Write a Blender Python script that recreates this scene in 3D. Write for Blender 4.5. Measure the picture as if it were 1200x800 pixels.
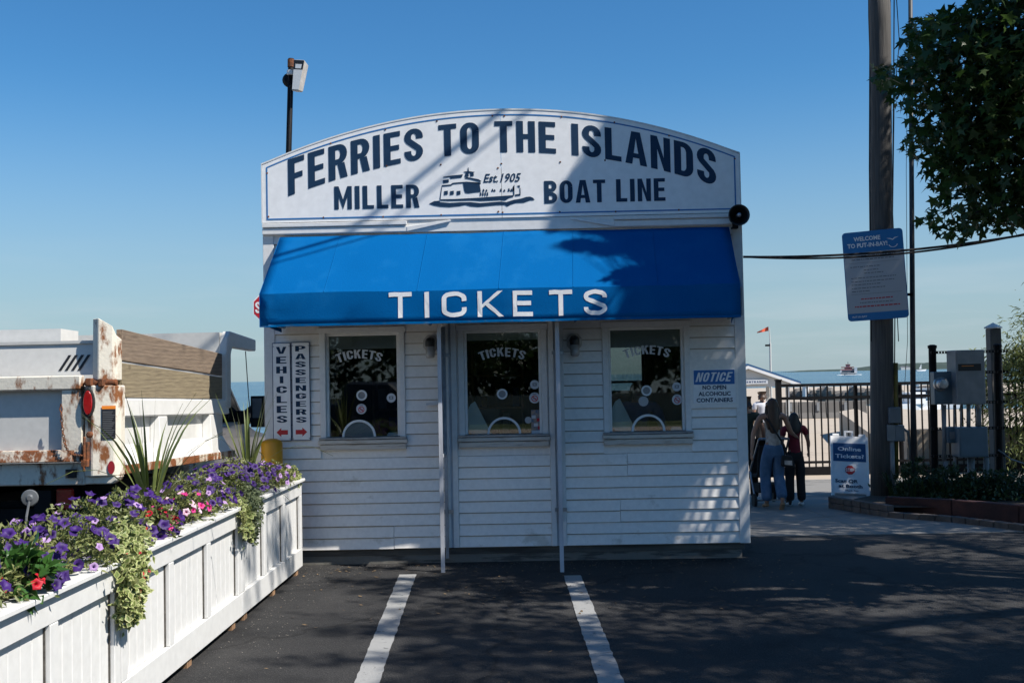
import bpy, bmesh, math, random
from mathutils import Vector, Matrix, Quaternion, noise
random.seed(11)
R = math.radians
sc = bpy.context.scene
for o in list(bpy.data.objects): bpy.data.objects.remove(o)

# ------------------------------------------------------------------ camera
FPX, EYE = 1250.0, 1.85
YAW, PITCH, ROLL = R(1.0), math.atan(40.9/FPX), 0.0200
fw = Vector((-math.sin(YAW)*math.cos(PITCH), math.cos(YAW)*math.cos(PITCH), math.sin(PITCH)))
rt = Vector((math.cos(YAW), math.sin(YAW), 0)); up = rt.cross(fw)
rt, up = rt*math.cos(ROLL)-up*math.sin(ROLL), rt*math.sin(ROLL)+up*math.cos(ROLL)
cd = bpy.data.cameras.new('camera'); cam = bpy.data.objects.new('camera', cd); sc.collection.objects.link(cam)
cd.sensor_width = 36; cd.lens = FPX/1200*36; cd.clip_end = 90000; cd.clip_start = .05
cam.matrix_world = Matrix(((rt.x, up.x, -fw.x, 0), (rt.y, up.y, -fw.y, 0), (rt.z, up.z, -fw.z, EYE), (0, 0, 0, 1)))
sc.camera = cam

# ------------------------------------------------------------------ light
SUN = Vector((2.15, -1.0, 2.87)).normalized()
w = bpy.data.worlds.new('World'); sc.world = w; w.use_nodes = True
nt = w.node_tree; N = nt.nodes; L = nt.links
bg = N['Background']; bg.inputs[1].default_value = 0.092
sky = N.new('ShaderNodeTexSky'); sky.sky_type = 'NISHITA'; sky.sun_disc = False
sky.sun_elevation = math.asin(SUN.z); sky.sun_rotation = math.atan2(SUN.x, SUN.y)
sky.air_density = 1.0; sky.dust_density = 0.3; sky.ozone_density = 1.6
tc = N.new('ShaderNodeTexCoord'); mp = N.new('ShaderNodeMapping'); mp.inputs['Scale'].default_value = (2.2, 2.2, 17)
nz = N.new('ShaderNodeTexNoise'); nz.inputs['Scale'].default_value = 2.2; nz.inputs['Detail'].default_value = 7
L.new(tc.outputs['Generated'], mp.inputs[0]); L.new(mp.outputs[0], nz.inputs[0])
rp = N.new('ShaderNodeValToRGB'); rp.color_ramp.elements[0].position = .46; rp.color_ramp.elements[1].position = .74
L.new(nz.outputs[0], rp.inputs[0])
sx = N.new('ShaderNodeSeparateXYZ'); L.new(tc.outputs['Generated'], sx.inputs[0])
r2 = N.new('ShaderNodeValToRGB'); r2.color_ramp.elements[0].position = .0; r2.color_ramp.elements[0].color = (.55, .55, .55, 1)
r2.color_ramp.elements[1].position = .13; r2.color_ramp.elements[1].color = (0, 0, 0, 1)
L.new(sx.outputs[2], r2.inputs[0])
mu = N.new('ShaderNodeMath'); mu.operation = 'MULTIPLY'; L.new(rp.outputs[0], mu.inputs[0]); L.new(r2.outputs[0], mu.inputs[1])
mx = N.new('ShaderNodeMix'); mx.data_type = 'RGBA'; mx.inputs[7].default_value = (7.5, 8.2, 8.8, 1)
hs = N.new('ShaderNodeHueSaturation'); hs.inputs['Saturation'].default_value = 1.28; L.new(sky.outputs[0], hs.inputs['Color'])
tn = N.new('ShaderNodeMix'); tn.data_type = 'RGBA'; tn.blend_type = 'MULTIPLY'; tn.inputs[0].default_value = 1; tn.inputs[7].default_value = (.58, .86, .97, 1); L.new(hs.outputs[0], tn.inputs[6])
r3 = N.new('ShaderNodeValToRGB'); r3.color_ramp.interpolation = 'EASE'; r3.color_ramp.elements[0].color = (.8, .8, .8, 1); r3.color_ramp.elements[1].position = .28; r3.color_ramp.elements[1].color = (0, 0, 0, 1)
L.new(sx.outputs[2], r3.inputs[0])
mh = N.new('ShaderNodeMix'); mh.data_type = 'RGBA'; mh.inputs[7].default_value = (2.75, 3.45, 4.1, 1)
L.new(r3.outputs[0], mh.inputs[0]); L.new(tn.outputs[2], mh.inputs[6])
mx.inputs[7].default_value = (4.6, 5.1, 5.5, 1)
L.new(mu.outputs[0], mx.inputs[0]); L.new(mh.outputs[2], mx.inputs[6]); L.new(mx.outputs[2], bg.inputs[0])
sd = bpy.data.lights.new('sun', 'SUN'); sd.energy = 5.0; sd.angle = R(.53); sd.color = (1, .95, .87)
so = bpy.data.objects.new('sun', sd); sc.collection.objects.link(so)
so.rotation_euler = (-SUN).to_track_quat('-Z', 'Y').to_euler(); so.location = (0, 0, 40)
vs = sc.view_settings; vs.view_transform = 'Standard'; vs.look = 'None'; vs.exposure = 0.56; vs.gamma = 1; vs.use_curve_mapping = False

# ------------------------------------------------------------------ picture <-> place
def ray(x, y): return fw + rt*((x-600)/FPX) + up*((400-y)/FPX)
def P(x, y, Y):
    d = ray(x, y); d = d*(Y/d.y); return Vector((d.x, d.y, d.z+EYE))
def hz(Y):
    if Y < 11.5: return 0.0
    if Y < 22: return -.03*(Y-11.5)
    return max(-1.075, -.315-.02*(Y-22))
def G(x, y):
    d = ray(x, y); Y = 12.
    for i in range(40): Y += .5*(d.y*((hz(Y)-EYE)/d.z)-Y)
    return Vector((d.x*Y/d.y, Y, hz(Y)))
def proj(p):
    v = Vector(p)-Vector((0, 0, EYE)); q = v.dot(fw)
    return (600+FPX*v.dot(rt)/q, 400-FPX*v.dot(up)/q) if q > .1 else (-9999, -9999)

# ------------------------------------------------------------------ materials
MATS = {}
def newmat(name):
    m = bpy.data.materials.new(name); m.use_nodes = True; MATS[name] = m
    return m, m.node_tree.nodes, m.node_tree.links, m.node_tree.nodes['Principled BSDF']
def c4(c): return (c[0], c[1], c[2], 1)
def M(name, a, b=None, scale=6, rough=.55, metal=0, bump=0, bscale=40, stretch=(1, 1, 1), lo=.35, hi=.65, island=0, spec=.5, detail=5, coat=0, trans=0):
    m, n, l, p = newmat(name)
    p.inputs['Roughness'].default_value = rough; p.inputs['Metallic'].default_value = metal
    p.inputs['Specular IOR Level'].default_value = spec; p.inputs['Coat Weight'].default_value = coat
    p.inputs['Base Color'].default_value = c4(a)
    col = None
    g = n.new('ShaderNodeNewGeometry'); mpn = n.new('ShaderNodeMapping'); mpn.inputs['Scale'].default_value = stretch
    l.new(g.outputs['Position'], mpn.inputs[0])
    if b is not None:
        t = n.new('ShaderNodeTexNoise'); t.inputs['Scale'].default_value = scale; t.inputs['Detail'].default_value = detail
        l.new(mpn.outputs[0], t.inputs[0])
        r = n.new('ShaderNodeValToRGB'); r.color_ramp.elements[0].position = lo; r.color_ramp.elements[1].position = hi
        r.color_ramp.elements[0].color = c4(a); r.color_ramp.elements[1].color = c4(b)
        if island:
            ad = n.new('ShaderNodeMix'); ad.data_type = 'FLOAT'; ad.inputs[0].default_value = island
            l.new(t.outputs[0], ad.inputs[2]); l.new(g.outputs['Random Per Island'], ad.inputs[3]); l.new(ad.outputs[0], r.inputs[0])
        else: l.new(t.outputs[0], r.inputs[0])
        l.new(r.outputs[0], p.inputs['Base Color']); col = r.outputs[0]
    if bump:
        t2 = n.new('ShaderNodeTexNoise'); t2.inputs['Scale'].default_value = bscale; t2.inputs['Detail'].default_value = 4
        l.new(mpn.outputs[0], t2.inputs[0])
        bn = n.new('ShaderNodeBump'); bn.inputs['Strength'].default_value = bump; bn.inputs['Distance'].default_value = .02
        l.new(t2.outputs[0], bn.inputs['Height']); l.new(bn.outputs[0], p.inputs['Normal'])
    if trans:
        tr = n.new('ShaderNodeBsdfTranslucent'); ms = n.new('ShaderNodeMixShader'); ms.inputs[0].default_value = trans
        if col is not None: l.new(col, tr.inputs[0])
        else: tr.inputs[0].default_value = c4(a)
        l.new(p.outputs[0], ms.inputs[1]); l.new(tr.outputs[0], ms.inputs[2]); l.new(ms.outputs[0], n['Material Output'].inputs[0])
    return m
def dirty(name, base, dirt, amount=.55, scale=3, stretch=(1, 1, 1), rough=.5, fine=30, bump=.05, low=None, coat=0, metal=0, spec=.5):
    """paint with blotches of a second colour (two octaves of noise), optional extra dirt below a height"""
    m, n, l, p = newmat(name)
    p.inputs['Roughness'].default_value = rough; p.inputs['Coat Weight'].default_value = coat; p.inputs['Metallic'].default_value = metal; p.inputs['Specular IOR Level'].default_value = spec
    g = n.new('ShaderNodeNewGeometry'); mpn = n.new('ShaderNodeMapping'); mpn.inputs['Scale'].default_value = stretch
    l.new(g.outputs['Position'], mpn.inputs[0])
    t = n.new('ShaderNodeTexNoise'); t.inputs['Scale'].default_value = scale; t.inputs['Detail'].default_value = 9; t.inputs['Roughness'].default_value = .65
    l.new(mpn.outputs[0], t.inputs[0]); src = t.outputs[0]
    if low:
        s = n.new('ShaderNodeSeparateXYZ'); l.new(g.outputs['Position'], s.inputs[0])
        mr = n.new('ShaderNodeMapRange'); mr.inputs[1].default_value = low[0]; mr.inputs[2].default_value = low[1]
        mr.inputs[3].default_value = low[2]; mr.inputs[4].default_value = 0
        l.new(s.outputs[2], mr.inputs[0]); a = n.new('ShaderNodeMath'); l.new(t.outputs[0], a.inputs[0]); l.new(mr.outputs[0], a.inputs[1]); src = a.outputs[0]
    r = n.new('ShaderNodeValToRGB'); e = r.color_ramp.elements
    e[0].position = amount; e[0].color = c4(base); e[1].position = min(.98, amount+.08); e[1].color = c4(dirt)
    l.new(src, r.inputs[0])
    t2 = n.new('ShaderNodeTexNoise'); t2.inputs['Scale'].default_value = fine; t2.inputs['Detail'].default_value = 4
    l.new(g.outputs['Position'], t2.inputs[0])
    mr2 = n.new('ShaderNodeMapRange'); mr2.inputs[3].default_value = .86; mr2.inputs[4].default_value = 1.1; l.new(t2.outputs[0], mr2.inputs[0])
    mm = n.new('ShaderNodeMix'); mm.data_type = 'RGBA'; mm.blend_type = 'MULTIPLY'; mm.inputs[0].default_value = 1
    l.new(r.outputs[0], mm.inputs[6]); l.new(mr2.outputs[0], mm.inputs[7]); l.new(mm.outputs[2], p.inputs['Base Color'])
    bn = n.new('ShaderNodeBump'); bn.inputs['Strength'].default_value = bump; bn.inputs['Distance'].default_value = .02
    l.new(t2.outputs[0], bn.inputs['Height']); l.new(bn.outputs[0], p.inputs['Normal'])
    return m

def asphalt_mat():
    m, n, l, p = newmat('asphalt'); p.inputs['Roughness'].default_value = .85; p.inputs['Specular IOR Level'].default_value = .3
    g = n.new('ShaderNodeNewGeometry')
    a = n.new('ShaderNodeTexNoise'); a.inputs['Scale'].default_value = .9; a.inputs['Detail'].default_value = 10; a.inputs['Roughness'].default_value = .68; l.new(g.outputs[0], a.inputs[0])
    b = n.new('ShaderNodeTexVoronoi'); b.inputs['Scale'].default_value = 90; l.new(g.outputs[0], b.inputs[0])
    c = n.new('ShaderNodeTexNoise'); c.inputs['Scale'].default_value = 130; c.inputs['Detail'].default_value = 2; l.new(g.outputs[0], c.inputs[0])
    r = n.new('ShaderNodeValToRGB'); r.color_ramp.elements[0].position = .3; r.color_ramp.elements[1].position = .72
    r.color_ramp.elements[0].color = (.012, .0125, .014, 1); r.color_ramp.elements[1].color = (.036, .035, .035, 1); l.new(a.outputs[0], r.inputs[0])
    r3 = n.new('ShaderNodeValToRGB'); r3.color_ramp.elements[0].position = .56; r3.color_ramp.elements[1].position = .72
    r3.color_ramp.elements[0].color = (0, 0, 0, 1); r3.color_ramp.elements[1].color = (.075, .07, .064, 1); l.new(c.outputs[0], r3.inputs[0])
    ad = n.new('ShaderNodeMix'); ad.data_type = 'RGBA'; ad.blend_type = 'ADD'; ad.inputs[0].default_value = 1
    l.new(r.outputs[0], ad.inputs[6]); l.new(r3.outputs[0], ad.inputs[7])
    # thin cracks
    v = n.new('ShaderNodeTexVoronoi'); v.feature = 'DISTANCE_TO_EDGE'; v.inputs['Scale'].default_value = .33; v.inputs['Randomness'].default_value = 1
    wv = n.new('ShaderNodeTexNoise'); wv.inputs['Scale'].default_value = 3.1; l.new(g.outputs[0], wv.inputs[0])
    va = n.new('ShaderNodeVectorMath'); va.operation = 'MULTIPLY_ADD'; va.inputs[1].default_value = (.5, .5, .5)
    l.new(wv.outputs['Color'], va.inputs[0]); l.new(g.outputs[0], va.inputs[2]); l.new(va.outputs[0], v.inputs[0])
    cr = n.new('ShaderNodeValToRGB'); cr.color_ramp.elements[0].position = 0; cr.color_ramp.elements[1].position = .012
    cr.color_ramp.elements[0].color = (.35, .35, .35, 1); cr.color_ramp.elements[1].color = (1, 1, 1, 1); l.new(v.outputs[0], cr.inputs[0])
    mu = n.new('ShaderNodeMix'); mu.data_type = 'RGBA'; mu.blend_type = 'MULTIPLY'; mu.inputs[0].default_value = .8
    l.new(ad.outputs[2], mu.inputs[6]); l.new(cr.outputs[0], mu.inputs[7]); l.new(mu.outputs[2], p.inputs[0])
    st = n.new('ShaderNodeTexNoise'); st.inputs['Scale'].default_value = 1.7; st.inputs['Detail'].default_value = 5; l.new(g.outputs[0], st.inputs[0])
    sr = n.new('ShaderNodeValToRGB'); sr.color_ramp.elements[0].position = .58; sr.color_ramp.elements[1].position = .68; sr.color_ramp.elements[0].color = (1, 1, 1, 1); sr.color_ramp.elements[1].color = (.62, .62, .64, 1); l.new(st.outputs[0], sr.inputs[0])
    m2 = n.new('ShaderNodeMix'); m2.data_type = 'RGBA'; m2.blend_type = 'MULTIPLY'; m2.inputs[0].default_value = 1; l.new(mu.outputs[2], m2.inputs[6]); l.new(sr.outputs[0], m2.inputs[7]); l.new(m2.outputs[2], p.inputs[0])
    bn = n.new('ShaderNodeBump'); bn.inputs['Strength'].default_value = .45; bn.inputs['Distance'].default_value = .012
    l.new(b.outputs[0], bn.inputs['Height']); l.new(bn.outputs[0], p.inputs['Normal'])
asphalt_mat()
def glass_mat(name, tint, refl=1.0):
    m, n, l, p = newmat(name); n.remove(p)
    tr = n.new('ShaderNodeBsdfTransparent'); tr.inputs[0].default_value = c4(tint)
    gl = n.new('ShaderNodeBsdfGlossy'); gl.inputs['Roughness'].default_value = .015; gl.inputs[0].default_value = (refl, refl, refl, 1)
    fr = n.new('ShaderNodeFresnel'); fr.inputs[0].default_value = 1.52
    mr = n.new('ShaderNodeMath'); mr.operation = 'MULTIPLY'; mr.inputs[1].default_value = 1.15; mr.use_clamp = True; l.new(fr.outputs[0], mr.inputs[0])
    ms = n.new('ShaderNodeMixShader'); l.new(mr.outputs[0], ms.inputs[0]); l.new(tr.outputs[0], ms.inputs[1]); l.new(gl.outputs[0], ms.inputs[2])
    l.new(ms.outputs[0], n['Material Output'].inputs[0])
glass_mat('glass', (.82, .86, .86)); glass_mat('tinted_glass', (.5, .53, .52)); glass_mat('truck_glass', (.12, .13, .14)); glass_mat('lamp_glass', (.8, .8, .78))
def water_mat():
    m, n, l, p = newmat('water'); p.inputs['Base Color'].default_value = (.035, .10, .12, 1); p.inputs['Roughness'].default_value = .16
    p.inputs['IOR'].default_value = 1.33
    g = n.new('ShaderNodeNewGeometry'); mpn = n.new('ShaderNodeMapping'); mpn.inputs['Scale'].default_value = (.25, 1, 1); l.new(g.outputs[0], mpn.inputs[0])
    t = n.new('ShaderNodeTexNoise'); t.inputs['Scale'].default_value = .9; t.inputs['Detail'].default_value = 6; l.new(mpn.outputs[0], t.inputs[0])
    bn = n.new('ShaderNodeBump'); bn.inputs['Strength'].default_value = 1; bn.inputs['Distance'].default_value = .5
    l.new(t.outputs[0], bn.inputs['Height']); l.new(bn.outputs[0], p.inputs['Normal'])
    t2 = n.new('ShaderNodeTexNoise'); t2.inputs['Scale'].default_value = .012; t2.inputs['Detail'].default_value = 4; l.new(mpn.outputs[0], t2.inputs[0])
    r = n.new('ShaderNodeValToRGB'); r.color_ramp.elements[0].position = .4; r.color_ramp.elements[1].position = .62
    r.color_ramp.elements[0].color = (.022, .075, .125, 1); r.color_ramp.elements[1].color = (.04, .11, .155, 1); l.new(t2.outputs[0], r.inputs[0]); l.new(r.outputs[0], p.inputs[0])
water_mat()
def wood_mat(name, a, b, grain=(1, 12, 12), rough=.8):
    M(name, a, b, scale=3.5, rough=rough, bump=.35, bscale=9, stretch=grain, lo=.3, hi=.7, detail=8)

dirty('white_siding', (.83, .80, .76), (.62, .58, .52), .63, 2.2, (1, 1, 1.5), .5, 25, .04, low=(.14, .42, .13))
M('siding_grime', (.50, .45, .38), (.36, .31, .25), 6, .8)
dirty('white_trim', (.72, .715, .70), (.52, .50, .46), .66, 3, (1, 1, .6), .5, 20, .04)
dirty('planter_white', (.66, .655, .64), (.52, .50, .45), .70, 3, (1, 1, .5), .45, 18, .03, low=(.05, .25, .12))
dirty('sign_white', (.84, .84, .84), (.78, .78, .77), .66, 2, (1, 1, .4), .4, 12, .01)
M('navy', (.010, .034, .078), (.014, .042, .09), 9, .5, spec=.2)
M('sign_blue', (.02, .16, .42), rough=.45)
dirty('awning_blue', (.0, .094, .29), (.002, .104, .305), .52, 2.2, (1, 1, .5), .8, 85, .12, spec=.04)
dirty('awning_hem', (.0, .095, .27), (.05, .13, .24), .56, 9, (1, 1, 3), .85, 60, .1, spec=.04)
dirty('letter_white', (.80, .80, .81), (.55, .58, .62), .68, 9, (1, 1, 1), .5, 40, .02)
M('sill_stain', (.56, .52, .46), (.17, .11, .065), 6, .7, stretch=(.8, 1, 9), lo=.52, hi=.82, bump=.05)
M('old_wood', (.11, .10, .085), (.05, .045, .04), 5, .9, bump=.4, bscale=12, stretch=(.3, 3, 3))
M('steel', (.42, .43, .45), (.30, .31, .33), 8, .38, .85, bump=.05)
M('galvanised', (.36, .39, .43), (.25, .27, .30), 10, .5, .55, bump=.08, bscale=30)
M('painted_post', (.52, .54, .58), (.36, .37, .40), 9, .5, bump=.1, bscale=30, stretch=(1, 1, .3))
M('black_metal', (.006, .006, .007), (.011, .011, .013), 12, .6, spec=.15)
M('rubber', (.014, .014, .014), (.024, .023, .022), 20, .85, bump=.1)
M('black_plastic', (.015, .016, .017), rough=.4)
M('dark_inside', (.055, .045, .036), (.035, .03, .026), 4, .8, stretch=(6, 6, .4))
M('inside_floor', (.05, .05, .05), rough=.7)
M('blind_grey', (.40, .41, .42), rough=.6)
M('white_plastic', (.72, .73, .73), rough=.4)
M('pale_board', (.62, .68, .64), (.55, .60, .57), 5, .5)
M('red_print', (.50, .012, .022), rough=.5); M('red_dark', (.28, .012, .02), (.2, .01, .015), 10, .45)
M('ink_grey', (.14, .15, .17), rough=.6); M('pale_grey', (.55, .57, .6), rough=.5)
M('black_ink', (.012, .012, .014), rough=.5)
M('notice_blue', (.015, .13, .40), rough=.4); M('teal_blue', (.015, .16, .40), rough=.4); M('sheet_grey', (.40, .42, .45), rough=.5); M('header_blue', (.012, .075, .20), rough=.5); M('frame_navy', (.02, .05, .12), rough=.5)
M('poster', (.03, .10, .20), (.55, .35, .2), 26, .4, lo=.3, hi=.8)
dirty('truck_white', (.70, .69, .66), (.34, .17, .08), .74, 3.5, (1, 1, .5), .32, 14, .03, coat=.3)
dirty('truck_rust', (.70, .65, .55), (.22, .08, .025), .525, 7, (1, 1, .45), .5, 40, .12)
dirty('truck_edge', (.56, .49, .40), (.20, .066, .02), .43, 9, (1, 1, .6), .7, 50, .25)
dirty('truck_grey', (.57, .56, .53), (.42, .39, .34), .62, 3, (1, 1, .3), .45, 20, .03)
M('truck_cab', (.62, .64, .66), (.57, .59, .61), 3, .14, coat=.8)
M('rust', (.23, .07, .02), (.07, .03, .015), 22, .85, bump=.3, bscale=60)
M('red_lens', (.38, .01, .012), (.3, .008, .01), 40, .15, coat=.8)
M('orange_print', (.75, .22, .02), rough=.5)
def board_mat(name, a, b, off):
    m, n, l, p = newmat(name); p.inputs['Roughness'].default_value = .85
    g = n.new('ShaderNodeNewGeometry'); mpn = n.new('ShaderNodeMapping'); mpn.inputs['Scale'].default_value = (1, .10, 1); mpn.inputs['Location'].default_value = (0, off, 0); l.new(g.outputs[0], mpn.inputs[0])
    d = n.new('ShaderNodeTexNoise'); d.inputs['Scale'].default_value = 3.0; d.inputs['Detail'].default_value = 2; l.new(mpn.outputs[0], d.inputs[0])
    w_ = n.new('ShaderNodeTexWave'); w_.bands_direction = 'Z'; w_.inputs['Scale'].default_value = 9; w_.inputs['Distortion'].default_value = 7; w_.inputs['Detail'].default_value = 3; w_.inputs['Detail Scale'].default_value = 1.2; l.new(mpn.outputs[0], w_.inputs[0])
    f = n.new('ShaderNodeTexNoise'); f.inputs['Scale'].default_value = 60; f.inputs['Detail'].default_value = 3; l.new(mpn.outputs[0], f.inputs[0])
    v = n.new('ShaderNodeTexVoronoi'); v.inputs['Scale'].default_value = 2.6; mp2 = n.new('ShaderNodeMapping'); mp2.inputs['Scale'].default_value = (1, 1, 1.7); mp2.inputs['Location'].default_value = (0, off*3, off); l.new(g.outputs[0], mp2.inputs[0]); l.new(mp2.outputs[0], v.inputs[0])
    kr = n.new('ShaderNodeValToRGB'); kr.color_ramp.elements[0].position = .05; kr.color_ramp.elements[1].position = .13; kr.color_ramp.elements[0].color = (.35, .3, .26, 1); kr.color_ramp.elements[1].color = (1, 1, 1, 1); l.new(v.outputs[0], kr.inputs[0])
    s1 = n.new('ShaderNodeMath'); s1.operation = 'MULTIPLY_ADD'; s1.inputs[1].default_value = .18; l.new(w_.outputs['Fac'], s1.inputs[0])
    s2 = n.new('ShaderNodeMath'); s2.operation = 'MULTIPLY'; s2.inputs[1].default_value = .82; l.new(f.outputs[0], s2.inputs[0]); l.new(s2.outputs[0], s1.inputs[2])
    r = n.new('ShaderNodeValToRGB'); r.color_ramp.elements[0].position = .25; r.color_ramp.elements[1].position = .75; r.color_ramp.elements[0].color = c4(b); r.color_ramp.elements[1].color = c4(a); l.new(s1.outputs[0], r.inputs[0])
    mu_ = n.new('ShaderNodeMix'); mu_.data_type = 'RGBA'; mu_.blend_type = 'MULTIPLY'; mu_.inputs[0].default_value = 1; l.new(r.outputs[0], mu_.inputs[6]); l.new(kr.outputs[0], mu_.inputs[7]); l.new(mu_.outputs[2], p.inputs[0])
    bn = n.new('ShaderNodeBump'); bn.inputs['Strength'].default_value = .3; bn.inputs['Distance'].default_value = .01; l.new(s1.outputs[0], bn.inputs['Height']); l.new(bn.outputs[0], p.inputs['Normal'])
board_mat('plank', (.235, .175, .125), (.13, .095, .07), 0.3); board_mat('plank_pale', (.265, .215, .135), (.16, .125, .08), 4.1)
wood_mat('foot_wood', (.34, .20, .11), (.2, .11, .06), (6, 6, 2))
wood_mat('pole_wood', (.105, .098, .092), (.052, .049, .047), (14, 14, .5))
M('bark', (.075, .06, .048), (.035, .028, .022), 9, .9, bump=.7, bscale=16, stretch=(1, 1, .25))
dirty('concrete', (.40, .335, .265), (.32, .265, .21), .56, .9, (1, 1, 1), .85, 30, .1)
dirty('concrete_grey', (.14, .13, .12), (.10, .095, .088), .55, 1.5, (1, 1, .5), .85, 25, .15)
dirty('path_concrete', (.20, .19, .175), (.14, .135, .125), .56, 1.3, (1, 1, 1), .85, 40, .12)
dirty('foundation', (.16, .15, .13), (.07, .065, .058), .5, 3, (.5, 1, 3), .9, 18, .3)
dirty('road_paint', (.29, .29, .285), (.10, .10, .10), .59, 16, (1, 1, 1), .7, 60, .15)
M('yellow_paint', (.62, .30, .004), (.52, .24, .006), 6, .45)
M('soil', (.035, .025, .018), (.06, .045, .03), 20, .95, bump=.6, bscale=40)
M('grass', (.045, .075, .02), (.07, .10, .03), 3, .9, bump=.6, bscale=30)
M('red_timber', (.058, .02, .017), (.035, .013, .012), 7, .85, bump=.3, bscale=30, stretch=(.3, 1, 1))
M('paver', (.125, .10, .088), (.075, .062, .055), 6, .9, bump=.4, bscale=25, island=.0)
M('grit_stone', (.10, .095, .085), (.17, .155, .135), 30, .9); M('rock', (.10, .092, .085), (.19, .17, .15), 1.6, .9, bump=.6, bscale=5)
M('tree_leaf', (.022, .055, .012), (.06, .11, .024), 1.2, .45, island=.75, lo=.15, hi=.85, trans=.36)
M('bush_leaf', (.02, .042, .014), (.045, .08, .022), 3, .5, island=.7, lo=.15, hi=.85, trans=.15)
M('willow_leaf', (.12, .15, .04), (.20, .23, .075), 1.2, .55, island=.7, lo=.15, hi=.85, trans=.35)
M('petunia_leaf', (.085, .12, .032), (.24, .25, .085), 4, .55, island=.8, lo=.1, hi=.9, trans=.25)
M('vine_leaf', (.46, .47, .22), (.30, .34, .11), 5, .5, island=.85, lo=.3, hi=.95, trans=.2); M('vine_core', (.12, .17, .045), (.19, .24, .07), 5, .5, island=.8, trans=.15)
M('dark_vine_leaf', (.08, .11, .05), (.19, .22, .11), 6, .6, island=.85, lo=.1, hi=.95, trans=.2)
M('blade_leaf', (.19, .22, .06), (.075, .11, .028), 4, .4, stretch=(3, 3, .6), trans=.15)
M('impatiens_leaf', (.03, .085, .015), (.05, .12, .025), 8, .3)
M('petal_purple', (.026, .004, .095), (.055, .012, .18), 30, .6, trans=.25); M('petal_dark', (.018, .004, .07), rough=.7)
M('petal_pink', (.60, .02, .20), (.7, .05, .3), 30, .6, trans=.25); M('petal_pale', (.72, .42, .58), (.75, .6, .68), 25, .6, trans=.25)
M('petal_lilac', (.38, .22, .48), (.5, .33, .58), 25, .6, trans=.25); M('petal_red', (.55, .01, .02), (.42, .008, .03), 25, .6, trans=.2)
M('plastic_grey', (.16, .165, .17), (.10, .105, .11), 9, .3)
M('skin', (.34, .19, .13), (.29, .155, .105), 12, .55); M('hair_brown', (.065, .034, .018), (.03, .016, .01), 60, .5, stretch=(8, 8, .5))
M('hair_black', (.012, .01, .009), (.02, .016, .013), 60, .5, stretch=(8, 8, .5))
M('cloth_cream', (.42, .41, .39), (.30, .29, .28), 22, .85, bump=.2); M('denim', (.045, .105, .20), (.075, .15, .26), 10, .9, bump=.15)
M('cloth_red', (.20, .012, .03), (.15, .01, .02), 10, .85); M('cloth_black', (.01, .01, .012), (.018, .017, .018), 10, .9)
M('cloth_green', (.012, .025, .018), (.02, .03, .024), 10, .9); M('cloth_white', (.62, .63, .68), (.5, .51, .56), 10, .85)
M('cloth_blue', (.02, .09, .26), (.015, .06, .2), 10, .85)
M('box_grey', (.17, .19, .21), (.13, .145, .16), 4, .45, bump=.03); M('box_blue', (.10, .155, .20), (.08, .13, .17), 4, .45)
M('box_light', (.25, .26, .27), (.19, .2, .21), 6, .45)
M('roof_blue', (.02, .085, .20), rough=.5); M('roof_grey', (.2, .2, .21), rough=.8)
M('hill', (.018, .036, .028), (.032, .05, .034), .02, .9, bump=.3, bscale=.05)
M('boat_white', (.72, .72, .72), rough=.4); M('boat_red', (.30, .06, .05), rough=.5); M('boat_dark', (.03, .04, .06), rough=.5)
M('flag_orange', (.62, .11, .05), (.5, .07, .03), 5, .7)
M('wire', (.01, .01, .012), rough=.6); M('strap_yellow', (.22, .16, .03), (.12, .09, .02), 5, .7)
M('fixture_grey', (.50, .47, .44), (.40, .38, .35), 12, .5); M('frosted_glass', (.36, .34, .32), rough=.25, coat=.5)
M('window_dark', (.008, .009, .01), rough=.06, spec=.35)
M('foam', (.75, .76, .76), rough=.8)
M('house_wall', (.5, .5, .48), rough=.7)

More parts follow.
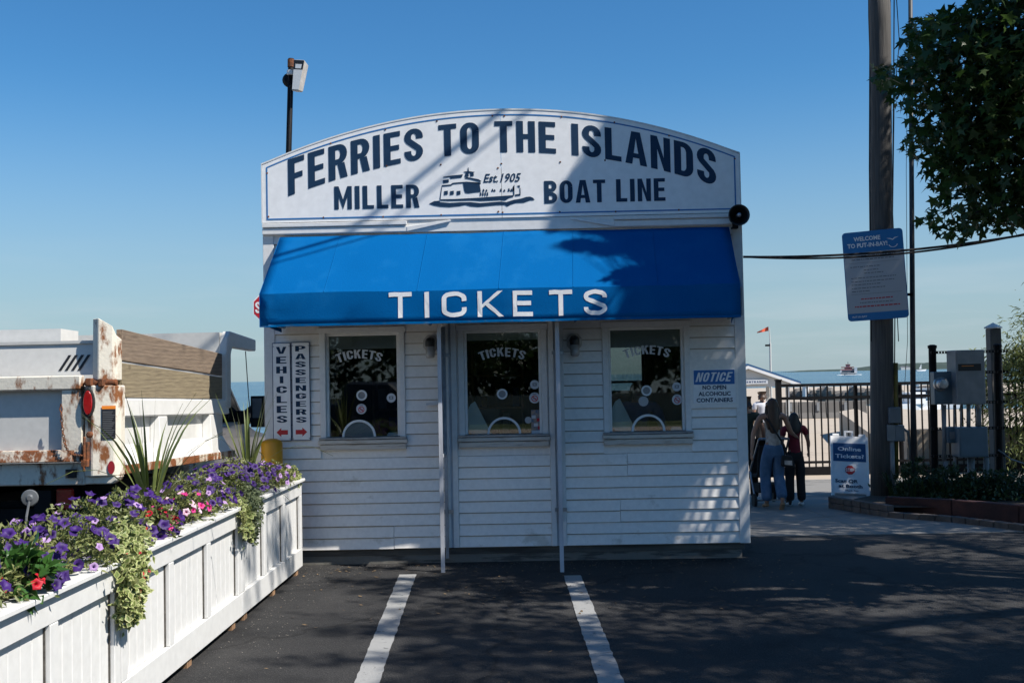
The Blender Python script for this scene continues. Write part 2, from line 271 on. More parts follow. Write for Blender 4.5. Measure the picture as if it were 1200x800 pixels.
# ------------------------------------------------------------------ builders
col = sc.collection
W = {}
def put(name, data, parent=None):
    o = bpy.data.objects.new(name, data); col.objects.link(o)
    if parent is not None: o.parent = parent; W[o.name] = W[parent.name]
    else: W[o.name] = Matrix.Identity(4)
    return o
def tag(o, label=None, cat=None, group=None, kind=None):
    if label: o['label'] = label
    if cat: o['category'] = cat
    if group: o['group'] = group
    if kind: o['kind'] = kind
    return o
def thing(name, loc, label, cat, group=None, rz=0, rx=0):
    o = put(name, None); o.location = loc; o.rotation_euler = (rx, 0, rz); o.empty_display_size = .2
    W[o.name] = Matrix.Translation(loc) @ o.rotation_euler.to_matrix().to_4x4()
    return tag(o, label, cat, group)
class MB:
    def __init__(s): s.v = []; s.f = []; s.m = []; s.k = 0
    def add(s, vs, fs, m=None):
        b = len(s.v); s.v += [tuple(v) for v in vs]; s.f += [tuple(b+i for i in f) for f in fs]; s.m += [s.k if m is None else m]*len(fs); return s
    def box(s, x0, x1, y0, y1, z0, z1, m=None):
        return s.add([(x0, y0, z0), (x1, y0, z0), (x1, y1, z0), (x0, y1, z0), (x0, y0, z1), (x1, y0, z1), (x1, y1, z1), (x0, y1, z1)],
              [(0, 3, 2, 1), (4, 5, 6, 7), (0, 1, 5, 4), (1, 2, 6, 5), (2, 3, 7, 6), (3, 0, 4, 7)], m)
    def hexa(s, b, t, m=None):      # two quads, bottom and top
        return s.add(list(b)+list(t), [(0, 3, 2, 1), (4, 5, 6, 7), (0, 1, 5, 4), (1, 2, 6, 5), (2, 3, 7, 6), (3, 0, 4, 7)], m)
    def tube(s, pts, r, n=8, m=None, cap=True, flat=1.0):
        pts = [Vector(p) for p in pts]; k = len(pts); rs = r if isinstance(r, (list, tuple)) else [r]*k
        vs = []; pn = None
        for i, p in enumerate(pts):
            d = (pts[min(i+1, k-1)]-pts[max(i-1, 0)]).normalized()
            if pn is None: a = Vector((0, 0, 1)) if abs(d.z) < .9 else Vector((1, 0, 0)); pn = (a-d*a.dot(d)).normalized()
            else: pn = (pn-d*pn.dot(d)).normalized()
            q = d.cross(pn)
            for j in range(n):
                t = 2*math.pi*j/n; vs.append(p+(pn*math.cos(t)*flat+q*math.sin(t))*rs[i])
        fs = [(i*n+j, i*n+(j+1) % n, (i+1)*n+(j+1) % n, (i+1)*n+j) for i in range(k-1) for j in range(n)]
        if cap: fs += [tuple(range(n-1, -1, -1)), tuple(range((k-1)*n, k*n))]
        return s.add(vs, fs, m)
    def lathe(s, prof, c, ax=(0, 0, 1), n=16, m=None):      # prof: (radius, along)
        ax = Vector(ax).normalized(); a = Vector((0, 0, 1)) if abs(ax.z) < .9 else Vector((1, 0, 0)); u = (a-ax*a.dot(ax)).normalized(); v = ax.cross(u); c = Vector(c)
        vs = [c+ax*h+(u*math.cos(2*math.pi*j/n)+v*math.sin(2*math.pi*j/n))*max(r, 1e-4) for r, h in prof for j in range(n)]
        k = len(prof); fs = [(i*n+j, i*n+(j+1) % n, (i+1)*n+(j+1) % n, (i+1)*n+j) for i in range(k-1) for j in range(n)]
        fs += [tuple(range(n-1, -1, -1)), tuple(range((k-1)*n, k*n))]
        return s.add(vs, fs, m)
    def prism(s, poly, o, ux, uy, th, m=None):    # polygon in the plane (ux,uy) at o, thickness along ux x uy
        o = Vector(o); ux = Vector(ux); uy = Vector(uy); nn = ux.cross(uy).normalized()*th; n = len(poly)
        a = [o+ux*x+uy*y for x, y in poly]
        return s.add(a+[p+nn for p in a], [tuple(range(n-1, -1, -1)), tuple(range(n, 2*n))]+[(i, (i+1) % n, n+(i+1) % n, n+i) for i in range(n)], m)
    def ball(s, c, r, n=10, m=None):
        r = r if isinstance(r, (tuple, list)) else (r, r, r); c = Vector(c); k = n//2+1
        vs = [c+Vector((0, 0, -r[2]))]+[c+Vector((r[0]*math.sin(math.pi*i/k)*math.cos(2*math.pi*j/n), r[1]*math.sin(math.pi*i/k)*math.sin(2*math.pi*j/n), -r[2]*math.cos(math.pi*i/k))) for i in range(1, k) for j in range(n)]+[c+Vector((0, 0, r[2]))]
        fs = [(0, 1+(j+1) % n, 1+j) for j in range(n)]+[(1+i*n+j, 1+i*n+(j+1) % n, 1+(i+1)*n+(j+1) % n, 1+(i+1)*n+j) for i in range(k-2) for j in range(n)]
        t = 1+(k-1)*n; fs += [(t, t-n+j, t-n+(j+1) % n) for j in range(n)]
        return s.add(vs, fs, m)
    def mesh(s, name, mats, smooth=False, bevel=0, Wi=None):
        me = bpy.data.meshes.new(name)
        vs = s.v if Wi is None else [Wi @ Vector(v) for v in s.v]
        me.from_pydata([tuple(v) for v in vs], [], s.f)
        for m in (mats if isinstance(mats, (list, tuple)) else [mats]): me.materials.append(MATS[m])
        if any(s.m): me.polygons.foreach_set('material_index', s.m)
        if bevel:
            bm = bmesh.new(); bm.from_mesh(me); bmesh.ops.bevel(bm, geom=[e for e in bm.edges if len(e.link_faces) == 2 and e.calc_face_angle(0) > .6], offset=bevel, segments=1, affect='EDGES', clamp_overlap=True)
            bm.to_mesh(me); bm.free()
        if smooth: me.polygons.foreach_set('use_smooth', [True]*len(me.polygons))
        me.update(); return me
    def build(s, name, mats, parent=None, smooth=False, bevel=0, local=False):
        Wi = None if (parent is None or local) else W[parent.name].inverted()
        return put(name, s.mesh(name, mats, smooth, bevel, Wi), parent)
def kids(o): return [c for c in ALLKIDS.get(o.name, [])]
ORD = ['first', 'second', 'third', 'fourth', 'fifth', 'sixth', 'seventh', 'eighth', 'ninth', 'tenth', 'eleventh', 'twelfth', 'thirteenth', 'fourteenth', 'fifteenth', 'sixteenth', 'seventeenth', 'eighteenth', 'nineteenth', 'twentieth']
def clone(o, loc=None, rz=None, label=None, parent=None, scale=None):
    c = o.copy(); col.objects.link(c)
    if parent is not None: c.parent = parent
    if loc is not None: c.location = loc
    if rz is not None: c.rotation_euler = (c.rotation_euler.x, c.rotation_euler.y, rz)
    if scale is not None: c.scale = scale
    if label: c['label'] = label
    W[c.name] = W[o.name] if parent is not None else Matrix.Translation(c.location) @ c.rotation_euler.to_matrix().to_4x4()
    for k in o.children: clone(k, parent=c)
    return c
def struct(mb, name, mat, smooth=False): return tag(mb.build(name, mat, smooth=smooth), kind='structure')

# ------------------------------------------------------------------ lettering
def glyphs(s, t):
    GL = {}; wd = .52
    def q(x0, y0, x1, y1): return [(x0, y0), (x1, y0), (x1, y1), (x0, y1)]
    def stroke(pts, ws):
        out = []; n = len(pts); Lf = []; Rt = []
        for i, (x, y) in enumerate(pts):
            a = pts[max(i-1, 0)]; b = pts[min(i+1, n-1)]; dx, dy = b[0]-a[0], b[1]-a[1]; l = math.hypot(dx, dy); nx, ny = -dy/l, dx/l
            h = (s*abs(nx)+t*abs(ny))/2*ws; h = math.hypot(s*nx, t*ny)/2*ws
            Lf.append((x+nx*h, y+ny*h)); Rt.append((x-nx*h, y-ny*h))
        for i in range(n-1): out.append([Lf[i], Rt[i], Rt[i+1], Lf[i+1]])
        return out
    def arc(cx, cy, rx, ry, a0, a1, n=10): return [(cx+rx*math.cos(R(a0+(a1-a0)*i/n)), cy+ry*math.sin(R(a0+(a1-a0)*i/n))) for i in range(n+1)]
    hx, hy = s/2, t/2; r = wd/2-hx
    top = lambda a0, a1: arc(wd/2, .72, r, .28-hy, a0, a1); bot = lambda a0, a1: arc(wd/2, .28, r, .28-hy, a0, a1)
    GL['I'] = (s, [q(0, 0, s, 1)])
    GL['F'] = (.46, [q(0, 0, s, 1), q(s, 1-t, .46, 1), q(s, .42, .41, .42+t)])
    GL['E'] = (.47, [q(0, 0, s, 1), q(s, 1-t, .46, 1), q(s, .43, .43, .43+t), q(s, 0, .47, t)])
    GL['L'] = (.45, [q(0, 0, s, 1), q(s, 0, .45, t)])
    GL['T'] = (.50, [q(.25-hx, 0, .25+hx, 1-t), q(0, 1-t, .5, 1)])
    GL['H'] = (wd, [q(0, 0, s, 1), q(wd-s, 0, wd, 1), q(s, .43, wd-s, .43+t)])
    def bowl(y0, y1, x=.27, w2=wd): cy = (y0+y1)/2; return stroke([(s, y1-hy)]+arc(x, cy, w2-x-hx, (y1-y0)/2-hy, 90, -90)+[(s, y0+hy)], 1)
    GL['R'] = (wd, [q(0, 0, s, 1)]+bowl(.42, 1)+[[(wd-.27, .42), (wd-.08, .45), (wd+.01, 0), (wd-.19, 0)]])
    GL['P'] = (wd, [q(0, 0, s, 1)]+bowl(.38, 1))
    GL['B'] = (wd, [q(0, 0, s, 1)]+bowl(.502, 1, .27, wd-.01)+bowl(0, .498, .27, wd+.01))
    GL['D'] = (wd, [q(0, 0, s, 1)]+stroke([(s, 1-hy)]+arc(.24, .70, wd-.24-hx, .30-hy, 90, 0)+arc(.24, .30, wd-.24-hx, .30-hy, 0, -90)+[(s, hy)], 1))
    GL['O'] = (wd, stroke(top(0, 180)+bot(180, 360)+[(wd-hx, .72)], 1))
    GL['C'] = (wd, stroke([(wd-hx, .62)]+top(0, 180)+bot(180, 360)+[(wd-hx, .38)], 1))
    GL['G'] = (wd, stroke([(wd-hx, .64)]+top(0, 180)+bot(180, 360)+[(wd-hx, .36)], 1)+[q(wd/2, .36, wd-.0, .5)])
    GL['U'] = (wd, stroke([(hx, 1)]+bot(180, 360)+[(wd-hx, 1)], 1))
    GL['S'] = (wd, stroke([(wd-hx, .68)]+arc(wd/2, .735, r, .265-hy, 0, 215, 12)+arc(wd/2, .265, r, .265-hy, 35, -180, 12)+[(hx, .32)], 1))
    wa = .6
    inn = lambda y: s+(wa/2-s)*y/.80
    def A(h): return [[(0, 0), (s, 0), (wa/2, .80), (wa/2, 1), (wa/2-.12, 1)], [(wa-s, 0), (wa, 0), (wa/2+.12, 1), (wa/2, 1), (wa/2, .80)]]+([[(inn(.2), .2), (wa-inn(.2), .2), (wa-inn(.34), .34), (inn(.34), .34)]] if h else [])
    GL['A'] = (wa, A(1)); GL['V'] = (wa, [[(x, 1-y) for x, y in reversed(p)] for p in A(0)])
    GL['N'] = (.54, [q(0, 0, s*.95, 1), q(.54-s*.95, 0, .54, 1), [(s*.95, .62), (.54-s*.95, 0), (.54-s*.95, .38), (s*.95, 1)]])
    wm = .70
    GL['M'] = (wm, [q(0, 0, s*.93, 1), q(wm-s*.93, 0, wm, 1), [(s*.93, .55), (wm/2, 0), (wm/2, .42), (s*.93, 1)], [(wm/2, 0), (wm-s*.93, .55), (wm-s*.93, 1), (wm/2, .42)]])
    k0 = (s, .34); k1 = (.55, 1); lp = lambda u: (k0[0]+(k1[0]-k0[0])*u, k0[1]+(k1[1]-k0[1])*u)
    kk = s/.19; GL['K'] = (.56, [q(0, 0, s, 1), [k0, k1, (.55-.21*kk, 1), (s, .34+.28*kk)], [lp(.16), (.57-.21*kk, 0), (.57, 0), lp(.16+.30*kk)]])
    GL['.'] = (s, [q(0, 0, s, t)])
    return GL
GL = glyphs(.19, .155); GLT = glyphs(.098, .17)
def word(txt, gap=.085, space=.3):
    """heavy condensed capitals: polygons with cap height 1; returns polygons, width"""
    x = 0; out = []
    for ch in txt:
        if ch == ' ': x += space; continue
        wd, ps = GL[ch]; out += [[(px+x, py) for px, py in p] for p in ps]; x += wd+gap
    return out, x-gap
def split(p):   # polygons with long edges get midpoints, so that a curved baseline bends them
    out = []
    for i in range(len(p)):
        a, b = p[i], p[(i+1) % len(p)]; out.append(a)
        if math.hypot(a[0]-b[0], a[1]-b[1]) > .2: out.append(((a[0]+b[0])/2, (a[1]+b[1])/2))
    return out
def letters(mb, polys, fn, m=None):
    for p in polys:
        v = [fn(x, y) for x, y in p]; mb.add(v, [tuple(range(len(v)))], m)
TX = {}
def typed(txt, off=.012):
    """thin print from the built-in face: (verts2d, faces, width, height), cap height about .7"""
    if (txt, off) in TX: return TX[(txt, off)]
    c = bpy.data.curves.new('t', 'FONT'); c.body = txt; c.size = 1; c.offset = off; c.resolution_u = 2
    o = bpy.data.objects.new('t', c); col.objects.link(o); bpy.context.view_layer.update()
    me = o.evaluated_get(bpy.context.evaluated_depsgraph_get()).to_mesh()
    vs = [(v.co.x, v.co.y) for v in me.vertices]; fs = [tuple(p.vertices) for p in me.polygons]
    bpy.data.objects.remove(o); bpy.data.curves.remove(c)
    x0 = min(v[0] for v in vs); x1 = max(v[0] for v in vs)
    TX[(txt, off)] = ([(x-x0, y) for x, y in vs], fs, x1-x0); return TX[(txt, off)]
def print_on(mb, txt, o, ux, uy, width, height=None, off=.012, m=None, shear=0):
    """typed text centred at o (baseline), stretched to width and cap height"""
    vs, fs, wd = typed(txt, off); kx = width/wd; ky = kx if height is None else height/.7
    o = Vector(o); ux = Vector(ux); uy = Vector(uy)
    mb.add([o+ux*((x-wd/2)*kx+shear*y*ky)+uy*(y*ky) for x, y in vs], fs, m)

X3, Z3 = Vector((1, 0, 0)), Vector((0, 0, 1))
# ================================================================== SETTING
def sheet(name, mat, xs, ys, zf, skirt=None, holes=()):
    mb = MB(); idx = {}
    for i, x in enumerate(xs):
        for j, y in enumerate(ys): idx[i, j] = len(mb.v); mb.v.append((x, y, zf(x, y)))
    for i in range(len(xs)-1):
        for j in range(len(ys)-1):
            if any(a <= xs[i] and xs[i+1] <= b and c <= ys[j] and ys[j+1] <= d for a, b, c, d in holes): continue
            mb.f.append((idx[i, j], idx[i+1, j], idx[i+1, j+1], idx[i, j+1])); mb.m.append(0)
    return struct(mb, name, mat)
FR = lambda a, b, n: [a+(b-a)*i/n for i in range(n+1)]
def bumpy(x, y): return hz(y)+.006*noise.noise((x*.5, y*.5, 0)) if y < 12 else hz(y)
sheet('asphalt_ground', 'asphalt', FR(-80, 80, 80), [-70, -40, -20, -10]+FR(-4, 12.2, 54), lambda x, y: bumpy(x, y) if abs(x) < 20 and -4 < y < 12.1 else hz(y))
sheet('quay_apron', 'concrete', [-80, 2.2, 8.6, 16, 80], [21.2, 22, 30, 40, 50, 62], lambda x, y: hz(y)-.004)
sheet('concrete_apron', 'path_concrete', [-80, 2.2, 8.6, 16, 80], [12.2, 16, 19, 21.2], lambda x, y: hz(y)-.004)
sheet('dock', 'concrete', [-2, 10, 27, 62, 140], [62, 76, 118, 150, 190], lambda x, y: -1.079, holes=[(27, 62, 76, 118)])
mb = MB()      # quay faces of the land, the dock and the small basin
for x0, x1, y0, y1 in [(-80, -2, 62, 62.5), (-2.5, -2, 62.5, 190), (-2, 140, 190, 190.5), (26.6, 27, 76, 118), (62, 62.4, 76, 118), (27, 62, 118, 118.4), (27, 62, 75.6, 76), (140, 140.4, 62, 190)]:
    mb.box(x0, x1, y0, y1, -3.2, -1.083)
struct(mb, 'quay_wall', 'concrete_grey')
sheet('lake_water', 'water', [-60000, -800, -60, 0, 60, 800, 60000], [55, 120, 200, 400, 1500, 70000], lambda x, y: -2.0)
sheet('grass_verge', 'grass', [-80, 80], [-70, -15], lambda x, y: .02)
# concrete walk slabs on the right, each slab a piece of the path
path = tag(put('footpath', None), kind='structure'); path.location = (5, 15, 0); W[path.name] = Matrix.Translation((5, 15, 0))
for i in range(4):
    for j in range(4):
        x0, y0 = 2.24+1.6*i, 12.2+1.7*j
        mb = MB(); x1, y1 = x0+1.593, y0+1.693; jt = .004*random.random()
        b = [(x, y, hz(y)-.06) for x, y in ((x0, y0), (x1, y0), (x1, y1), (x0, y1))]; t = [(x, y, hz(y)+.006+jt) for x, y in ((x0, y0), (x1, y0), (x1, y1), (x0, y1))]
        mb.hexa(b, t); mb.build('paving_slab', 'path_concrete', path)
# parking stripes
def stripe(x0a, x0b, y0, x1a, x1b, y1, lab):
    mb = MB(); n = 90; rnd = random.Random(int(x0a*100)); idx = []
    for i in range(n+1):
        u = i/n; y = y0+(y1-y0)*u
        for j in range(4):
            v = j/3; xa = x0a+(x1a-x0a)*u; xb = x0b+(x1b-x0b)*u
            e = (rnd.uniform(-.005, .005) if j in (0, 3) else 0)
            x = xa+(xb-xa)*v+e; mb.v.append((x, y, bumpy(x, y)+.006))
    for i in range(n):
        for j in range(3): a = i*4+j; mb.f.append((a, a+1, a+5, a+4)); mb.m.append(0)
    return struct(mb, 'parking_stripe', 'road_paint')
stripe(-.96, -.815, 3.2, -1.285, -1.125, 10.12, '')
stripe(.46, .615, 3.2, .262, .418, 9.92, '')
# loose litter of dry leaves on the asphalt
mb = MB(); rnd = random.Random(5)
for i in range(260):
    x, y = rnd.uniform(-2.2, 2.6), 10.6-abs(rnd.gauss(0, 1.3)); a = rnd.uniform(0, 6.3); s_ = rnd.uniform(.008, .026)
    if y < 4: continue
    z = bumpy(x, y)+.008; c, d = math.cos(a)*s_, math.sin(a)*s_
    mb.add([(x-c, y-d, z), (x+d*.5, y-c*.5, z+.004), (x+c, y+d, z+.006), (x-d*.5, y+c*.5, z+.002)], [(0, 1, 2, 3)])
M('dry_leaf', (.20, .13, .06), (.09, .06, .035), 40, .9); tag(mb.build('leaf_litter', 'dry_leaf'), kind='stuff')
mb = MB()
for i in range(650):     # grit swept against the booth and along the planter feet
    if i % 3: x, y = rnd.uniform(-2.3, 2.4), 10.66-abs(rnd.gauss(0, .22))
    else: x, y = -2.2+abs(rnd.gauss(0, .25)), rnd.uniform(5, 10.5)
    r = rnd.uniform(.002, .0065); z = bumpy(x, y)+.004; a = rnd.uniform(0, 3)
    mb.add([(x-r, y, z), (x+r*.4, y-r, z), (x+r, y+r*.5, z), (x, y, z+r*1.1)], [(0, 1, 3), (1, 2, 3), (2, 0, 3)])
tag(mb.build('grit', 'grit_stone'), kind='stuff')

# ================================================================== TICKET BOOTH
BX0, BX1, BY0, BY1 = -2.66, 2.115, 10.72, 13.9
booth = thing('ticket_booth', (-.27, 10.72, 0), 'white clapboard ticket booth with three service windows under the blue awning', 'ticket booth')
WIN = [(-2.126, -1.268), (-.732, .160), (.715, 1.589)]; WZ0, WZ1 = 1.147, 2.376
ZB, ZT = .155, 3.34
mb = MB(); mb.box(BX0+.04, BX1-.05, BY0+.02, BY1-.02, -.06, .10); mb.build('foundation', 'foundation', booth)
mb = MB(); mb.box(BX0+.02, BX1-.03, BY0+.012, BY0+.06, .085, .152); mb.build('sill_plate', 'old_wood', booth)
mb = MB()          # wall core with openings
xs = [BX0]+[v for a, b in WIN for v in (a+.02, b-.02)]+[BX1]
for i in range(0, len(xs), 2): mb.box(xs[i], xs[i+1], BY0, BY0+.10, ZB, ZT)
for a, b in WIN: mb.box(a+.02, b-.02, BY0, BY0+.10, ZB, WZ0+.02); mb.box(a+.02, b-.02, BY0, BY0+.10, WZ1-.02, ZT)
mb.build('front_wall', ['white_siding'], booth)
mb = MB()
mb.box(BX0, BX0+.1, BY0+.1, BY1-.1, ZB, ZT); mb.box(BX1-.1, BX1, BY0+.1, BY1-.1, ZB, ZT)
mb.build('side_wall', 'white_siding', booth)
mb = MB()          # rear wall with a sash window that lets the lake be seen through the booth
bw0, bw1, bz0, bz1 = .86, 1.46, 1.60, 2.28
mb.box(BX0, bw0, BY1-.1, BY1, ZB, ZT); mb.box(bw1, BX1, BY1-.1, BY1, ZB, ZT); mb.box(bw0, bw1, BY1-.1, BY1, ZB, bz0); mb.box(bw0, bw1, BY1-.1, BY1, bz1, ZT)
mb.build('rear_wall', 'white_siding', booth)
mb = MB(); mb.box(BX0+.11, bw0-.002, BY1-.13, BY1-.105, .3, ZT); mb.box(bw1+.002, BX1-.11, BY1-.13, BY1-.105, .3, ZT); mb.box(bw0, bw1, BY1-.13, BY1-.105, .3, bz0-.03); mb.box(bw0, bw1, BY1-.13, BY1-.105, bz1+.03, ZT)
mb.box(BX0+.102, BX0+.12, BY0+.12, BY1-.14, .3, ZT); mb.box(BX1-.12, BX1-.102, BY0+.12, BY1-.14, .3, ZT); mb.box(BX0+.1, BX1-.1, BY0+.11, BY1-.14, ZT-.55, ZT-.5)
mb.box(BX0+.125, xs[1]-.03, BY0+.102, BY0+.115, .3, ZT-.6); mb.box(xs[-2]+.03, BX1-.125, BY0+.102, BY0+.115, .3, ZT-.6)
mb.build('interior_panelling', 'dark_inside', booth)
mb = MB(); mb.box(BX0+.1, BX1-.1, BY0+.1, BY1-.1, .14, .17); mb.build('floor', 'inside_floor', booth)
mb = MB()
for a, b in ((bw0, bw0+.03), (bw1-.03, bw1)): mb.box(a, b, BY1-.08, BY1-.03, bz0, bz1)
mb.box(bw0+.03, bw1-.03, BY1-.08, BY1-.03, bz0, bz0+.04); mb.box(bw0+.03, bw1-.03, BY1-.08, BY1-.03, bz1-.04, bz1); mb.box(bw0+.03, bw1-.03, BY1-.075, BY1-.035, 1.735, 1.765)
rw = mb.build('rear_window', 'black_plastic', booth)
mb = MB(); mb.box(bw0+.03, bw1-.03, BY1-.058, BY1-.052, bz0+.04, bz1-.04); mb.build('pane', 'tinted_glass', rw)
# inner furniture seen dimly through the panes
mb = MB(); mb.box(BX0+.15, BX1-.15, BY0+.12, BY0+.62, 1.14, 1.18); mb.build('inner_counter', 'box_light', booth)
for i, (x0, x1, y0, z0, z1, mt) in enumerate([(-2.05, -1.75, 12.2, 1.18, 1.9, 'ink_grey'), (-1.6, -1.2, 13.4, 1.3, 2.1, 'truck_cab'), (-.62, -.42, 13.5, 1.5, 1.62, 'yellow_paint'), (-.35, -.1, 13.5, 1.5, 1.95, 'foot_wood'), (-.65, -.55, 12.6, 1.18, 1.75, 'cloth_blue'), (.0, .13, 13.5, 1.3, 2.0, 'notice_blue')]):
    pass
mb = MB()
mb.box(-2.0, -.1, 13.35, 13.70, 1.05, 1.08); mb.box(-2.0, -.1, 13.35, 13.70, 1.45, 1.475); mb.box(-2.0, -.1, 13.35, 13.70, 1.85, 1.875)
for x in (-2.0, -1.4, -.75, -.13): mb.box(x, x+.03, 13.352, 13.70, .4, 2.2)
mb.build('shelf_unit', 'foot_wood', booth)
mb = MB()
for i in range(14):
    x = -1.93+.13*i; z = random.choice([1.08, 1.475]); mb.box(x, x+random.uniform(.06, .11), 13.4, 13.6, z, z+random.uniform(.12, .32), i % 4)
mb.build('folder', ['box_light', 'cloth_blue', 'yellow_paint', 'red_dark'], booth)
mb = MB(); mb.box(-.66, -.34, 11.05, 11.10, 1.30, 1.52); mb.box(-.52, -.48, 11.1, 11.13, 1.18, 1.4); mb.build('till_screen', 'black_plastic', booth)
# siding boards
BCACHE = {}
def board(L, h):
    k = (round(L, 3), round(h, 3))
    if k not in BCACHE:
        mb = MB(); sec = [(0, 0), (-.024, 0), (-.026, .004), (-.023, .02), (-.009, h-.0065), (-.0015, h-.0065), (-.0015, h-.0006), (0, h-.0006)]; n = len(sec)
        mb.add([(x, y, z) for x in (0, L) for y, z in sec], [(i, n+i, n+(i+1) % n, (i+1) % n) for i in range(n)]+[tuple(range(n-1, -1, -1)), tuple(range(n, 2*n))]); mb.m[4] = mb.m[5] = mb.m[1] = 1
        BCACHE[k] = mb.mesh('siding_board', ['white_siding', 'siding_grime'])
    return BCACHE[k]
NB = 28; bh = (ZT-ZB)/NB
rnd = random.Random(3)
bx0, bx1 = BX0+.085, BX1-.075
posts = [(-.885, -.748), (.170, .325)]        # white battens on the wall
def put_board(x, y, z, L, rz=0):
    o = put('siding_board', board(L, bh), booth); o.location = Vector((x, y, z))-Vector(booth.location); o.rotation_euler = (0, 0, rz)
for k in range(NB):
    z = ZB+k*bh; spans = [(bx0, bx1)]
    cuts = list(posts)+([(a-.001, b+.001) for a, b in WIN] if z+bh > WZ0+.01 and z < WZ1-.01 else [])
    for a, b in cuts:
        ns = []
        for s, e in spans:
            if b <= s or a >= e: ns.append((s, e)); continue
            if a-s > .02: ns.append((s, a))
            if e-b > .02: ns.append((b, e))
        spans = ns
    for s, e in spans:
        joint = None
        if e-s > 1.2 and k in (0, 1): joint = -1.405 if s < -1 else None
        if e-s > 1.2 and k in (2, 3, 6, 7) and s > 0: joint = (.86, .86, .94, .94)[(2, 3, 6, 7).index(k)]
        if joint: put_board(s, BY0, z-.004, joint-s-.003); put_board(joint+.003, BY0, z, e-joint-.003)
        else: put_board(s, BY0, z, e-s)
    if k < 27:
        for x, rz, y in ((BX1, math.pi/2, BY0+.12), (BX0, -math.pi/2, BY1-.12)): put_board(x, y, z, BY1-BY0-.24, rz)
for x0, x1 in ((BX0-.025, BX0+.085), (BX1-.075, BX1+.028)):
    mb = MB(); mb.box(x0, x1, BY0-.03, BY0-.003, ZB-.003, ZT-.02)
    if x0 < 0: mb.box(x0, x0+.025, BY0-.003, BY0+.11, ZB-.003, ZT-.02)
    else: mb.box(x1-.028, x1, BY0-.003, BY0+.11, ZB-.003, ZT-.02)
    mb.build('corner_board', 'white_trim', booth, bevel=.004)
for a, b in posts:
    mb = MB(); mb.box(a+.002, a+.055, BY0-.032, BY0-.001, ZB, ZT-.6); mb.build('wall_batten', 'white_trim', booth, bevel=.003)
    mb = MB(); mb.box(b-.058, b-.002, BY0-.030, BY0-.001, ZB, ZT-.6); mb.build('wall_batten', 'white_trim', booth, bevel=.003)
    mb = MB(); mb.box(a+.055, b-.058, BY0-.012, BY0-.0015, ZB, ZT-.6); mb.build('wall_batten', 'painted_post', booth)
# frieze under the signboard: vinyl trim with mitred returns
mb = MB(); mb.box(BX0-.02, BX1+.02, BY0-.05, BY0-.002, 3.318, 3.440); mb.build('frieze_board', 'white_trim', booth, bevel=.004)
for x0, x1 in ((BX0-.02, -1.22), (.86, BX1+.02)):
    for y_, z0, z1 in ((.078, 3.395, 3.432), (.066, 3.327, 3.383)): mb = MB(); mb.box(x0, x1, BY0-y_, BY0-.052, z0, z1); mb.build('frieze_moulding', 'white_trim', booth, bevel=.003)
for xa, xb, sgn in ((-1.22, -.78, 1), (.86, .42, 1)):
    mb = MB(); mb.hexa([(xa, BY0-.07, 3.325), (xa, BY0-.052, 3.325), (xb, BY0-.052, 3.415), (xb, BY0-.07, 3.415)], [(xa, BY0-.07, 3.375), (xa, BY0-.052, 3.375), (xb, BY0-.052, 3.434), (xb, BY0-.07, 3.434)]); mb.build('frieze_return', 'white_trim', booth, bevel=.003)
# low roof behind the signboard
mb = MB(); mid = (BX0+BX1)/2
mb.hexa([(BX0+.0, BY0-.0, ZT+.0), (mid, BY0, ZT+.55), (mid, BY1+.15, ZT+.55), (BX0+.0, BY1+.15, ZT)], [(BX0+.0, BY0, ZT+.06), (mid, BY0, ZT+.62), (mid, BY1+.15, ZT+.62), (BX0+.0, BY1+.15, ZT+.06)])
mb.hexa([(mid, BY0, ZT+.55), (BX1+.0, BY0, ZT), (BX1+.0, BY1+.15, ZT), (mid, BY1+.15, ZT+.55)], [(mid, BY0, ZT+.62), (BX1+.0, BY0, ZT+.06), (BX1+.0, BY1+.15, ZT+.06), (mid, BY1+.15, ZT+.62)])
mb.build('roof', 'roof_grey', booth)
mb = MB(); mb.prism([(BX0, 0), (BX1, 0), (mid, .54)], (0, BY1-.06, ZT), X3, Z3, .05); mb.build('gable', 'white_siding', booth)

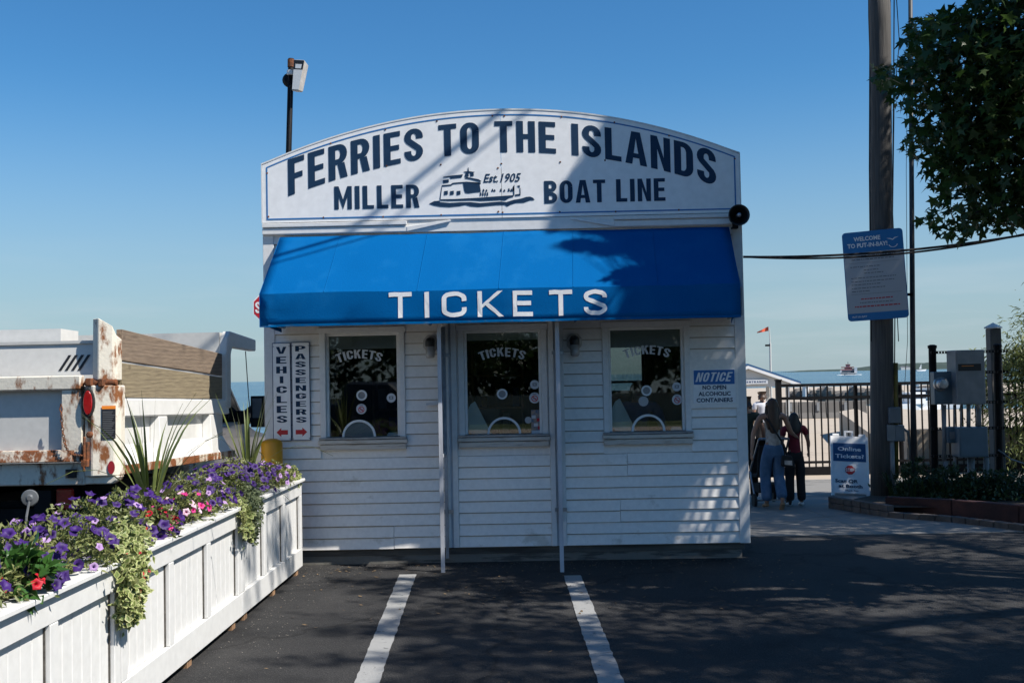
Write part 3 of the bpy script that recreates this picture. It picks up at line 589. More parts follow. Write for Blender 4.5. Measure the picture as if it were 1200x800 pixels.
def ring(mb, c, r0, r1, y0, y1, a0=0, a1=360, n=22):   # flat ring in the wall plane
    for i in range(n):
        t0, t1 = R(a0+(a1-a0)*i/n), R(a0+(a1-a0)*(i+1)/n)
        q = [(c[0]+r*math.cos(t), y, c[1]+r*math.sin(t)) for y in (y0, y1) for r, t in ((r0, t0), (r1, t0), (r1, t1), (r0, t1))]
        mb.add(q, [(0, 1, 2, 3), (7, 6, 5, 4), (1, 5, 6, 2), (0, 3, 7, 4), (0, 4, 5, 1), (3, 2, 6, 7)])
def disc(mb, c, r, y, n=20, m=None): mb.add([(c[0]+r*math.cos(2*math.pi*i/n), y, c[1]+r*math.sin(2*math.pi*i/n)) for i in range(n)], [tuple(range(n))], m)
GY = BY0+.030           # glass plane
for wi, (a, b) in enumerate(WIN):
    mb = MB(); f = .058
    for x0, x1, z0, z1, d in ((a, a+f, WZ0+.105, WZ1-f, .035), (b-f, b, WZ0+.105, WZ1-f, .035), (a-.012, b+.012, WZ1-f, WZ1, .04)): mb.box(x0, x1, BY0-d, BY0+.09, z0, z1)
    g = .028; ia, ib, i0, i1 = a+f, b-f, WZ0+.13, WZ1-f
    for x0, x1, z0, z1 in ((ia, ia+g, i0, i1-g), (ib-g, ib, i0, i1-g), (ia, ib, i1-g, i1)): mb.box(x0, x1, BY0+.004, BY0+.07, z0, z1)
    win = mb.build('window', 'white_trim', booth, bevel=.004)
    mb = MB(); mb.box(a-.004, b+.004, BY0-.052, BY0-.002, WZ0, WZ0+.055); mb.box(a-.016, b+.016, BY0-.068, BY0-.002, WZ0+.062, WZ0+.100); mb.build('sill', 'sill_stain', win, bevel=.003)
    mb = MB(); mb.box(a-.010, b+.010, BY0-.075, BY0+.10, WZ0+.106, WZ0+.126); mb.build('counter', 'steel', win, bevel=.003)
    mb = MB(); mb.box(ia+g, ib-g, GY, GY+.006, i0-.002, i1-g); mb.build('pane', 'glass', win)
    mb = MB(); mb.box(ia+g+.004, ib-g-.004, GY+.03, GY+.05, i1-(.16, .10, .20)[wi], i1-g-.004)
    for k in range((3, 2, 6)[wi]): z = i1-(.155, .095, .195)[wi]+k*.027; mb.box(ia+g+.004, ib-g-.004, GY+.026, GY+.03, z, z+.004)
    mb.build('blind', 'blind_grey', win)
    # pass-through arch, speaking disc, stickers and lettering fixed to the pane
    ctr = P((421, 591, 760)[wi], 511, GY).x
    mb = MB(); ring(mb, (ctr, i0-.002), .148, .170, GY-.014, GY+.02, 0, 180, 20); mb.build('pass_through_rim', 'white_plastic', win)
    if wi == 0:
        mb = MB(); n = 20; mb.prism([(.146*math.cos(math.pi*i/n), .146*math.sin(math.pi*i/n)) for i in range(n+1)], (ctr, GY+.006, i0), X3, Z3, -.006); mb.build('pass_through_cover', 'blind_grey', win)
    else:
        mb = MB(); n = 14; lx = P((546, 715)[wi-1], 505, GY+.1).x
        pts = [(.0, .33), (-.045, .30), (-.085, .22), (-.098, .12), (-.085, .05), (-.05, .008), (.02, 0), (.16, 0)]
        mb.prism([(x+.1, z) for x, z in pts], (lx+.0, GY+.05, i0), X3, Z3, -.012); mb.build('pass_through_cover', 'pale_board', win)
    sp = P((424, 588.5, 757.5)[wi], (463, 461.5, 457.5)[wi], GY)
    mb = MB(); ring(mb, (sp.x, sp.z), .036, .053, GY-.016, GY-.001, n=22); sdk = mb.build('speaking_disc', 'white_plastic', win); mb = MB(); disc(mb, (sp.x, sp.z), .0365, GY-.006); mb.build('sticker', 'box_light', win)
    def sticker(px, py, r, kind):
        c = P(px, py, GY); mb = MB(); disc(mb, (c.x, c.z), r, GY-.003, m=0)
        if kind == 'no':
            ring_ = [(r*.62, r*.74)]
            for i in range(20):
                t0, t1 = 2*math.pi*i/20, 2*math.pi*(i+1)/20
                mb.add([(c.x+q*math.cos(t), GY-.0045, c.z-.12*r+q*math.sin(t)) for q, t in ((r*.46, t0), (r*.6, t0), (r*.6, t1), (r*.46, t1))], [(0, 1, 2, 3)], 1)
            mb.add([(c.x+x*r, GY-.0048, c.z-.12*r+z*r) for x, z in ((-.42, .32), (-.3, .44), (.42, -.3), (.3, -.42))], [(0, 1, 2, 3)], 1)
            mb.add([(c.x+x*r, GY-.0042, c.z-.12*r+z*r) for x, z in ((-.36, -.08), (.36, -.08), (.36, .05), (-.36, .05))], [(0, 1, 2, 3)], 2)
            mb.add([(c.x+x*r, GY-.0042, c.z+r*.62+z*r) for x, z in ((-.42, 0), (.42, 0), (.3, .14), (-.3, .14))], [(0, 1, 2, 3)], 2)
        elif kind == 'card':
            mb.add([(c.x+x*r, GY-.0045, c.z+z*r) for x, z in ((-.45, -.3), (.45, -.3), (.45, .35), (-.45, .35))], [(0, 1, 2, 3)], 2)
            mb.add([(c.x+x*r, GY-.0055, c.z+z*r) for x, z in ((-.25, -.12), (.25, -.12), (.25, .18), (-.25, .18))], [(0, 1, 2, 3)], 0)
        mb.build('sticker', ['pale_grey' if kind != 'plain' else 'blind_grey', 'red_print', 'ink_grey'], win)
    if wi == 0: sticker(423.5, 479, .052, 'no'); sticker(458.5, 466, .046, 'card')
    if wi == 1: sticker(626.5, 450.5, .046, 'card'); sticker(626.5, 466, .055, 'no'); sticker(619, 492, .034, 'plain')
    if wi == 2: sticker(793, 453, .046, 'card'); sticker(793.5, 468, .052, 'no'); sticker(754, 470, .05, 'plain')
    if wi == 1:
        c = P(629, 494, GY); mb = MB(); mb.add([(c.x+x, GY-.0045, c.z+z) for x, z in ((-.055, -.13), (.055, -.13), (.055, .12), (-.055, .12))], [(0, 1, 2, 3)], 0)
        mb.add([(c.x+x, GY-.006, c.z+z) for x, z in ((-.055, -.13), (.055, -.13), (.055, -.085), (-.055, -.085))], [(0, 1, 2, 3)], 1)
        for k, (x, z) in enumerate(((-.03, .05), (.02, .02), (-.01, -.03), (.03, -.06))): mb.add([(c.x+x+.02*u, GY-.007, c.z+z+.016*v) for u, v in ((-1, -1), (1, -1), (1, 1), (-1, 1))], [(0, 1, 2, 3)], 1+k % 2)
        mb.build('poster', ['poster', 'pale_grey', 'red_print'], win)
    if wi != 1:
        mb = MB(); x = ib-.14; mb.box(x, x+.11, GY+.01, GY+.09, i0, i0+.018); mb.box(x+.01, x+.1, GY+.012, GY+.08, i0+.02, i0+.032); mb.build('paper_stack', 'white_plastic', win)
    # arched TICKETS
    cpx, cpy = ((421, 416), (588.5, 413.5), (758, 411))[wi]; c = P(cpx, cpy, GY); polys, wd = word('TICKETS', .10)
    half = .235; rad = .60; hgt = .088
    def arch(x, y):
        t = (x/wd-.5)*2*half/rad; r = rad+(y-.5)*hgt; return (c.x+r*math.sin(t), GY-.0035, c.z-rad+.012+r*math.cos(t))
    mb = MB(); letters(mb, [split(p) for p in polys], arch); mb.build('lettering', 'pale_grey', win)

# ================================================================== ROOF SIGNBOARD
SY = BY0-.062
sign = thing('signboard', (-.27, SY, 3.44), 'large arched white signboard reading FERRIES TO THE ISLANDS above the awning', 'sign')
sx0, sx1, sz0, szs, szt = -2.672, 2.122, 3.443, 4.030, 4.528
smid = (sx0+sx1)/2
def arcz(x): u = (x-smid)/((sx1-sx0)/2); return szs+(szt-szs)*(1-abs(u)**2.05)
for a, b in ((sx0, -.262), (-.258, sx1)):
    xs_ = FR(a, b, 24); mb = MB(); mb.prism([(a, sz0), (b, sz0)]+[(x, arcz(x)) for x in reversed(xs_)], (0, SY, 0), X3, Z3, -.035)
    mb.build('sign_panel', 'sign_white', sign)
mb = MB(); xs_ = FR(sx0-.012, sx1+.012, 40)
for i in range(40):
    x0, x1 = xs_[i], xs_[i+1]; f = lambda x: arcz(min(max(x, sx0), sx1))
    mb.hexa([(x0, SY-.004, f(x0)+.001), (x1, SY-.004, f(x1)+.001), (x1, SY+.04, f(x1)+.001), (x0, SY+.04, f(x0)+.001)], [(x0, SY-.004, f(x0)+.016), (x1, SY-.004, f(x1)+.016), (x1, SY+.04, f(x1)+.016), (x0, SY+.04, f(x0)+.016)])
mb.box(sx0-.013, sx0-.001, SY-.003, SY+.04, sz0, szs); mb.box(sx1+.001, sx1+.013, SY-.003, SY+.04, sz0, szs)
mb.build('edge_trim', 'white_trim', sign)
mb = MB(); ins = .038; tk = .014          # blue border line
def zt(x, k): return arcz(x)-ins*1.05-k
for i in range(40):
    x0 = sx0+ins+(sx1-sx0-2*ins)*i/40; x1 = sx0+ins+(sx1-sx0-2*ins)*(i+1)/40
    mb.add([(x0, SY-.002, zt(x0, tk)), (x1, SY-.002, zt(x1, tk)), (x1, SY-.002, zt(x1, 0)), (x0, SY-.002, zt(x0, 0))], [(0, 1, 2, 3)])
for x in (sx0+ins, sx1-ins-tk): mb.add([(x, SY-.0024, sz0+ins), (x+tk, SY-.0024, sz0+ins), (x+tk, SY-.0024, zt(x, .004)), (x, SY-.0024, zt(x, .004))], [(0, 1, 2, 3)])
mb.add([(sx0+ins, SY-.0028, sz0+ins*.75), (sx1-ins, SY-.0028, sz0+ins*.75), (sx1-ins, SY-.0028, sz0+ins*.75+tk), (sx0+ins, SY-.0028, sz0+ins*.75+tk)], [(0, 1, 2, 3)])
mb.build('border_line', 'sign_blue', sign)
def quad3(p0, p1, p2):
    (x0, y0), (x1, y1), (x2, y2) = p0, p1, p2
    return lambda x: y0*(x-x1)*(x-x2)/((x0-x1)*(x0-x2))+y1*(x-x0)*(x-x2)/((x1-x0)*(x1-x2))+y2*(x-x0)*(x-x1)/((x2-x0)*(x2-x1))
def PZ(px, py): v = P(px, py, SY); return (v.x, v.z)
basef = quad3(PZ(337, 230.5), PZ(600, 178.5), PZ(838, 218)); capf = quad3(PZ(337, 187.5), PZ(600, 142), PZ(838, 177))
polys, wd = word('FERRIES TO THE ISLANDS', .105, .33); xa, xb = P(337.5, 205, SY).x, P(839, 200, SY).x
def arched(x, y): X = xa+(xb-xa)*x/wd; b = basef(X); return (X, SY-.0032, b+(capf(X)-b)*y)
mb = MB(); letters(mb, [split(p) for p in polys], arched); mb.build('lettering', 'navy', sign)
for txt, px0, px1, pyt, pyb in (('MILLER', 392, 491.5, 217.5, 244.5), ('BOAT LINE', 638, 780, 210.5, 237)):
    polys, wd = word(txt, .12, .32); xa_, xb_ = P(px0, pyb, SY).x, P(px1, pyb, SY).x; zb, ztp = P((px0+px1)/2, pyb, SY).z, P((px0+px1)/2, pyt, SY).z
    mb = MB(); letters(mb, polys, lambda x, y: (xa_+(xb_-xa_)*x/wd, SY-.0032, zb+(ztp-zb)*y)); mb.build('lettering', 'navy', sign)
# the boat emblem, drawn in the 1200 x 514 enlargement of x 500..640, y 190..250
def em(x, y): v = P(500+x*140/1200, 190+y*60/514, SY); return v
mb = MB()
def ep(pts, k=0): mb.add([(em(x, y).x, SY-.0032-.0006*k, em(x, y).z) for x, y in reversed(pts)], [tuple(range(len(pts)))])
ep([(25, 418), (75, 392), (130, 388), (135, 402), (230, 410), (330, 404), (440, 402), (540, 412), (640, 404), (740, 396), (800, 402), (870, 380), (950, 366), (1000, 350), (1040, 347), (1070, 360), (1085, 382), (1040, 384), (975, 408), (900, 410), (850, 425), (810, 446), (785, 430), (700, 432), (600, 442), (520, 450), (440, 444), (390, 430), (330, 442), (230, 452), (140, 448), (70, 435)])
ep([(132, 374), (300, 370), (520, 358), (760, 340), (880, 332), (870, 350), (830, 360), (790, 385), (740, 380), (640, 386), (540, 390), (440, 384), (330, 388), (220, 390), (140, 388)])
ep([(365, 212), (530, 208), (545, 300), (480, 305), (420, 314), (390, 310), (378, 285)])
for x in (175, 235, 302): ep([(x, 292), (x+38, 288), (x+38, 326), (x, 332)])
ep([(150, 232), (240, 225), (262, 208), (400, 197), (545, 207), (545, 220), (400, 210), (268, 222), (245, 238), (155, 246)])
ep([(165, 148), (250, 136), (365, 124), (352, 156), (240, 168), (232, 150), (170, 156)]); ep([(162, 182), (222, 174), (224, 204), (168, 212)])
ep([(366, 98), (410, 92), (415, 56), (421, 56), (424, 92), (486, 100), (470, 108), (476, 138), (440, 146), (436, 112), (420, 112), (424, 146), (380, 150), (392, 108)])
ep([(400, 150), (520, 172), (550, 190), (540, 200), (430, 172), (380, 165)])
for x in (535, 558, 581, 604): ep([(x, 306), (x+14, 304), (x+14, 338), (x, 342)])
for x, h in ((560, 14), (590, 10), (650, 16), (672, 10), (735, 18), (770, 10), (815, 22), (840, 16), (860, 40)): ep([(x, 300-h*.2), (x+22, 298-h*.2), (x+16, 285-h), (x+6, 285-h)])
ep([(866, 262), (876, 230), (882, 230), (882, 330), (872, 334)]); ep([(905, 240), (935, 232), (938, 262)]); ep([(886, 326), (940, 318), (945, 336), (890, 342)]); ep([(934, 262), (942, 262), (944, 320), (936, 320)])
ep([(130, 374), (150, 246), (156, 246), (140, 374)])
mb.build('boat_emblem', 'navy', sign)
mb = MB(); c = em(735, 195); print_on(mb, 'Est.1905', (em(750, 200).x, SY-.0032, em(750, 200).z), X3, Z3, .36, .085, .018, shear=.28); mb.build('lettering', 'navy', sign)
scm = MB(); scm.lathe([(.010, 0), (.008, .004)], (0, 0, 0), (0, -1, 0), 8); scm = scm.mesh('screw', 'rust')
for px, py in ((313, 203), (314.5, 254), (387.5, 168), (379, 255), (451.5, 152), (453, 194.5), (449, 254), (512, 142), (516.5, 193), (517, 252), (577, 136), (583.5, 197), (584, 248), (591, 136), (587.5, 192), (589, 249), (658, 137), (656.5, 190), (656, 248.5), (720, 143.5), (709, 188), (721.5, 248), (784, 159), (795.5, 246), (861, 186)):
    v = P(px, py, SY); o = put('screw', scm, sign); o.location = Vector((v.x, SY-.0005, v.z))-Vector(sign.location)

# ================================================================== AWNING
AY = BY0-.775
aw = thing('awning', (-.27, BY0-.03, 3.0), 'bright blue fabric awning with white TICKETS lettering over the service windows', 'awning')
at0, at1, az_t, ab0, ab1, az_k, az_b = -2.50, 2.005, 3.300, -2.535, 1.958, 2.668, 2.357
mb = MB(); nx, ny = 48, 14; ay0 = BY0-.052
VAL = lambda u, v: .010*math.sin(v*5+u*22)*noise.noise((u*9, 1, 7))*v+.004*math.sin(u*41)*v+.013*noise.noise((u*12, v*2.2, 5))*v+(.022*math.sin(v*9+u*60)*max(0, 1-u*14))
def sag(u, v): return .016*(1-abs(v-.55)/.5 if abs(v-.55) < .5 else 0)+ -.014*math.sin(math.pi*v)*(1-.8*abs(math.sin(math.pi*u*6))**.5)*1.0+.012*noise.noise((u*6, v*2.5, 2))+.004*noise.noise((u*23, v*9, 2))
for i in range(nx+1):
    u = i/nx
    for j in range(ny+1):
        v = j/ny; xt, xb_ = at0+(at1-at0)*u, ab0+(ab1-ab0)*u
        mb.v.append((xt+(xb_-xt)*v, ay0+(AY-ay0)*v, az_t+(az_k-az_t)*v+sag(u, v)))
    for j in range(1, 5):
        v = j/4; wv = VAL(u, v)
        mb.v.append((ab0+(ab1-ab0)*u, AY-.004+wv, az_k+(az_b-az_k)*v+.004*noise.noise((u*11, 0, 1))))
rw_ = ny+1+4
for i in range(nx):
    for j in range(rw_-1): a = i*rw_+j; mb.f.append((a, a+1, a+rw_+1, a+rw_)); mb.m.append(0)
cv = mb.build('canopy', 'awning_blue', aw, smooth=False)
m_ = cv.modifiers.new('thick', 'SOLIDIFY'); m_.thickness = .006; m_.offset = -1
for p in cv.data.polygons: p.use_smooth = True
try: cv.data.set_sharp_from_angle(angle=R(32))
except Exception: pass
for u in (.135, .33, .50, .655, .83):      # sewn seams running down the slope
    mb = MB(); pr = []
    for j in range(ny+1):
        v = j/ny
        for du, up_ in ((-.0011, 0), (0, .0032), (.0011, 0)):
            xt, xb_ = at0+(at1-at0)*(u+du), ab0+(ab1-ab0)*(u+du); q = Vector((xt+(xb_-xt)*v, ay0+(AY-ay0)*v, az_t+(az_k-az_t)*v+sag(u, v))); pr.append(q+Vector((0, -.7, .75))*(.0012+up_))
    mb.add(pr, [(3*j+k, 3*j+k+1, 3*j+k+4, 3*j+k+3) for j in range(ny) for k in range(2)]); mb.build('seam', 'awning_blue', aw)
for nm, xt, xb_, sg in (('side', at0, ab0, -1), ('side', at1, ab1, 1)):
    mb = MB(); o_ = .003*sg
    pts = [(xt+o_, ay0, az_t), (xb_+o_, AY, az_k), (xb_+o_, AY, az_b), (xb_+o_-.006*sg, AY+.35, az_b+.012), (xt+o_, ay0, az_b-.02)]
    n = len(pts); mb.add(pts+[(x-.005*sg, y, z) for x, y, z in pts], [tuple(range(n)), tuple(range(2*n-1, n-1, -1))]+[(i, (i+1) % n, n+(i+1) % n, n+i) for i in range(n)])
    mb.build('side_panel', 'awning_blue', aw)
mb = MB(); pr = []
for i in range(nx+1):        # stitched hem along the lower edge, a little grubby
    u = i/nx; x = ab0+(ab1-ab0)*u
    for z in (az_b+.024, az_b+.001): pr.append((x, AY-.0075+VAL(u, (az_k-z)/(az_k-az_b)), z+.004*noise.noise((u*11, 0, 1))))
mb.add(pr, [(2*i, 2*i+1, 2*i+3, 2*i+2) for i in range(nx)]); mb.build('hem', 'awning_hem', aw)
mb = MB()
for x in (at0+.03, -1.0, .45, at1-.03):
    mb.tube([(x, ay0+.01, az_t-.035), (x, AY+.03, az_k-.03), (x, AY+.03, az_b+.03)], .013, 6); mb.tube([(x, AY+.03, az_b+.03), (x, ay0+.01, az_b+.03)], .013, 6)
mb.tube([(ab0+.03, AY+.03, az_b+.03), (ab1-.03, AY+.03, az_b+.03)], .013, 6); mb.tube([(at0+.03, AY+.03, az_k-.03), (at1-.03, AY+.03, az_k-.03)], .013, 6)
mb.build('frame', 'galvanised', aw)
mb = MB()
for ch, px in zip('TICKETS', (469.5, 500.5, 532.5, 575, 613, 657.5, 698)):
    v = P(px, 372.5-(px-470)*.0145, AY); wdt, ps = GLT[ch]
    k_ = {'T': .215/.5, 'I': .43, 'C': .232/.52, 'K': .24/.56, 'E': .185/.47, 'S': .215/.52}[ch]
    h_ = .240
    for p in ps:
        q = split(split(p)); mb.add([(v.x+(x-wdt/2)*k_, AY-.0075+VAL((v.x+(x-wdt/2)*k_-ab0)/(ab1-ab0), (az_k-v.z-y*h_)/(az_k-az_b)), v.z+y*h_+.002*math.sin(x*30+px)) for x, y in q], [tuple(range(len(q)))])
mb.build('lettering', 'letter_white', aw)
# ================================================================== SIGNS, LAMPS AND FITTINGS ON THE BOOTH
WY = BY0-.028            # face of the siding
def arrow(mb, c, w_, h_, y, m, sg):
    pts = [(-.5, 0), (-.08, .5), (-.08, .25), (.5, .25), (.5, -.25), (-.08, -.25), (-.08, -.5)]
    if sg > 0: pts = [(-x, z) for x, z in reversed(pts)]
    mb.add([(c[0]+x*w_, y, c[1]-z*h_) for x, z in pts], [tuple(range(7))], m)
for txt, x0, x1, ya, yb, sg, lab in (('VEHICLES', 320.5, 340.5, 401.5, 516.5, -1, 'narrow vertical VEHICLES sign with a red arrow pointing left'), ('PASSENGERS', 343, 363, 400.5, 516, 1, 'narrow vertical PASSENGERS sign with a red arrow pointing right')):
    a, b = P(x0, yb, WY), P(x1, ya, WY); t = thing('wall_sign', (a.x, WY, a.z), lab, 'sign')
    mb = MB(); mb.box(a.x, b.x, WY-.012, WY-.001, a.z, b.z); pl = mb.build('panel', 'frame_navy', t)
    mb = MB(); e = .007; mb.add([(a.x+e, WY-.0135, a.z+e), (b.x-e, WY-.0135, a.z+e), (b.x-e, WY-.0135, b.z-e), (a.x+e, WY-.0135, b.z-e)], [(0, 1, 2, 3)]); mb.build('face', 'sign_white', t)
    n = len(txt); zt_, zb_ = b.z-.028, a.z+.165; st = (zt_-zb_)/n; cx = (a.x+b.x)/2
    mb = MB()
    for i, ch in enumerate(txt):
        wdt, ps = GL[ch]; k_ = {'I': .19}.get(ch, .105/wdt); hh = st*.70
        for p in ps: mb.add([(cx+(x-wdt/2)*k_, WY-.0155, zt_-(i+1)*st+st*.18+y*hh) for x, y in p], [tuple(range(len(p)))])
    mb.build('lettering', 'navy', t)
    mb = MB(); arrow(mb, (cx, a.z+.085), .115, .09, WY-.0155, 0, sg); mb.build('arrow', 'red_print', t)
    mb = MB()
    for x in (a.x+.014, b.x-.014):
        for z in (a.z+.02, b.z-.035): mb.lathe([(.006, 0), (.005, .004)], (x, WY-.0135, z), (0, -1, 0), 6)
    mb.build('screw', 'steel', t)
a, b = P(812.5, 473, WY), P(861, 432, WY)
t = thing('notice_sign', (a.x, WY, a.z), 'blue and white NOTICE sign about open alcoholic containers right of the third window', 'sign')
mb = MB(); mb.box(a.x-.028, b.x+.028, WY-.010, WY-.001, a.z-.045, b.z+.10); mb.build('backboard', 'white_siding', t)
mb = MB(); mb.box(a.x, b.x, WY-.016, WY-.0105, a.z, b.z); mb.build('panel', 'sign_white', t, bevel=.002)
H_ = b.z-a.z; W_ = b.x-a.x; cx = (a.x+b.x)/2
mb = MB(); mb.add([(a.x+.008, WY-.0175, b.z-H_*.44), (b.x-.008, WY-.0175, b.z-H_*.44), (b.x-.008, WY-.0175, b.z-.008), (a.x+.008, WY-.0175, b.z-.008)], [(0, 1, 2, 3)]); mb.build('header', 'notice_blue', t)
mb = MB(); polys, wd = word('NOTICE', .12); letters(mb, polys, lambda x, y: (cx+(x/wd-.5)*W_*.82+(y-.5)*.03, WY-.019, b.z-H_*.36+y*H_*.27), 0)
for i, (s_, ww) in enumerate((('NO OPEN', .56), ('ALCOHOLIC', .76), ('CONTAINERS', .86))): print_on(mb, s_, (cx, WY-.018, b.z-H_*(.585+i*.185)), X3, Z3, W_*ww, H_*.115, .03, m=1)
mb.build('lettering', ['sign_white', 'navy'], t)
for px, py, rx in ((505, 405, 0), (673, 403, 0)):
    v = P(px, py, BY0-.03); lab = 'jelly jar wall lamp between the left and middle ticket windows' if px < 600 else 'jelly jar wall lamp between the middle and right ticket windows'
    t = thing('wall_lamp', (v.x, WY, v.z), lab, 'lamp', 'wall lamps on the booth front')
    mb = MB(); r = .082; mb.prism([(r*math.cos(R(22.5+45*i)), r*1.15*math.sin(R(22.5+45*i))) for i in range(8)], (v.x, WY-.03, v.z+.02), X3, Z3, -.029); mb.prism([(r*.78*math.cos(R(22.5+45*i)), r*.92*math.sin(R(22.5+45*i))) for i in range(8)], (v.x, WY-.055, v.z+.02), X3, Z3, -.0245); mb.build('mounting_plate', 'fixture_grey', t, bevel=.006)
    mb = MB(); mb.lathe([(.052, 0), (.050, .03), (.044, .05)], (v.x, WY-.056, v.z+.035), (0, -1, -.1), 14); mb.lathe([(.046, -.02), (.048, .0), (.048, .03), (.034, .05)], (v.x, WY-.10, v.z+.01), (0, 0, 1), 14); mb.build('lamp_cap', 'black_plastic', t, smooth=False)
    mb = MB(); mb.lathe([(.022, -.125), (.04, -.12), (.045, -.10), (.045, -.01)], (v.x, WY-.10, v.z), (0, 0, 1), 14); mb.build('glass_jar', 'frosted_glass', t, smooth=True)
    mb = MB(); mb.lathe([(.012, -.085), (.024, -.065), (.024, -.04), (.014, -.012)], (v.x, WY-.10, v.z), (0, 0, 1), 10); mb.build('bulb', 'white_plastic', t, smooth=True)
# queue dividers: angle-iron post, sheet panel and brackets standing out from the wall
for i, (xp, yf) in enumerate(((-.872, 10.2), (.258, 10.12))):
    lab = ('metal queue divider panel left of the middle ticket window', 'metal queue divider panel right of the middle ticket window')[i]
    t = thing('queue_divider', (xp, yf, 0), lab, 'divider', 'queue dividers at the ticket windows')
    mb = MB(); mb.box(xp-.024, xp+.014, yf-.0, yf+.005, -.03, 2.36); mb.box(xp-.024, xp-.019, yf+.005, yf+.04, -.03, 2.36); mb.build('front_post', 'painted_post', t)
    mb = MB(); mb.box(xp-.012, xp+.018, BY0-.085, BY0-.05, .06 if i == 0 else .4, 2.36); mb.build('wall_post', 'galvanised', t)
    mb = MB(); mb.box(xp-.0185, xp-.0125, yf+.006, BY0-.086, 1.12, 2.35); mb.build('panel', 'galvanised', t)
    mb = MB(); mb.box(xp-.012, xp+.008, yf+.042, BY0-.086, 1.085, 1.115); mb.build('rail', 'painted_post', t)
    mb = MB()
    for z in (.50, 2.06):
        mb.box(xp-.05, xp+.07, BY0-.05, BY0-.033, z, z+.035)
    mb.build('bracket', 'steel', t)
mb = MB(); v = P(500, 474, WY); mb.box(v.x-.0, v.x+.10, WY-.05, WY-.001, v.z-.006, v.z+.006); mb.box(v.x, v.x+.10, WY-.05, WY-.04, v.z+.006, v.z+.016); tag(mb.build('wall_shelf', 'pale_grey'), 'tiny pale ledge on the siding beside the first ticket window', 'ledge')
# loudspeaker horn on the right corner
hc = P(866, 252, 10.42)
t = thing('horn_loudspeaker', hc, 'round black horn loudspeaker at the right end of the signboard', 'loudspeaker')
mb = MB(); n = 24
mb.lathe([(.030, .20), (.041, .12), (.070, .05), (.100, .0), (.105, -.008), (.100, -.012), (.082, .02), (.05, .085), (.024, .14), (.017, .17)], hc, (.03, 1, .02), n); mb.build('horn', 'black_plastic', t, smooth=True)
mb = MB(); mb.lathe([(.005, -.03), (.018, -.028), (.021, -.01), (.018, .10)], hc, (.03, 1, .02), 14); mb.build('reflex_cone', 'galvanised', t, smooth=True)
mb = MB(); mb.lathe([(.055, 0), (.06, .02), (.06, .11), (.04, .13)], hc+Vector((.006, .18, .004)), (0, 1, 0), 14); mb.build('driver', 'black_plastic', t)
mb = MB(); mb.box(hc.x-.03, hc.x+.03, hc.y+.2, BY0-.02, hc.z-.10, hc.z-.085); mb.box(hc.x-.03, hc.x+.03, hc.y+.2, hc.y+.21, hc.z-.085, hc.z-.04); mb.build('bracket', 'black_metal', t)
# floodlight pole behind the signboard
p0, p1 = P(338.2, 182, 12.3), P(341.2, 69, 12.3)
t = thing('floodlight_mast', (p0.x, 12.3, 3.4), 'dark mast with a floodlight rising behind the left end of the signboard', 'floodlight')
mb = MB(); mb.tube([(p0.x-.02, 12.3, 3.2), p0, p1], .034, 12); mb.build('mast', 'black_metal', t, smooth=True)
mb = MB(); a = P(340.8, 80, 12.3); mb.tube([P(341, 70, 12.3), P(340.9, 79, 12.3)], .040, 12); mb.build('mast_cap', 'rust', t)
mb = MB(); mb.tube([P(340.7, 83, 12.27), P(340.6, 88, 12.27)], .047, 12); mb.build('clamp', 'white_plastic', t)
mb = MB(); c = P(341, 96, 12.40); mb.lathe([(.04, 0), (.085, .015), (.09, .06), (.06, .10)], c, (0, -1, .1), 16); mb.build('junction_box', 'black_metal', t, smooth=False)
mb = MB(); c = P(351.5, 90, 12.22)
fr = Matrix.Rotation(R(8), 3, 'Y') @ Matrix.Rotation(R(-12), 3, 'Z')
def fl(x, y, z): return c+fr @ Vector((x, y, z))
mb.hexa([fl(-.05, -.07, -.19), fl(.05, -.07, -.19), fl(.04, .05, -.17), fl(-.04, .05, -.17)], [fl(-.068, -.07, .18), fl(.068, -.07, .18), fl(.06, .07, .16), fl(-.06, .07, .16)]); hd = mb.build('lamp_head', 'fixture_grey', t, bevel=.012)
mb = MB(); mb.add([fl(-.042, -.073, -.17), fl(.042, -.073, -.17), fl(.055, -.073, .06), (fl(-.055, -.073, .06))], [(0, 1, 2, 3)]); mb.build('reflector', 'white_plastic', hd)
mb = MB(); mb.add([fl(-.058, -.0725, .062), fl(.058, -.0725, .062), fl(.066, -.0725, .172), fl(-.066, -.0725, .172)], [(0, 1, 2, 3)]); mb.build('visor', 'black_plastic', hd)
mb = MB(); mb.add([fl(-.036, -.073, .075), fl(.036, -.073, .075), fl(.04, -.073, .125), fl(-.04, -.073, .125)], [(0, 1, 2, 3)]); mb.build('lens', 'white_plastic', hd)
mb = MB(); mb.tube([P(341.5, 100, 12.3), P(345, 104, 12.27), P(347, 98, 12.25)], .008, 6); mb.tube([P(340, 100, 12.25), P(340.8, 115, 12.25), P(339.2, 150, 12.25), P(338.3, 182, 12.25)], .007, 5); mb.build('cable', 'wire', t)
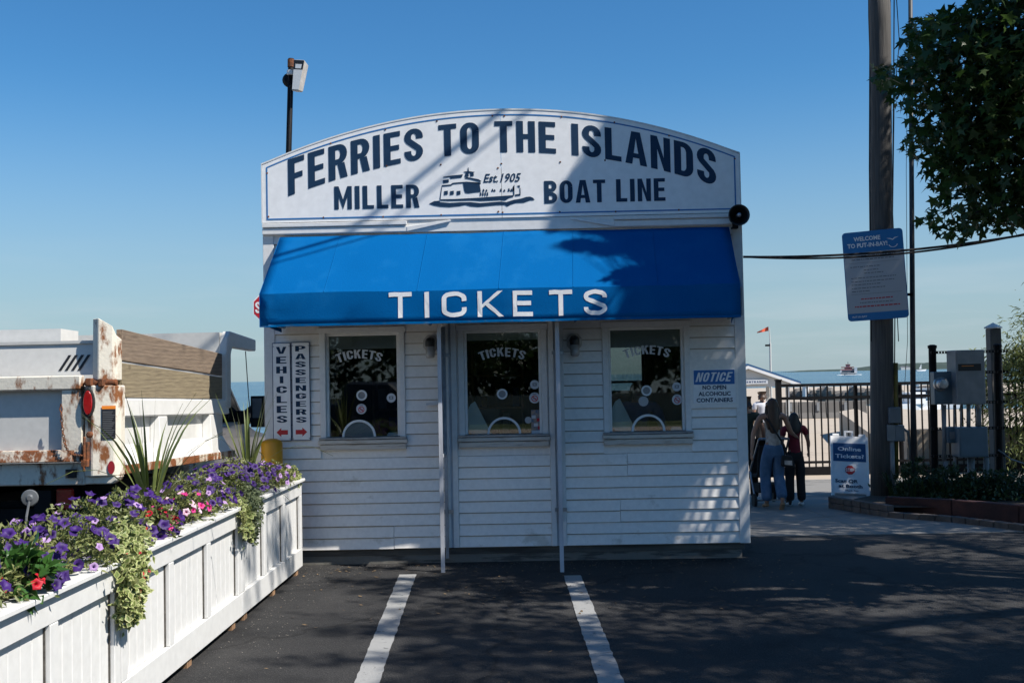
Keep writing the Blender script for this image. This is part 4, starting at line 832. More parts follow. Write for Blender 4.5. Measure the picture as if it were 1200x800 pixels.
# stop sign beyond the left corner
c = P(314.5, 360, 13.3); t = thing('stop_sign', (c.x, 13.3, hz(13.3)), 'red octagonal stop sign half hidden behind the left edge of the awning', 'stop sign')
mb = MB(); o8 = lambda r: [(r*math.cos(R(22.5+45*i)), r*math.sin(R(22.5+45*i))) for i in range(8)]
mb.prism(o8(.21), (c.x, 13.3, c.z), X3, Z3, -.006); mb.build('sign_plate', 'sign_white', t)
mb = MB(); mb.add([(c.x+x, 13.298, c.z+z) for x, z in o8(.195)], [tuple(range(8))]); mb.build('face', 'red_print', t)
mb = MB(); polys, wd = word('STOP', .12); letters(mb, polys, lambda x, y: (c.x+(x/wd-.5)*.33, 13.2965, c.z+(y-.5)*.14)); mb.build('lettering', 'sign_white', t)
mb = MB(); mb.box(c.x-.03, c.x+.03, 13.31, 13.34, hz(13.3), c.z+.3); mb.build('post', 'galvanised', t)
# yellow bollard between planter and booth
t = thing('bollard', (-2.58, 10.535, 0), 'yellow steel bollard at the left corner of the ticket booth', 'bollard')
mb = MB(); mb.lathe([(.105, 0), (.105, 1.235), (.09, 1.262), (.05, 1.28), (.001, 1.285)], (-2.58, 10.535, 0), n=20); mb.build('post', 'yellow_paint', t, smooth=True)
mb = MB(); mb.lathe([(.125, 0), (.125, .015), (.108, .02)], (-2.58, 10.535, 0), n=20); mb.build('base_collar', 'concrete_grey', t)

# ================================================================== UTILITY POLE AND ITS SIGNS
pb = G(1034, 590); PY = pb.y
ptop = P(1031.5, 0, PY); lean = (ptop.x-pb.x)/(ptop.z-pb.z)
t = thing('utility_pole', pb, 'thick weathered wooden utility pole standing at the end of the brick edging', 'utility pole')
POLE_TOP = 8.35
at_pole = lambda z: Vector((pb.x+lean*(z-pb.z), PY, z))
rr = 13.2/FPX*PY
mb = MB(); mb.tube([at_pole(z) for z in (pb.z-.2, 1, 3, 5, 7, POLE_TOP)], [rr*1.0, rr*.99, rr*.97, rr*.95, rr*.9, rr*.86], 22); mb.build('trunk', 'pole_wood', t, smooth=True)
mb = MB(); mb.box(pb.x-1.1, pb.x+1.1, PY-.24, PY-.13, 7.75, 7.87); mb.build('crossarm', 'pole_wood', t)
ins = MB(); ins.lathe([(.03, 0), (.045, .03), (.03, .06), (.05, .09), (.02, .13)], (0, 0, 0), n=10); ins = ins.mesh('insulator', 'pale_grey', True)
for x in (-.95, 0, .95): o = put('insulator', ins, t); o.location = Vector((pb.x+x, PY-.185, 7.87))-Vector(t.location)
mb = MB(); q = lambda x, y, dy=0: P(x, y, PY+dy)
mb.tube([q(1018, -40, -.1), q(1018.3, 20, -.1), q(1019.5, 60, -.12), q(1019, 200, -.1), q(1021, 400, -.1)], .012, 5); mb.tube([q(1048, -30), q(1047.5, 60), q(1046, 250), q(1049, 320), q(1048, 480)], .009, 5)
mb.tube([q(1050, -10), q(1054, 50), q(1048, 110), q(1046, 260), q(1053, 400)], .007, 5)
mb.build('riser_cable', 'wire', t)
mb = MB(); mb.tube([q(1049.5, 425, -.05), q(1050.5, 560, -.05)], .035, 10); mb.build('riser_guard', 'strap_yellow', t, smooth=True)
a, b = q(1042.5, 496, -.22), q(1056, 477, -.22); mb = MB(); mb.box(a.x, b.x, a.y, a.y+.12, a.z, b.z); mb.build('meter_box', 'box_grey', t, bevel=.01)
a, b = q(1040.5, 517, -.2), q(1049, 497.5, -.2); mb = MB(); mb.box(a.x, b.x, a.y, a.y+.12, a.z, b.z); mb.build('junction_box', 'box_light', t, bevel=.008)
a, b = q(1049.5, 517, -.2), q(1060, 498, -.2); mb = MB(); mb.box(a.x, b.x, a.y, a.y+.14, a.z, b.z); mb.build('outlet_box', 'box_grey', t, bevel=.008)
mb = MB(); mb.tube([q(1045, 517, -.15), q(1047, 582, -.15)], .036, 10); mb.tube([q(1056, 500, -.12), q(1064, 506, -.12), q(1068, 540, -.12)], .02, 8); mb.build('conduit', 'box_light', t, smooth=True)
# welcome sign strapped to the pole
yy = PY-rr-.05
A_, B_, C_, D_ = P(990.5, 376, yy+.12), P(1062, 373, yy-.12), P(1060, 265.5, yy-.12), P(990.5, 274.5, yy+.12)
t = thing('welcome_sign', P(1026, 320, yy), 'blue and white welcome notice board strapped to the wooden utility pole', 'sign')
ux = ((B_-A_)+(C_-D_)).normalized(); uy = ((D_-A_)+(C_-B_)); uy = (uy-ux*uy.dot(ux)).normalized(); ct = (A_+B_+C_+D_)/4; nn = ux.cross(uy)
sw, sh = (B_-A_).length, ((D_-A_).length+(C_-B_).length)/2
def ws(x, y, d=0): return ct+ux*((x-.5)*sw)+uy*((y-.5)*sh)+nn*d
rc = []
for cx_, cy_, a0 in ((1, 0, -90), (1, 1, 0), (0, 1, 90), (0, 0, 180)):
    for k in range(5): an = R(a0+22.5*k); rx_, ry_ = .06, .06*sw/sh; rc.append((cx_+(-rx_ if cx_ else rx_)+rx_*math.cos(an), cy_+(-ry_ if cy_ else ry_)+ry_*math.sin(an)))
mb = MB(); n = len(rc); mb.add([ws(x, y, .012) for x, y in rc]+[ws(x, y, -.004) for x, y in rc], [tuple(range(n)), tuple(range(2*n-1, n-1, -1))]+[(i, n+i, n+(i+1) % n, (i+1) % n) for i in range(n)]); mb.build('panel', 'teal_blue', t)
mb = MB(); mb.add([ws(x, y, .0145) for x, y in ((.012, .085), (.988, .085), (.988, .765), (.012, .765))], [(0, 1, 2, 3)]); mb.build('notice_sheet', 'sheet_grey', t)
mb = MB()
def wl(txt, x, y, w_, h_=None, off=.015, m=0): print_on(mb, txt, ws(x, y, .017), ux, uy, w_*sw, None if h_ is None else h_*sh, off, m)
wl('WELCOME', .41, .895, .44, .046, .03); wl('TO PUT-IN-BAY!', .41, .822, .66, .046, .03); wl('PUT-IN-BAY', .20, .035, .24, .02)
def bar(x0, x1, y, h_, m): mb.add([ws(x, yy_, .0165) for x, yy_ in ((x0, y), (x1, y), (x1, y+h_), (x0, y+h_))], [(0, 1, 2, 3)], m)
def smalls(x0, x1, y, h_, m, sd):
    rn = random.Random(sd); x = x0
    while x < x1: l_ = rn.uniform(.02, .07); bar(x, min(x1, x+l_), y, h_, m); x += l_+.012
smalls(.06, .86, .72, .012, 1, 1); smalls(.13, .83, .68, .012, 1, 2)
bar(.08, .92, .645, .004, 2)
for i, y in enumerate((.60, .56, .525, .475, .435, .40, .36, .325)):   # unreadable lines of small print
    x = .10 if i not in (1, 2) else .32; smalls(x, x+(.5, .25, .32, .74, .72, .48, .55, .3)[i], y, .009, 1, i+8)
bar(.08, .92, .295, .004, 2)
smalls(.24, .76, .235, .012, 3, 30); smalls(.22, .78, .195, .009, 1, 31); smalls(.13, .87, .15, .014, 3, 32)
# gull and anchor mark at the upper right
c = lambda x, y: ws(.83+x*.1, .875+y*.1*sw/sh, .017)
mb.add([c(-1, .35), c(-.3, .1), c(0, -.05), c(.35, .25), c(1, .5), c(.3, .4), c(0, .15), c(-.4, .32)], [tuple(range(8))], 0)
for i in range(9):
    t0, t1 = R(200+16*i), R(216+16*i); mb.add([c(.8*math.cos(t0), -.6+.7*math.sin(t0)), c(.8*math.cos(t1), -.6+.7*math.sin(t1)), c(.65*math.cos(t1), -.6+.6*math.sin(t1)), c(.65*math.cos(t0), -.6+.6*math.sin(t0))], [(0, 1, 2, 3)], 0)
mb.build('lettering', ['sign_white', 'ink_grey', 'box_light', 'red_print'], t)
mb = MB()
for z in (.22, .80): mb.tube([ws(.02, z, -.02), ws(.98, z, -.02)], .012, 6)
mb.build('strap', 'galvanised', t)
# slim metal pole beside the wooden one
b0, b1 = P(1070.5, 545, PY-.15), P(1066.5, -60, PY-.15)
M('dark_pole', (.045, .05, .058), (.03, .034, .04), 9, .5)
t = thing('metal_pole', (b0.x, PY-.15, hz(PY)), 'slim dark metal pole just right of the wooden utility pole', 'pole')
dl = (b1.x-b0.x)/(b1.z-b0.z); f = lambda z: (b0.x+dl*(z-b0.z), PY-.15, z)
mb = MB(); mb.tube([f(hz(PY)), f(3), f(8.2)], [.042, .037, .030], 12); mb.build('shaft', 'dark_pole', t, smooth=True)
mb = MB(); mb.tube([P(1064, 60, PY-.2), P(1062, 200, PY-.2), P(1063.5, 400, PY-.2), P(1059, 470, PY-.2)], .004, 4); mb.build('halyard', 'wire', t)
mb = MB(); v = P(1065, 345, PY-.18); mb.box(v.x-.05, v.x+.05, v.y-.02, v.y+.02, v.z-.02, v.z+.02); mb.build('cleat', 'black_metal', t)
# service drop from the booth, in front of the sign, to the right
def sagline(a, b, s_, n=16): return [Vector(a).lerp(Vector(b), i/n)-Vector((0, 0, s_*4*(i/n)*(1-i/n))) for i in range(n+1)]
mb = MB(); a = P(871, 301, 11.6); e = P(1290, 258, 11.6); mb.tube(sagline(a, e, .11, 20), .013, 6); mb.tube(sagline(a+Vector((0, -.01, .0)), e+Vector((0, 0, .06)), .17, 20), .011, 6)
tag(mb.build('service_cable', 'wire'), 'black service cable running from the booth corner to the tree', 'cable')
for wx, r, lab in ((-.27, .024, 'thicker overhead power line crossing high above the booth front'), (.01, .013, 'thinner overhead power line crossing high above the booth front')):
    a = Vector((wx+2.15*1.4, 10.66-1.4, 4.5+2.87*1.4)); d = Vector((1.564, 1, 0)); mb = MB()
    mb.tube([a-d*22, a-d*10, a, a+d*10, a+d*22], r, 7); tag(mb.build('power_line', 'wire'), lab, 'power line', 'overhead power lines')

# ================================================================== GATE AND FENCE
gl, gr = G(915, 557), G(1089, 557)
FY = gl.y; fz = hz(FY); fzt = P(915, 450, FY).z
gate = thing('metal_fence', (gl.x, FY, fz), 'black metal picket gate across the walkway to the dock', 'gate')
xe = P(1200, 450, FY).x+1.5
mb = MB(); mb.box(gl.x-.055, gl.x+.055, FY-.055, FY+.055, fz-.1, fzt+.07); mb.prism([(-.065, 0), (.065, 0), (.065, .03), (-.065, .03)], (gl.x, FY+.065, fzt+.071), X3, Z3, .13); mb.build('post', 'black_metal', gate)
xm = P(1052, 500, FY).x
for z0, z1, hh in ((fzt-.06, fzt, .0), (fzt-.33, fzt-.27, 0), (fz+.24, fz+.29, 0), (fz+.0, fz+.17, 0)):
    mb = MB(); mb.box(gl.x+.056, xe, FY-.022, FY+.022, z0, z1); mb.build('rail', 'black_metal', gate)
pm = MB(); pm.box(-.014, .014, -.0125, .0125, 0, fzt-fz-.226); pm = pm.mesh('picket', 'black_metal')
x = gl.x+.056+.125; k = 0
while x < xe:
    o = put('picket', pm, gate); o.location = (x-gl.x, 0, .165); x += .139; k += 1
for px in (1005, 1056): v = P(px, 500, FY); mb = MB(); mb.box(v.x-.03, v.x+.03, FY+.03, FY+.09, fz, fzt-.05); mb.build('post', 'black_metal', gate)

# ================================================================== A-FRAME SIGN
a, b = G(970, 579), G(1017, 582)
AFY = (a.y+b.y)/2-.1; z0 = hz(AFY)
t = thing('sandwich_board', ((a.x+b.x)/2, AFY, z0), 'white plastic sandwich board asking Online Tickets? with a stop sign beside the utility pole', 'sign')
A_, B_, C_, D_ = P(970, 579.5, AFY), P(1015, 581.5, AFY-.1), P(1021.5, 511, AFY+.3), P(977, 509, AFY+.4)
ux = ((B_-A_)+(C_-D_)).normalized(); uy = ((D_-A_)+(C_-B_)); uy = (uy-ux*uy.dot(ux)).normalized(); ct = (A_+B_+C_+D_)/4; nn = ux.cross(uy); sw, sh = ((B_-A_).length+(C_-D_).length)/2, ((D_-A_).length+(C_-B_).length)/2
def ab(x, y, d=0): return ct+ux*((x-.5)*sw)+uy*((y-.5)*sh)+nn*d
def slab(mb, x0, x1, y0, y1, d0, d1): mb.hexa([ab(x0, y0, d1), ab(x1, y0, d1), ab(x1, y0, d0), ab(x0, y0, d0)], [ab(x0, y1, d1), ab(x1, y1, d1), ab(x1, y1, d0), ab(x0, y1, d0)])
mb = MB(); slab(mb, 0, 1, .04, .98, -.03, 0); slab(mb, .0, .09, 0, .04, -.03, 0); slab(mb, .91, 1, 0, .04, -.03, 0); slab(mb, .06, .24, .98, 1.02, -.03, 0); slab(mb, .76, .94, .98, 1.02, -.03, 0); mb.build('front_panel', 'sign_white', t, bevel=.006)
mb = MB(); slab(mb, .38, .43, .98, 1.05, -.025, -.005); slab(mb, .57, .62, .98, 1.05, -.025, -.005); slab(mb, .38, .62, 1.05, 1.075, -.025, -.005); mb.build('handle', 'sign_white', t)
mb = MB(); bk = Vector((.27, .96, 0)); top = [ab(0, .98, -.035), ab(1, .98, -.035), ab(1, .98, -.06), ab(0, .98, -.06)]; bo = [ab(0, 0)+bk*.48, ab(1, 0)+bk*.48, ab(1, 0)+bk*.51, ab(0, 0)+bk*.51]
mb.hexa(bo, top); mb.build('back_panel', 'sign_white', t)
mb = MB(); mb.add([ab(x, y, .003) for x, y in ((.07, .56), (.93, .56), (.93, .86), (.07, .86))], [(0, 1, 2, 3)]); mb.build('header', 'header_blue', t)
mb = MB(); print_on(mb, 'Online', ab(.5, .735, .006), ux, uy, .62*sw, .062*sh, .03, 0); print_on(mb, 'Tickets?', ab(.5, .615, .006), ux, uy, .76*sw, .062*sh, .03, 0)
print_on(mb, 'Scan QR', ab(.40, .215, .006), ux, uy, .60*sw, .05*sh, .03, 1); print_on(mb, 'at Booth', ab(.5, .135, .006), ux, uy, .62*sw, .05*sh, .03, 1); print_on(mb, 'Thank You', ab(.52, .075, .006), ux, uy, .34*sw, .028*sh, .01, 1, shear=.3)
mb.build('lettering', ['sign_white', 'navy'], t)
mb = MB(); cc = ab(.5, .42, .006); mb.add([cc+ux*x*.105/.25*.95+uy*y*.105/.25*.95 for x, y in [(px*.8, py*.8) for px, py in o8(.25)]], [tuple(range(8))], 0)
polys, wd = word('STOP', .12); letters(mb, polys, lambda x, y: cc+nn*.003+ux*((x/wd-.5)*.135)+uy*((y-.5)*.058), 1); mb.build('stop_symbol', ['red_print', 'sign_white'], t)

# ================================================================== RAISED BED WITH BRICK AND TIMBER EDGING
def hb(p): return Vector((p[0], p[1], hz(p[1])))
line = [G(1009, 602), G(1041, 607), G(1115, 612.5), G(1200, 623), G(1290, 634)]
bed = thing('garden_edging', line[0], 'low garden edging of grey pavers and red timber at the foot of the utility pole', 'edging')
pv = []
def paver(p, d, l, h, dep, z, mt='paver'):
    mb = MB(); n_ = Vector((-d.y, d.x, 0)); j = .004
    a0 = p+d*j; a1 = p+d*(l-j)
    mb.hexa([a0+Vector((0, 0, z)), a1+Vector((0, 0, z)), a1+n_*dep+Vector((0, 0, z)), a0+n_*dep+Vector((0, 0, z))], [a0+Vector((0, 0, z+h-.004)), a1+Vector((0, 0, z+h-.004)), a1+n_*dep+Vector((0, 0, z+h-.004)), a0+n_*dep+Vector((0, 0, z+h-.004))])
    mb.build('paver', mt, bed, bevel=.006)
rnd = random.Random(2)
for si in range(len(line)-1):
    p, q_ = line[si], line[si+1]; d = (q_-p); d.z = 0; ln = d.length; d = d/ln; n_ = max(1, round(ln/.21)); l_ = ln/n_
    for k in range(n_):
        base = p+d*(k*l_); base.z = hz(base.y)
        paver(base+Vector((0, rnd.uniform(-.006, .006), 0)), d, l_, .085, .10, 0)
        if si == 0: paver(base+Vector((0, .02+rnd.uniform(-.006, .006), 0)), d, l_, .085, .10, .0855); 
pe = line[0]; d = Vector((-.25, 1, 0)).normalized()          # return of the brick end, going back round the pole
for k in range(4):
    for c_ in range(2):
        base = pe+d*(k*.21)+Vector((-.012, .03, 0)); base.z = hz(base.y)
        paver(base+Vector((.10, 0, 0)), d, .21, .085, .10, .0855*c_)
tl = [G(1041, 603.5)+Vector((0, .13, 0)), G(1120, 608)+Vector((0, .13, 0)), G(1200, 616)+Vector((0, .13, 0)), G(1290, 627)+Vector((0, .13, 0))]
for k in range(3):
    p, q_ = tl[k], tl[k+1]; mb = MB(); d = (q_-p).normalized(); n_ = Vector((-d.y, d.x, 0)).normalized()*.13
    zu = lambda v: Vector((v.x, v.y, hz(v.y)+.235)); zd = lambda v: Vector((v.x, v.y, hz(v.y)-.05))
    p2 = p+d*.004
    mb.hexa([zd(p2), zd(q_), zd(q_+n_), zd(p2+n_)], [zu(p2), zu(q_), zu(q_+n_), zu(p2+n_)]); mb.build('timber', 'red_timber', bed, bevel=.01)
mb = MB(); pts = [line[0]+Vector((.2, .1, 0)), line[1]+Vector((0, .12, 0)), tl[1]+Vector((0, .1, 0)), tl[2]+Vector((0, .1, 0)), tl[3]+Vector((0, .1, 0)), Vector((12, 18.0, 0)), Vector((pb.x+.75, 18.0, 0)), Vector((pb.x+.25, PY+.5, 0)), Vector((line[0].x+.1, line[0].y+.75, 0))]
mb.add([(p.x, p.y, hz(p.y)+.13) for p in pts], [tuple(range(len(pts)))]); tag(mb.build('bed_soil', 'soil'), kind='structure')

def leaf_quads(mb, p, ax, nrm, ln, wd_, m=0, bend=.2, core=False):
    if core: leaf_quads(mb, p+nrm*.0015+ax*ln*.12, ax, nrm, ln*.70, wd_*.55, 1, bend)
    side = ax.cross(nrm).normalized(); mid = p+ax*ln*.5+nrm*ln*bend*.25; tip = p+ax*ln-nrm*ln*bend*.25
    mb.add([p, mid-side*wd_*.5, tip, mid+side*wd_*.5], [(0, 1, 2, 3)], m)
def rdir(rnd, zlo=-1, zhi=1):
    z = rnd.uniform(zlo, zhi); a = rnd.uniform(0, 6.283); r = math.sqrt(max(0, 1-z*z)); return Vector((r*math.cos(a), r*math.sin(a), z))
def shrub(name, label, c, r, n, ln, wd_, mat, seed, cat='shrub', group=None, keep=None, blades=0, stems=True):
    rnd = random.Random(seed); t = thing(name, (c[0], c[1], c[2]-r[2]), label, cat, group); mb = MB(); c = Vector(c)
    nc = max(6, n//14)
    for i in range(nc):
        d = rdir(rnd, -.5, 1); k = rnd.uniform(.35, 1)**.6*(1+.25*noise.noise(d*2.1+Vector((seed, 0, 0))))
        cc = c+Vector((d.x*r[0], d.y*r[1], d.z*r[2]))*k
        for j in range(14):
            p = cc+rdir(rnd)*rnd.uniform(0, .18)*max(r)*.8
            if keep and not keep(p): continue
            ax = (rdir(rnd)+d*.7+Vector((0, 0, .25))).normalized(); leaf_quads(mb, p, ax, (rdir(rnd)+Vector((0, 0, .8))).normalized(), ln*rnd.uniform(.6, 1.25), wd_*rnd.uniform(.7, 1.2))
    mb.build('foliage', mat, t)
    if blades:
        mb = MB()
        for i in range(blades):
            a = rnd.uniform(0, 6.283); b0 = c+Vector((rnd.uniform(-1, 1)*r[0], rnd.uniform(-.8, .8)*r[1], -r[2])); h = rnd.uniform(.35, .62); o = Vector((math.cos(a), math.sin(a), 0)); s_ = Vector((-o.y, o.x, 0))*.012
            pts = [b0, b0+Vector((0, 0, h*.6))+o*h*.12, b0+Vector((0, 0, h))+o*h*.35, b0+Vector((0, 0, h*.95))+o*h*.6]
            mb.add([pts[0]-s_, pts[0]+s_, pts[1]+s_, pts[1]-s_, pts[2]+s_*.7, pts[2]-s_*.7, pts[3]], [(0, 1, 2, 3), (3, 2, 4, 5), (5, 4, 6)])
        mb.build('blade', mat, t)
    if stems:
        mb = MB()
        for i in range(9):
            d = rdir(rnd, .25, .9); mb.tube([c+Vector((0, 0, -r[2]-.03)), c+Vector((d.x*r[0]*.4, d.y*r[1]*.4, -r[2]*.3)), c+Vector((d.x*r[0]*.8, d.y*r[1]*.8, d.z*r[2]*.8))], [.014, .009, .004], 5)
        mb.build('stem', 'bark', t)
    return t
BL = [(1075, 572, 26, 34, 3, 'leafy dark lily clump beside the wooden utility pole', 26), (1110, 575, 28, 34, 3, 'dark lily clump under the electrical cabinets', 22), (1146, 577, 22, 26, 3, 'low dark clump of leaves below the right end of the cabinet rack', 14), (1183, 577, 30, 30, 0, 'round dark shrub at the right edge behind the red timber', 0), (1235, 585, 36, 30, 0, 'dark shrub beyond the right edge of the garden bed', 0)]
for i, (px, py, wp, hp, _, lab, bl) in enumerate(BL):
    Yb = PY-.35-.25*i*.4-.3; s_ = Yb/FPX; v = P(px, py, Yb)
    shrub('garden_plant' if bl else 'shrub', lab, (v.x, v.y, v.z), (wp*s_, .38, hp*s_*.9), 1500, .07, .026, 'bush_leaf', 20+i, 'plant' if bl else 'shrub', 'plants in the garden bed', blades=bl*4)
mb = MB(); rnd = random.Random(77)
for i in range(5200):
    u = rnd.random(); x = pb.x+.22+u*6.0; y0 = 15.2-.55*u*u*4 if False else None
    y = rnd.uniform(line[0].y-.0-u*1.9, 17.2); p = Vector((x, y, hz(y)+.13+abs(rnd.gauss(0, .10)))); leaf_quads(mb, p, rdir(rnd, .1, 1), rdir(rnd, .2, 1), rnd.uniform(.05, .11), .035)
o = mb.build('ground_cover', 'bush_leaf'); tag(o, kind='stuff')
mb = MB(); c = P(1150, 568, PY-.9); mb.ball(c, .02, 8); t = tag(mb.build('flower_head', 'yellow_paint'), 'small yellow bloom low in the garden bed below the cabinets', 'flower')

# ================================================================== ELECTRICAL RACK
RY = PY+.05
t = thing('electrical_rack', P(1130, 590, RY), 'rack of grey electrical cabinets and meter on two black posts behind the garden bed', 'electrical rack')
def rk(px, py, dy=0): return P(px, py, RY+dy)
for xa, ya, yb in ((1092.5, 408, 596), (1168.5, 407, 600)):
    a, b = rk(xa, ya), rk(xa+3.5, yb); mb = MB(); r = .055; mb.tube([(b.x, RY, b.z-.3), (a.x, RY, a.z)], r, 12); mb.lathe([(r+.01, 0), (r+.012, .04), (.03, .055)], (a.x, RY, a.z), n=12); mb.build('post', 'black_metal', t, smooth=False)
for py in (412, 436, 471, 501, 533):
    a, b = rk(1089, py+1.3), rk(1177, py-.8); mb = MB(); z = (a.z+b.z)/2
    mb.box(a.x, b.x, RY-.105, RY-.065, z+.014, z+.020); mb.box(a.x, b.x, RY-.105, RY-.065, z-.020, z-.014); n = 26
    for k in range(n+1): xx = a.x+(b.x-a.x)*k/n; mb.box(xx-.009, xx+.009, RY-.10, RY-.07, z-.014, z+.014)
    mb.build('strut', 'black_metal', t)
def cab(name, x0, y0, x1, y1, dep, mat, par=t):
    a, b = rk(x0, y1, -.12-dep), rk(x1, y0, -.12-dep); mb = MB(); mb.box(a.x, b.x, RY-.108-dep, RY-.108, a.z, b.z); o = mb.build(name, mat, par, bevel=.008)
    mb = MB(); mb.box(a.x+.02, b.x-.02, RY-.114-dep, RY-.1083-dep, a.z+.02, b.z-.02); mb.build('door', mat, o, bevel=.003); return a, b, o
a, b, o = cab('cabinet', 1122, 409.5, 1154, 474, .34, 'box_light')
mb = MB(); y = RY-.1145-.34; mb.box(a.x+.03, b.x-.06, y-.004, y, b.z-.30, b.z-.20); mb.build('label_plate', 'black_ink', o)
mb = MB(); mb.add([(a.x+x, y-.006, b.z+z) for x, z in ((.08, -.235), (.25, -.235), (.25, -.225), (.08, -.225))], [(0, 1, 2, 3)]); mb.build('warning_text', 'orange_print', o)
a, b, o = cab('meter_cabinet', 1096, 435, 1123, 474, .16, 'box_blue')
mb = MB(); c = Vector((a.x+.08, RY-.27, (a.z+b.z)/2+.06)); mb.lathe([(.10, 0), (.10, .05), (.085, .055), (.08, .14), (.06, .155), (.0, .16)], c, (0, -1, 0), 20); mb.build('meter_glass', 'steel', o, smooth=False)
a, b, o = cab('disconnect_box', 1125, 500.5, 1158, 536, .30, 'box_blue'); a, b, o = cab('switch_box', 1111, 500, 1123, 519, .13, 'box_blue')
mb = MB(); mb.box(a.x+.03, b.x-.03, RY-.265, RY-.255, a.z+.06, b.z-.07); mb.build('switch_plate', 'box_light', o)
mb = MB()
for px, ya, yb, r in ((1106.5, 474, 540, .030), (1135, 474, 500, .030), (1147, 474, 500, .038), (1119, 519, 560, .022), (1156, 536, 602, .04), (1138, 536, 600, .05), (1108, 540, 600, .035), (1118, 474, 500, .014), (1126, 474, 501, .014)):
    mb.tube([rk(px, ya, -.16), rk(px, yb, -.16)], r, 10)
mb.tube([rk(1170, 527, -.1), rk(1185, 538, -.1), rk(1200, 543, -.1), rk(1230, 540, -.1)], .012, 6)
mb.build('conduit', 'box_light', t, smooth=True)
# grey square post with a pale pyramid cap
g0, g1 = P(1163, 595, RY+.5), P(1157.5, 385, RY+.5)
t = thing('square_post', (g1.x+.09, RY+.5, hz(RY)), 'tall grey square post with a pale pyramid cap behind the electrical rack', 'post')
mb = MB(); x = g1.x; mb.box(x, x+.17, RY+.42, RY+.59, hz(RY)-.05, g1.z); mb.build('shaft', 'concrete_grey', t, bevel=.008)
mb = MB(); mb.lathe([(.14, 0), (.14, .02), (.001, .09)], (x+.085, RY+.505, g1.z+.001), n=4); mb.build('cap', 'white_trim', t)
# low concrete wall behind
Yw = FY+.9
a = P(1062, 500, Yw); t = thing('concrete_wall', (a.x, Yw, hz(Yw)), 'low pale concrete wall behind the fence and the electrical rack', 'wall')
mb = MB(); mb.hexa([(a.x, Yw, hz(Yw)-.1), (a.x+9, Yw-1.8, hz(Yw)-.1), (a.x+9, Yw-1.4, hz(Yw)-.1), (a.x, Yw+.3, hz(Yw)-.1)], [(a.x, Yw, P(1075, 503, Yw).z), (a.x+9, Yw-1.8, P(1075, 503, Yw).z+.06), (a.x+9, Yw-1.4, P(1075, 503, Yw).z+.06), (a.x, Yw+.3, P(1075, 503, Yw).z)]); mb.build('wall_body', 'concrete', t)
# ================================================================== DUMP TRUCK
# local frame: x = 0 on the right side of the bed (negative to the left), y forward from the tailgate, z up
truck = thing('dump_truck', (-3.135, 8.0, 0), 'rusty white dump truck with wooden side boards parked behind the flower planters', 'truck', rz=R(-2.0), rx=R(-1.5))
def tb(name, mb, mat, par=truck, **k): return mb.build(name, mat, par, local=True, **k)
BL_ = 2.65
mb = MB()      # right rear corner post: folded sheet, lower part and narrower stake on top
plan = [(-.262, .0), (-.185, -.045), (-.03, .0), (0, .05), (0, .125), (-.262, .125)]
def post_sec(z0, z1, kx=1.0, x_off=0, top=None): mb.prism([(x*kx+x_off, y) for x, y in plan], (0, 0, z0), X3, (0, 1, 0), z1-z0)
post_sec(1.16, 1.845); mb.prism([(-.262, 1.10), (-.06, 1.10), (-.02, 1.125), (0, 1.159), (-.262, 1.159)], (0, .12, 0), X3, Z3, .11)
cp = tb('corner_post', mb, 'truck_rust', bevel=.008)
mb = MB(); pl2 = [(-.212, .02), (-.15, -.02), (-.055, .02), (-.035, .06), (-.035, .145), (-.212, .145)]; zt2 = [2.355, 2.358, 2.30, 2.20, 2.20, 2.34]
n = 6; mb.add([(x, y, 1.885) for x, y in pl2]+[(x, y, z) for (x, y), z in zip(pl2, zt2)], [tuple(range(n-1, -1, -1)), tuple(range(n, 2*n))]+[(i, (i+1) % n, n+(i+1) % n, n+i) for i in range(n)]); tb('stake_post', mb, 'truck_rust', bevel=.006)
mb = MB(); mb.tube([(-.262, .0, 1.865), (-.02, .02, 1.865)], .026, 8); mb.box(-.235, -.19, -.06, .05, 1.842, 1.90); mb.box(-.14, -.10, -.05, .05, 1.835, 1.895); tb('hinge', mb, 'rust', bevel=.006)
# oval stop lamp with rubber surround
ang = math.atan2(-.045, .077)
def oval(mb, cx, cz, rx, rz, y, th, m=0, n=22): mb.prism([(rx*math.cos(2*math.pi*i/n)*1.0, rz*math.sin(2*math.pi*i/n)) for i in range(n)], (cx, y, cz), X3, Z3, -th, m)
mb = MB(); oval(mb, -.212, 1.715, .050, .112, -.055, .04); gl_ = tb('lamp_surround', mb, 'rubber', cp, bevel=.006)
mb = MB(); oval(mb, -.212, 1.715, .036, .092, -.0655, .010); tb('tail_light', mb, 'red_lens', cp, bevel=.005)
mb = MB(); u_ = Vector((.155, .045, 0)).normalized(); sp_ = Vector((-.16, -.042, 0))
def on_face(x, z, d=.004): p = sp_+u_*x; return (p.x+d*u_.y, p.y-d*u_.x, z)
def decal(x0, x1, z0, z1, m, d): mb.add([on_face(x0, z0, d), on_face(x1, z0, d), on_face(x1, z1, d), on_face(x0, z1, d)], [(0, 1, 2, 3)], m)
decal(.045, .145, 1.44, 1.665, 0, .0035); decal(.045, .145, 1.665, 1.69, 1, .0035)
for k in range(15): decal(.052, .138-.02*(k*7 % 4)/3, 1.449+k*.0138, 1.4535+k*.0138, 2, .005)
tb('warning_decal', mb, ['black_ink', 'orange_print', 'plastic_grey'], cp)
mb = MB(); c = on_face(.115, 1.225, .004); mb.v = []; [mb.add([on_face(.115+.026*math.cos(i*.4488)+0, 1.225+.05*math.sin(i*.4488), .006) for i in range(14)], [tuple(range(14))])]; tb('side_marker', mb, 'red_dark', cp)
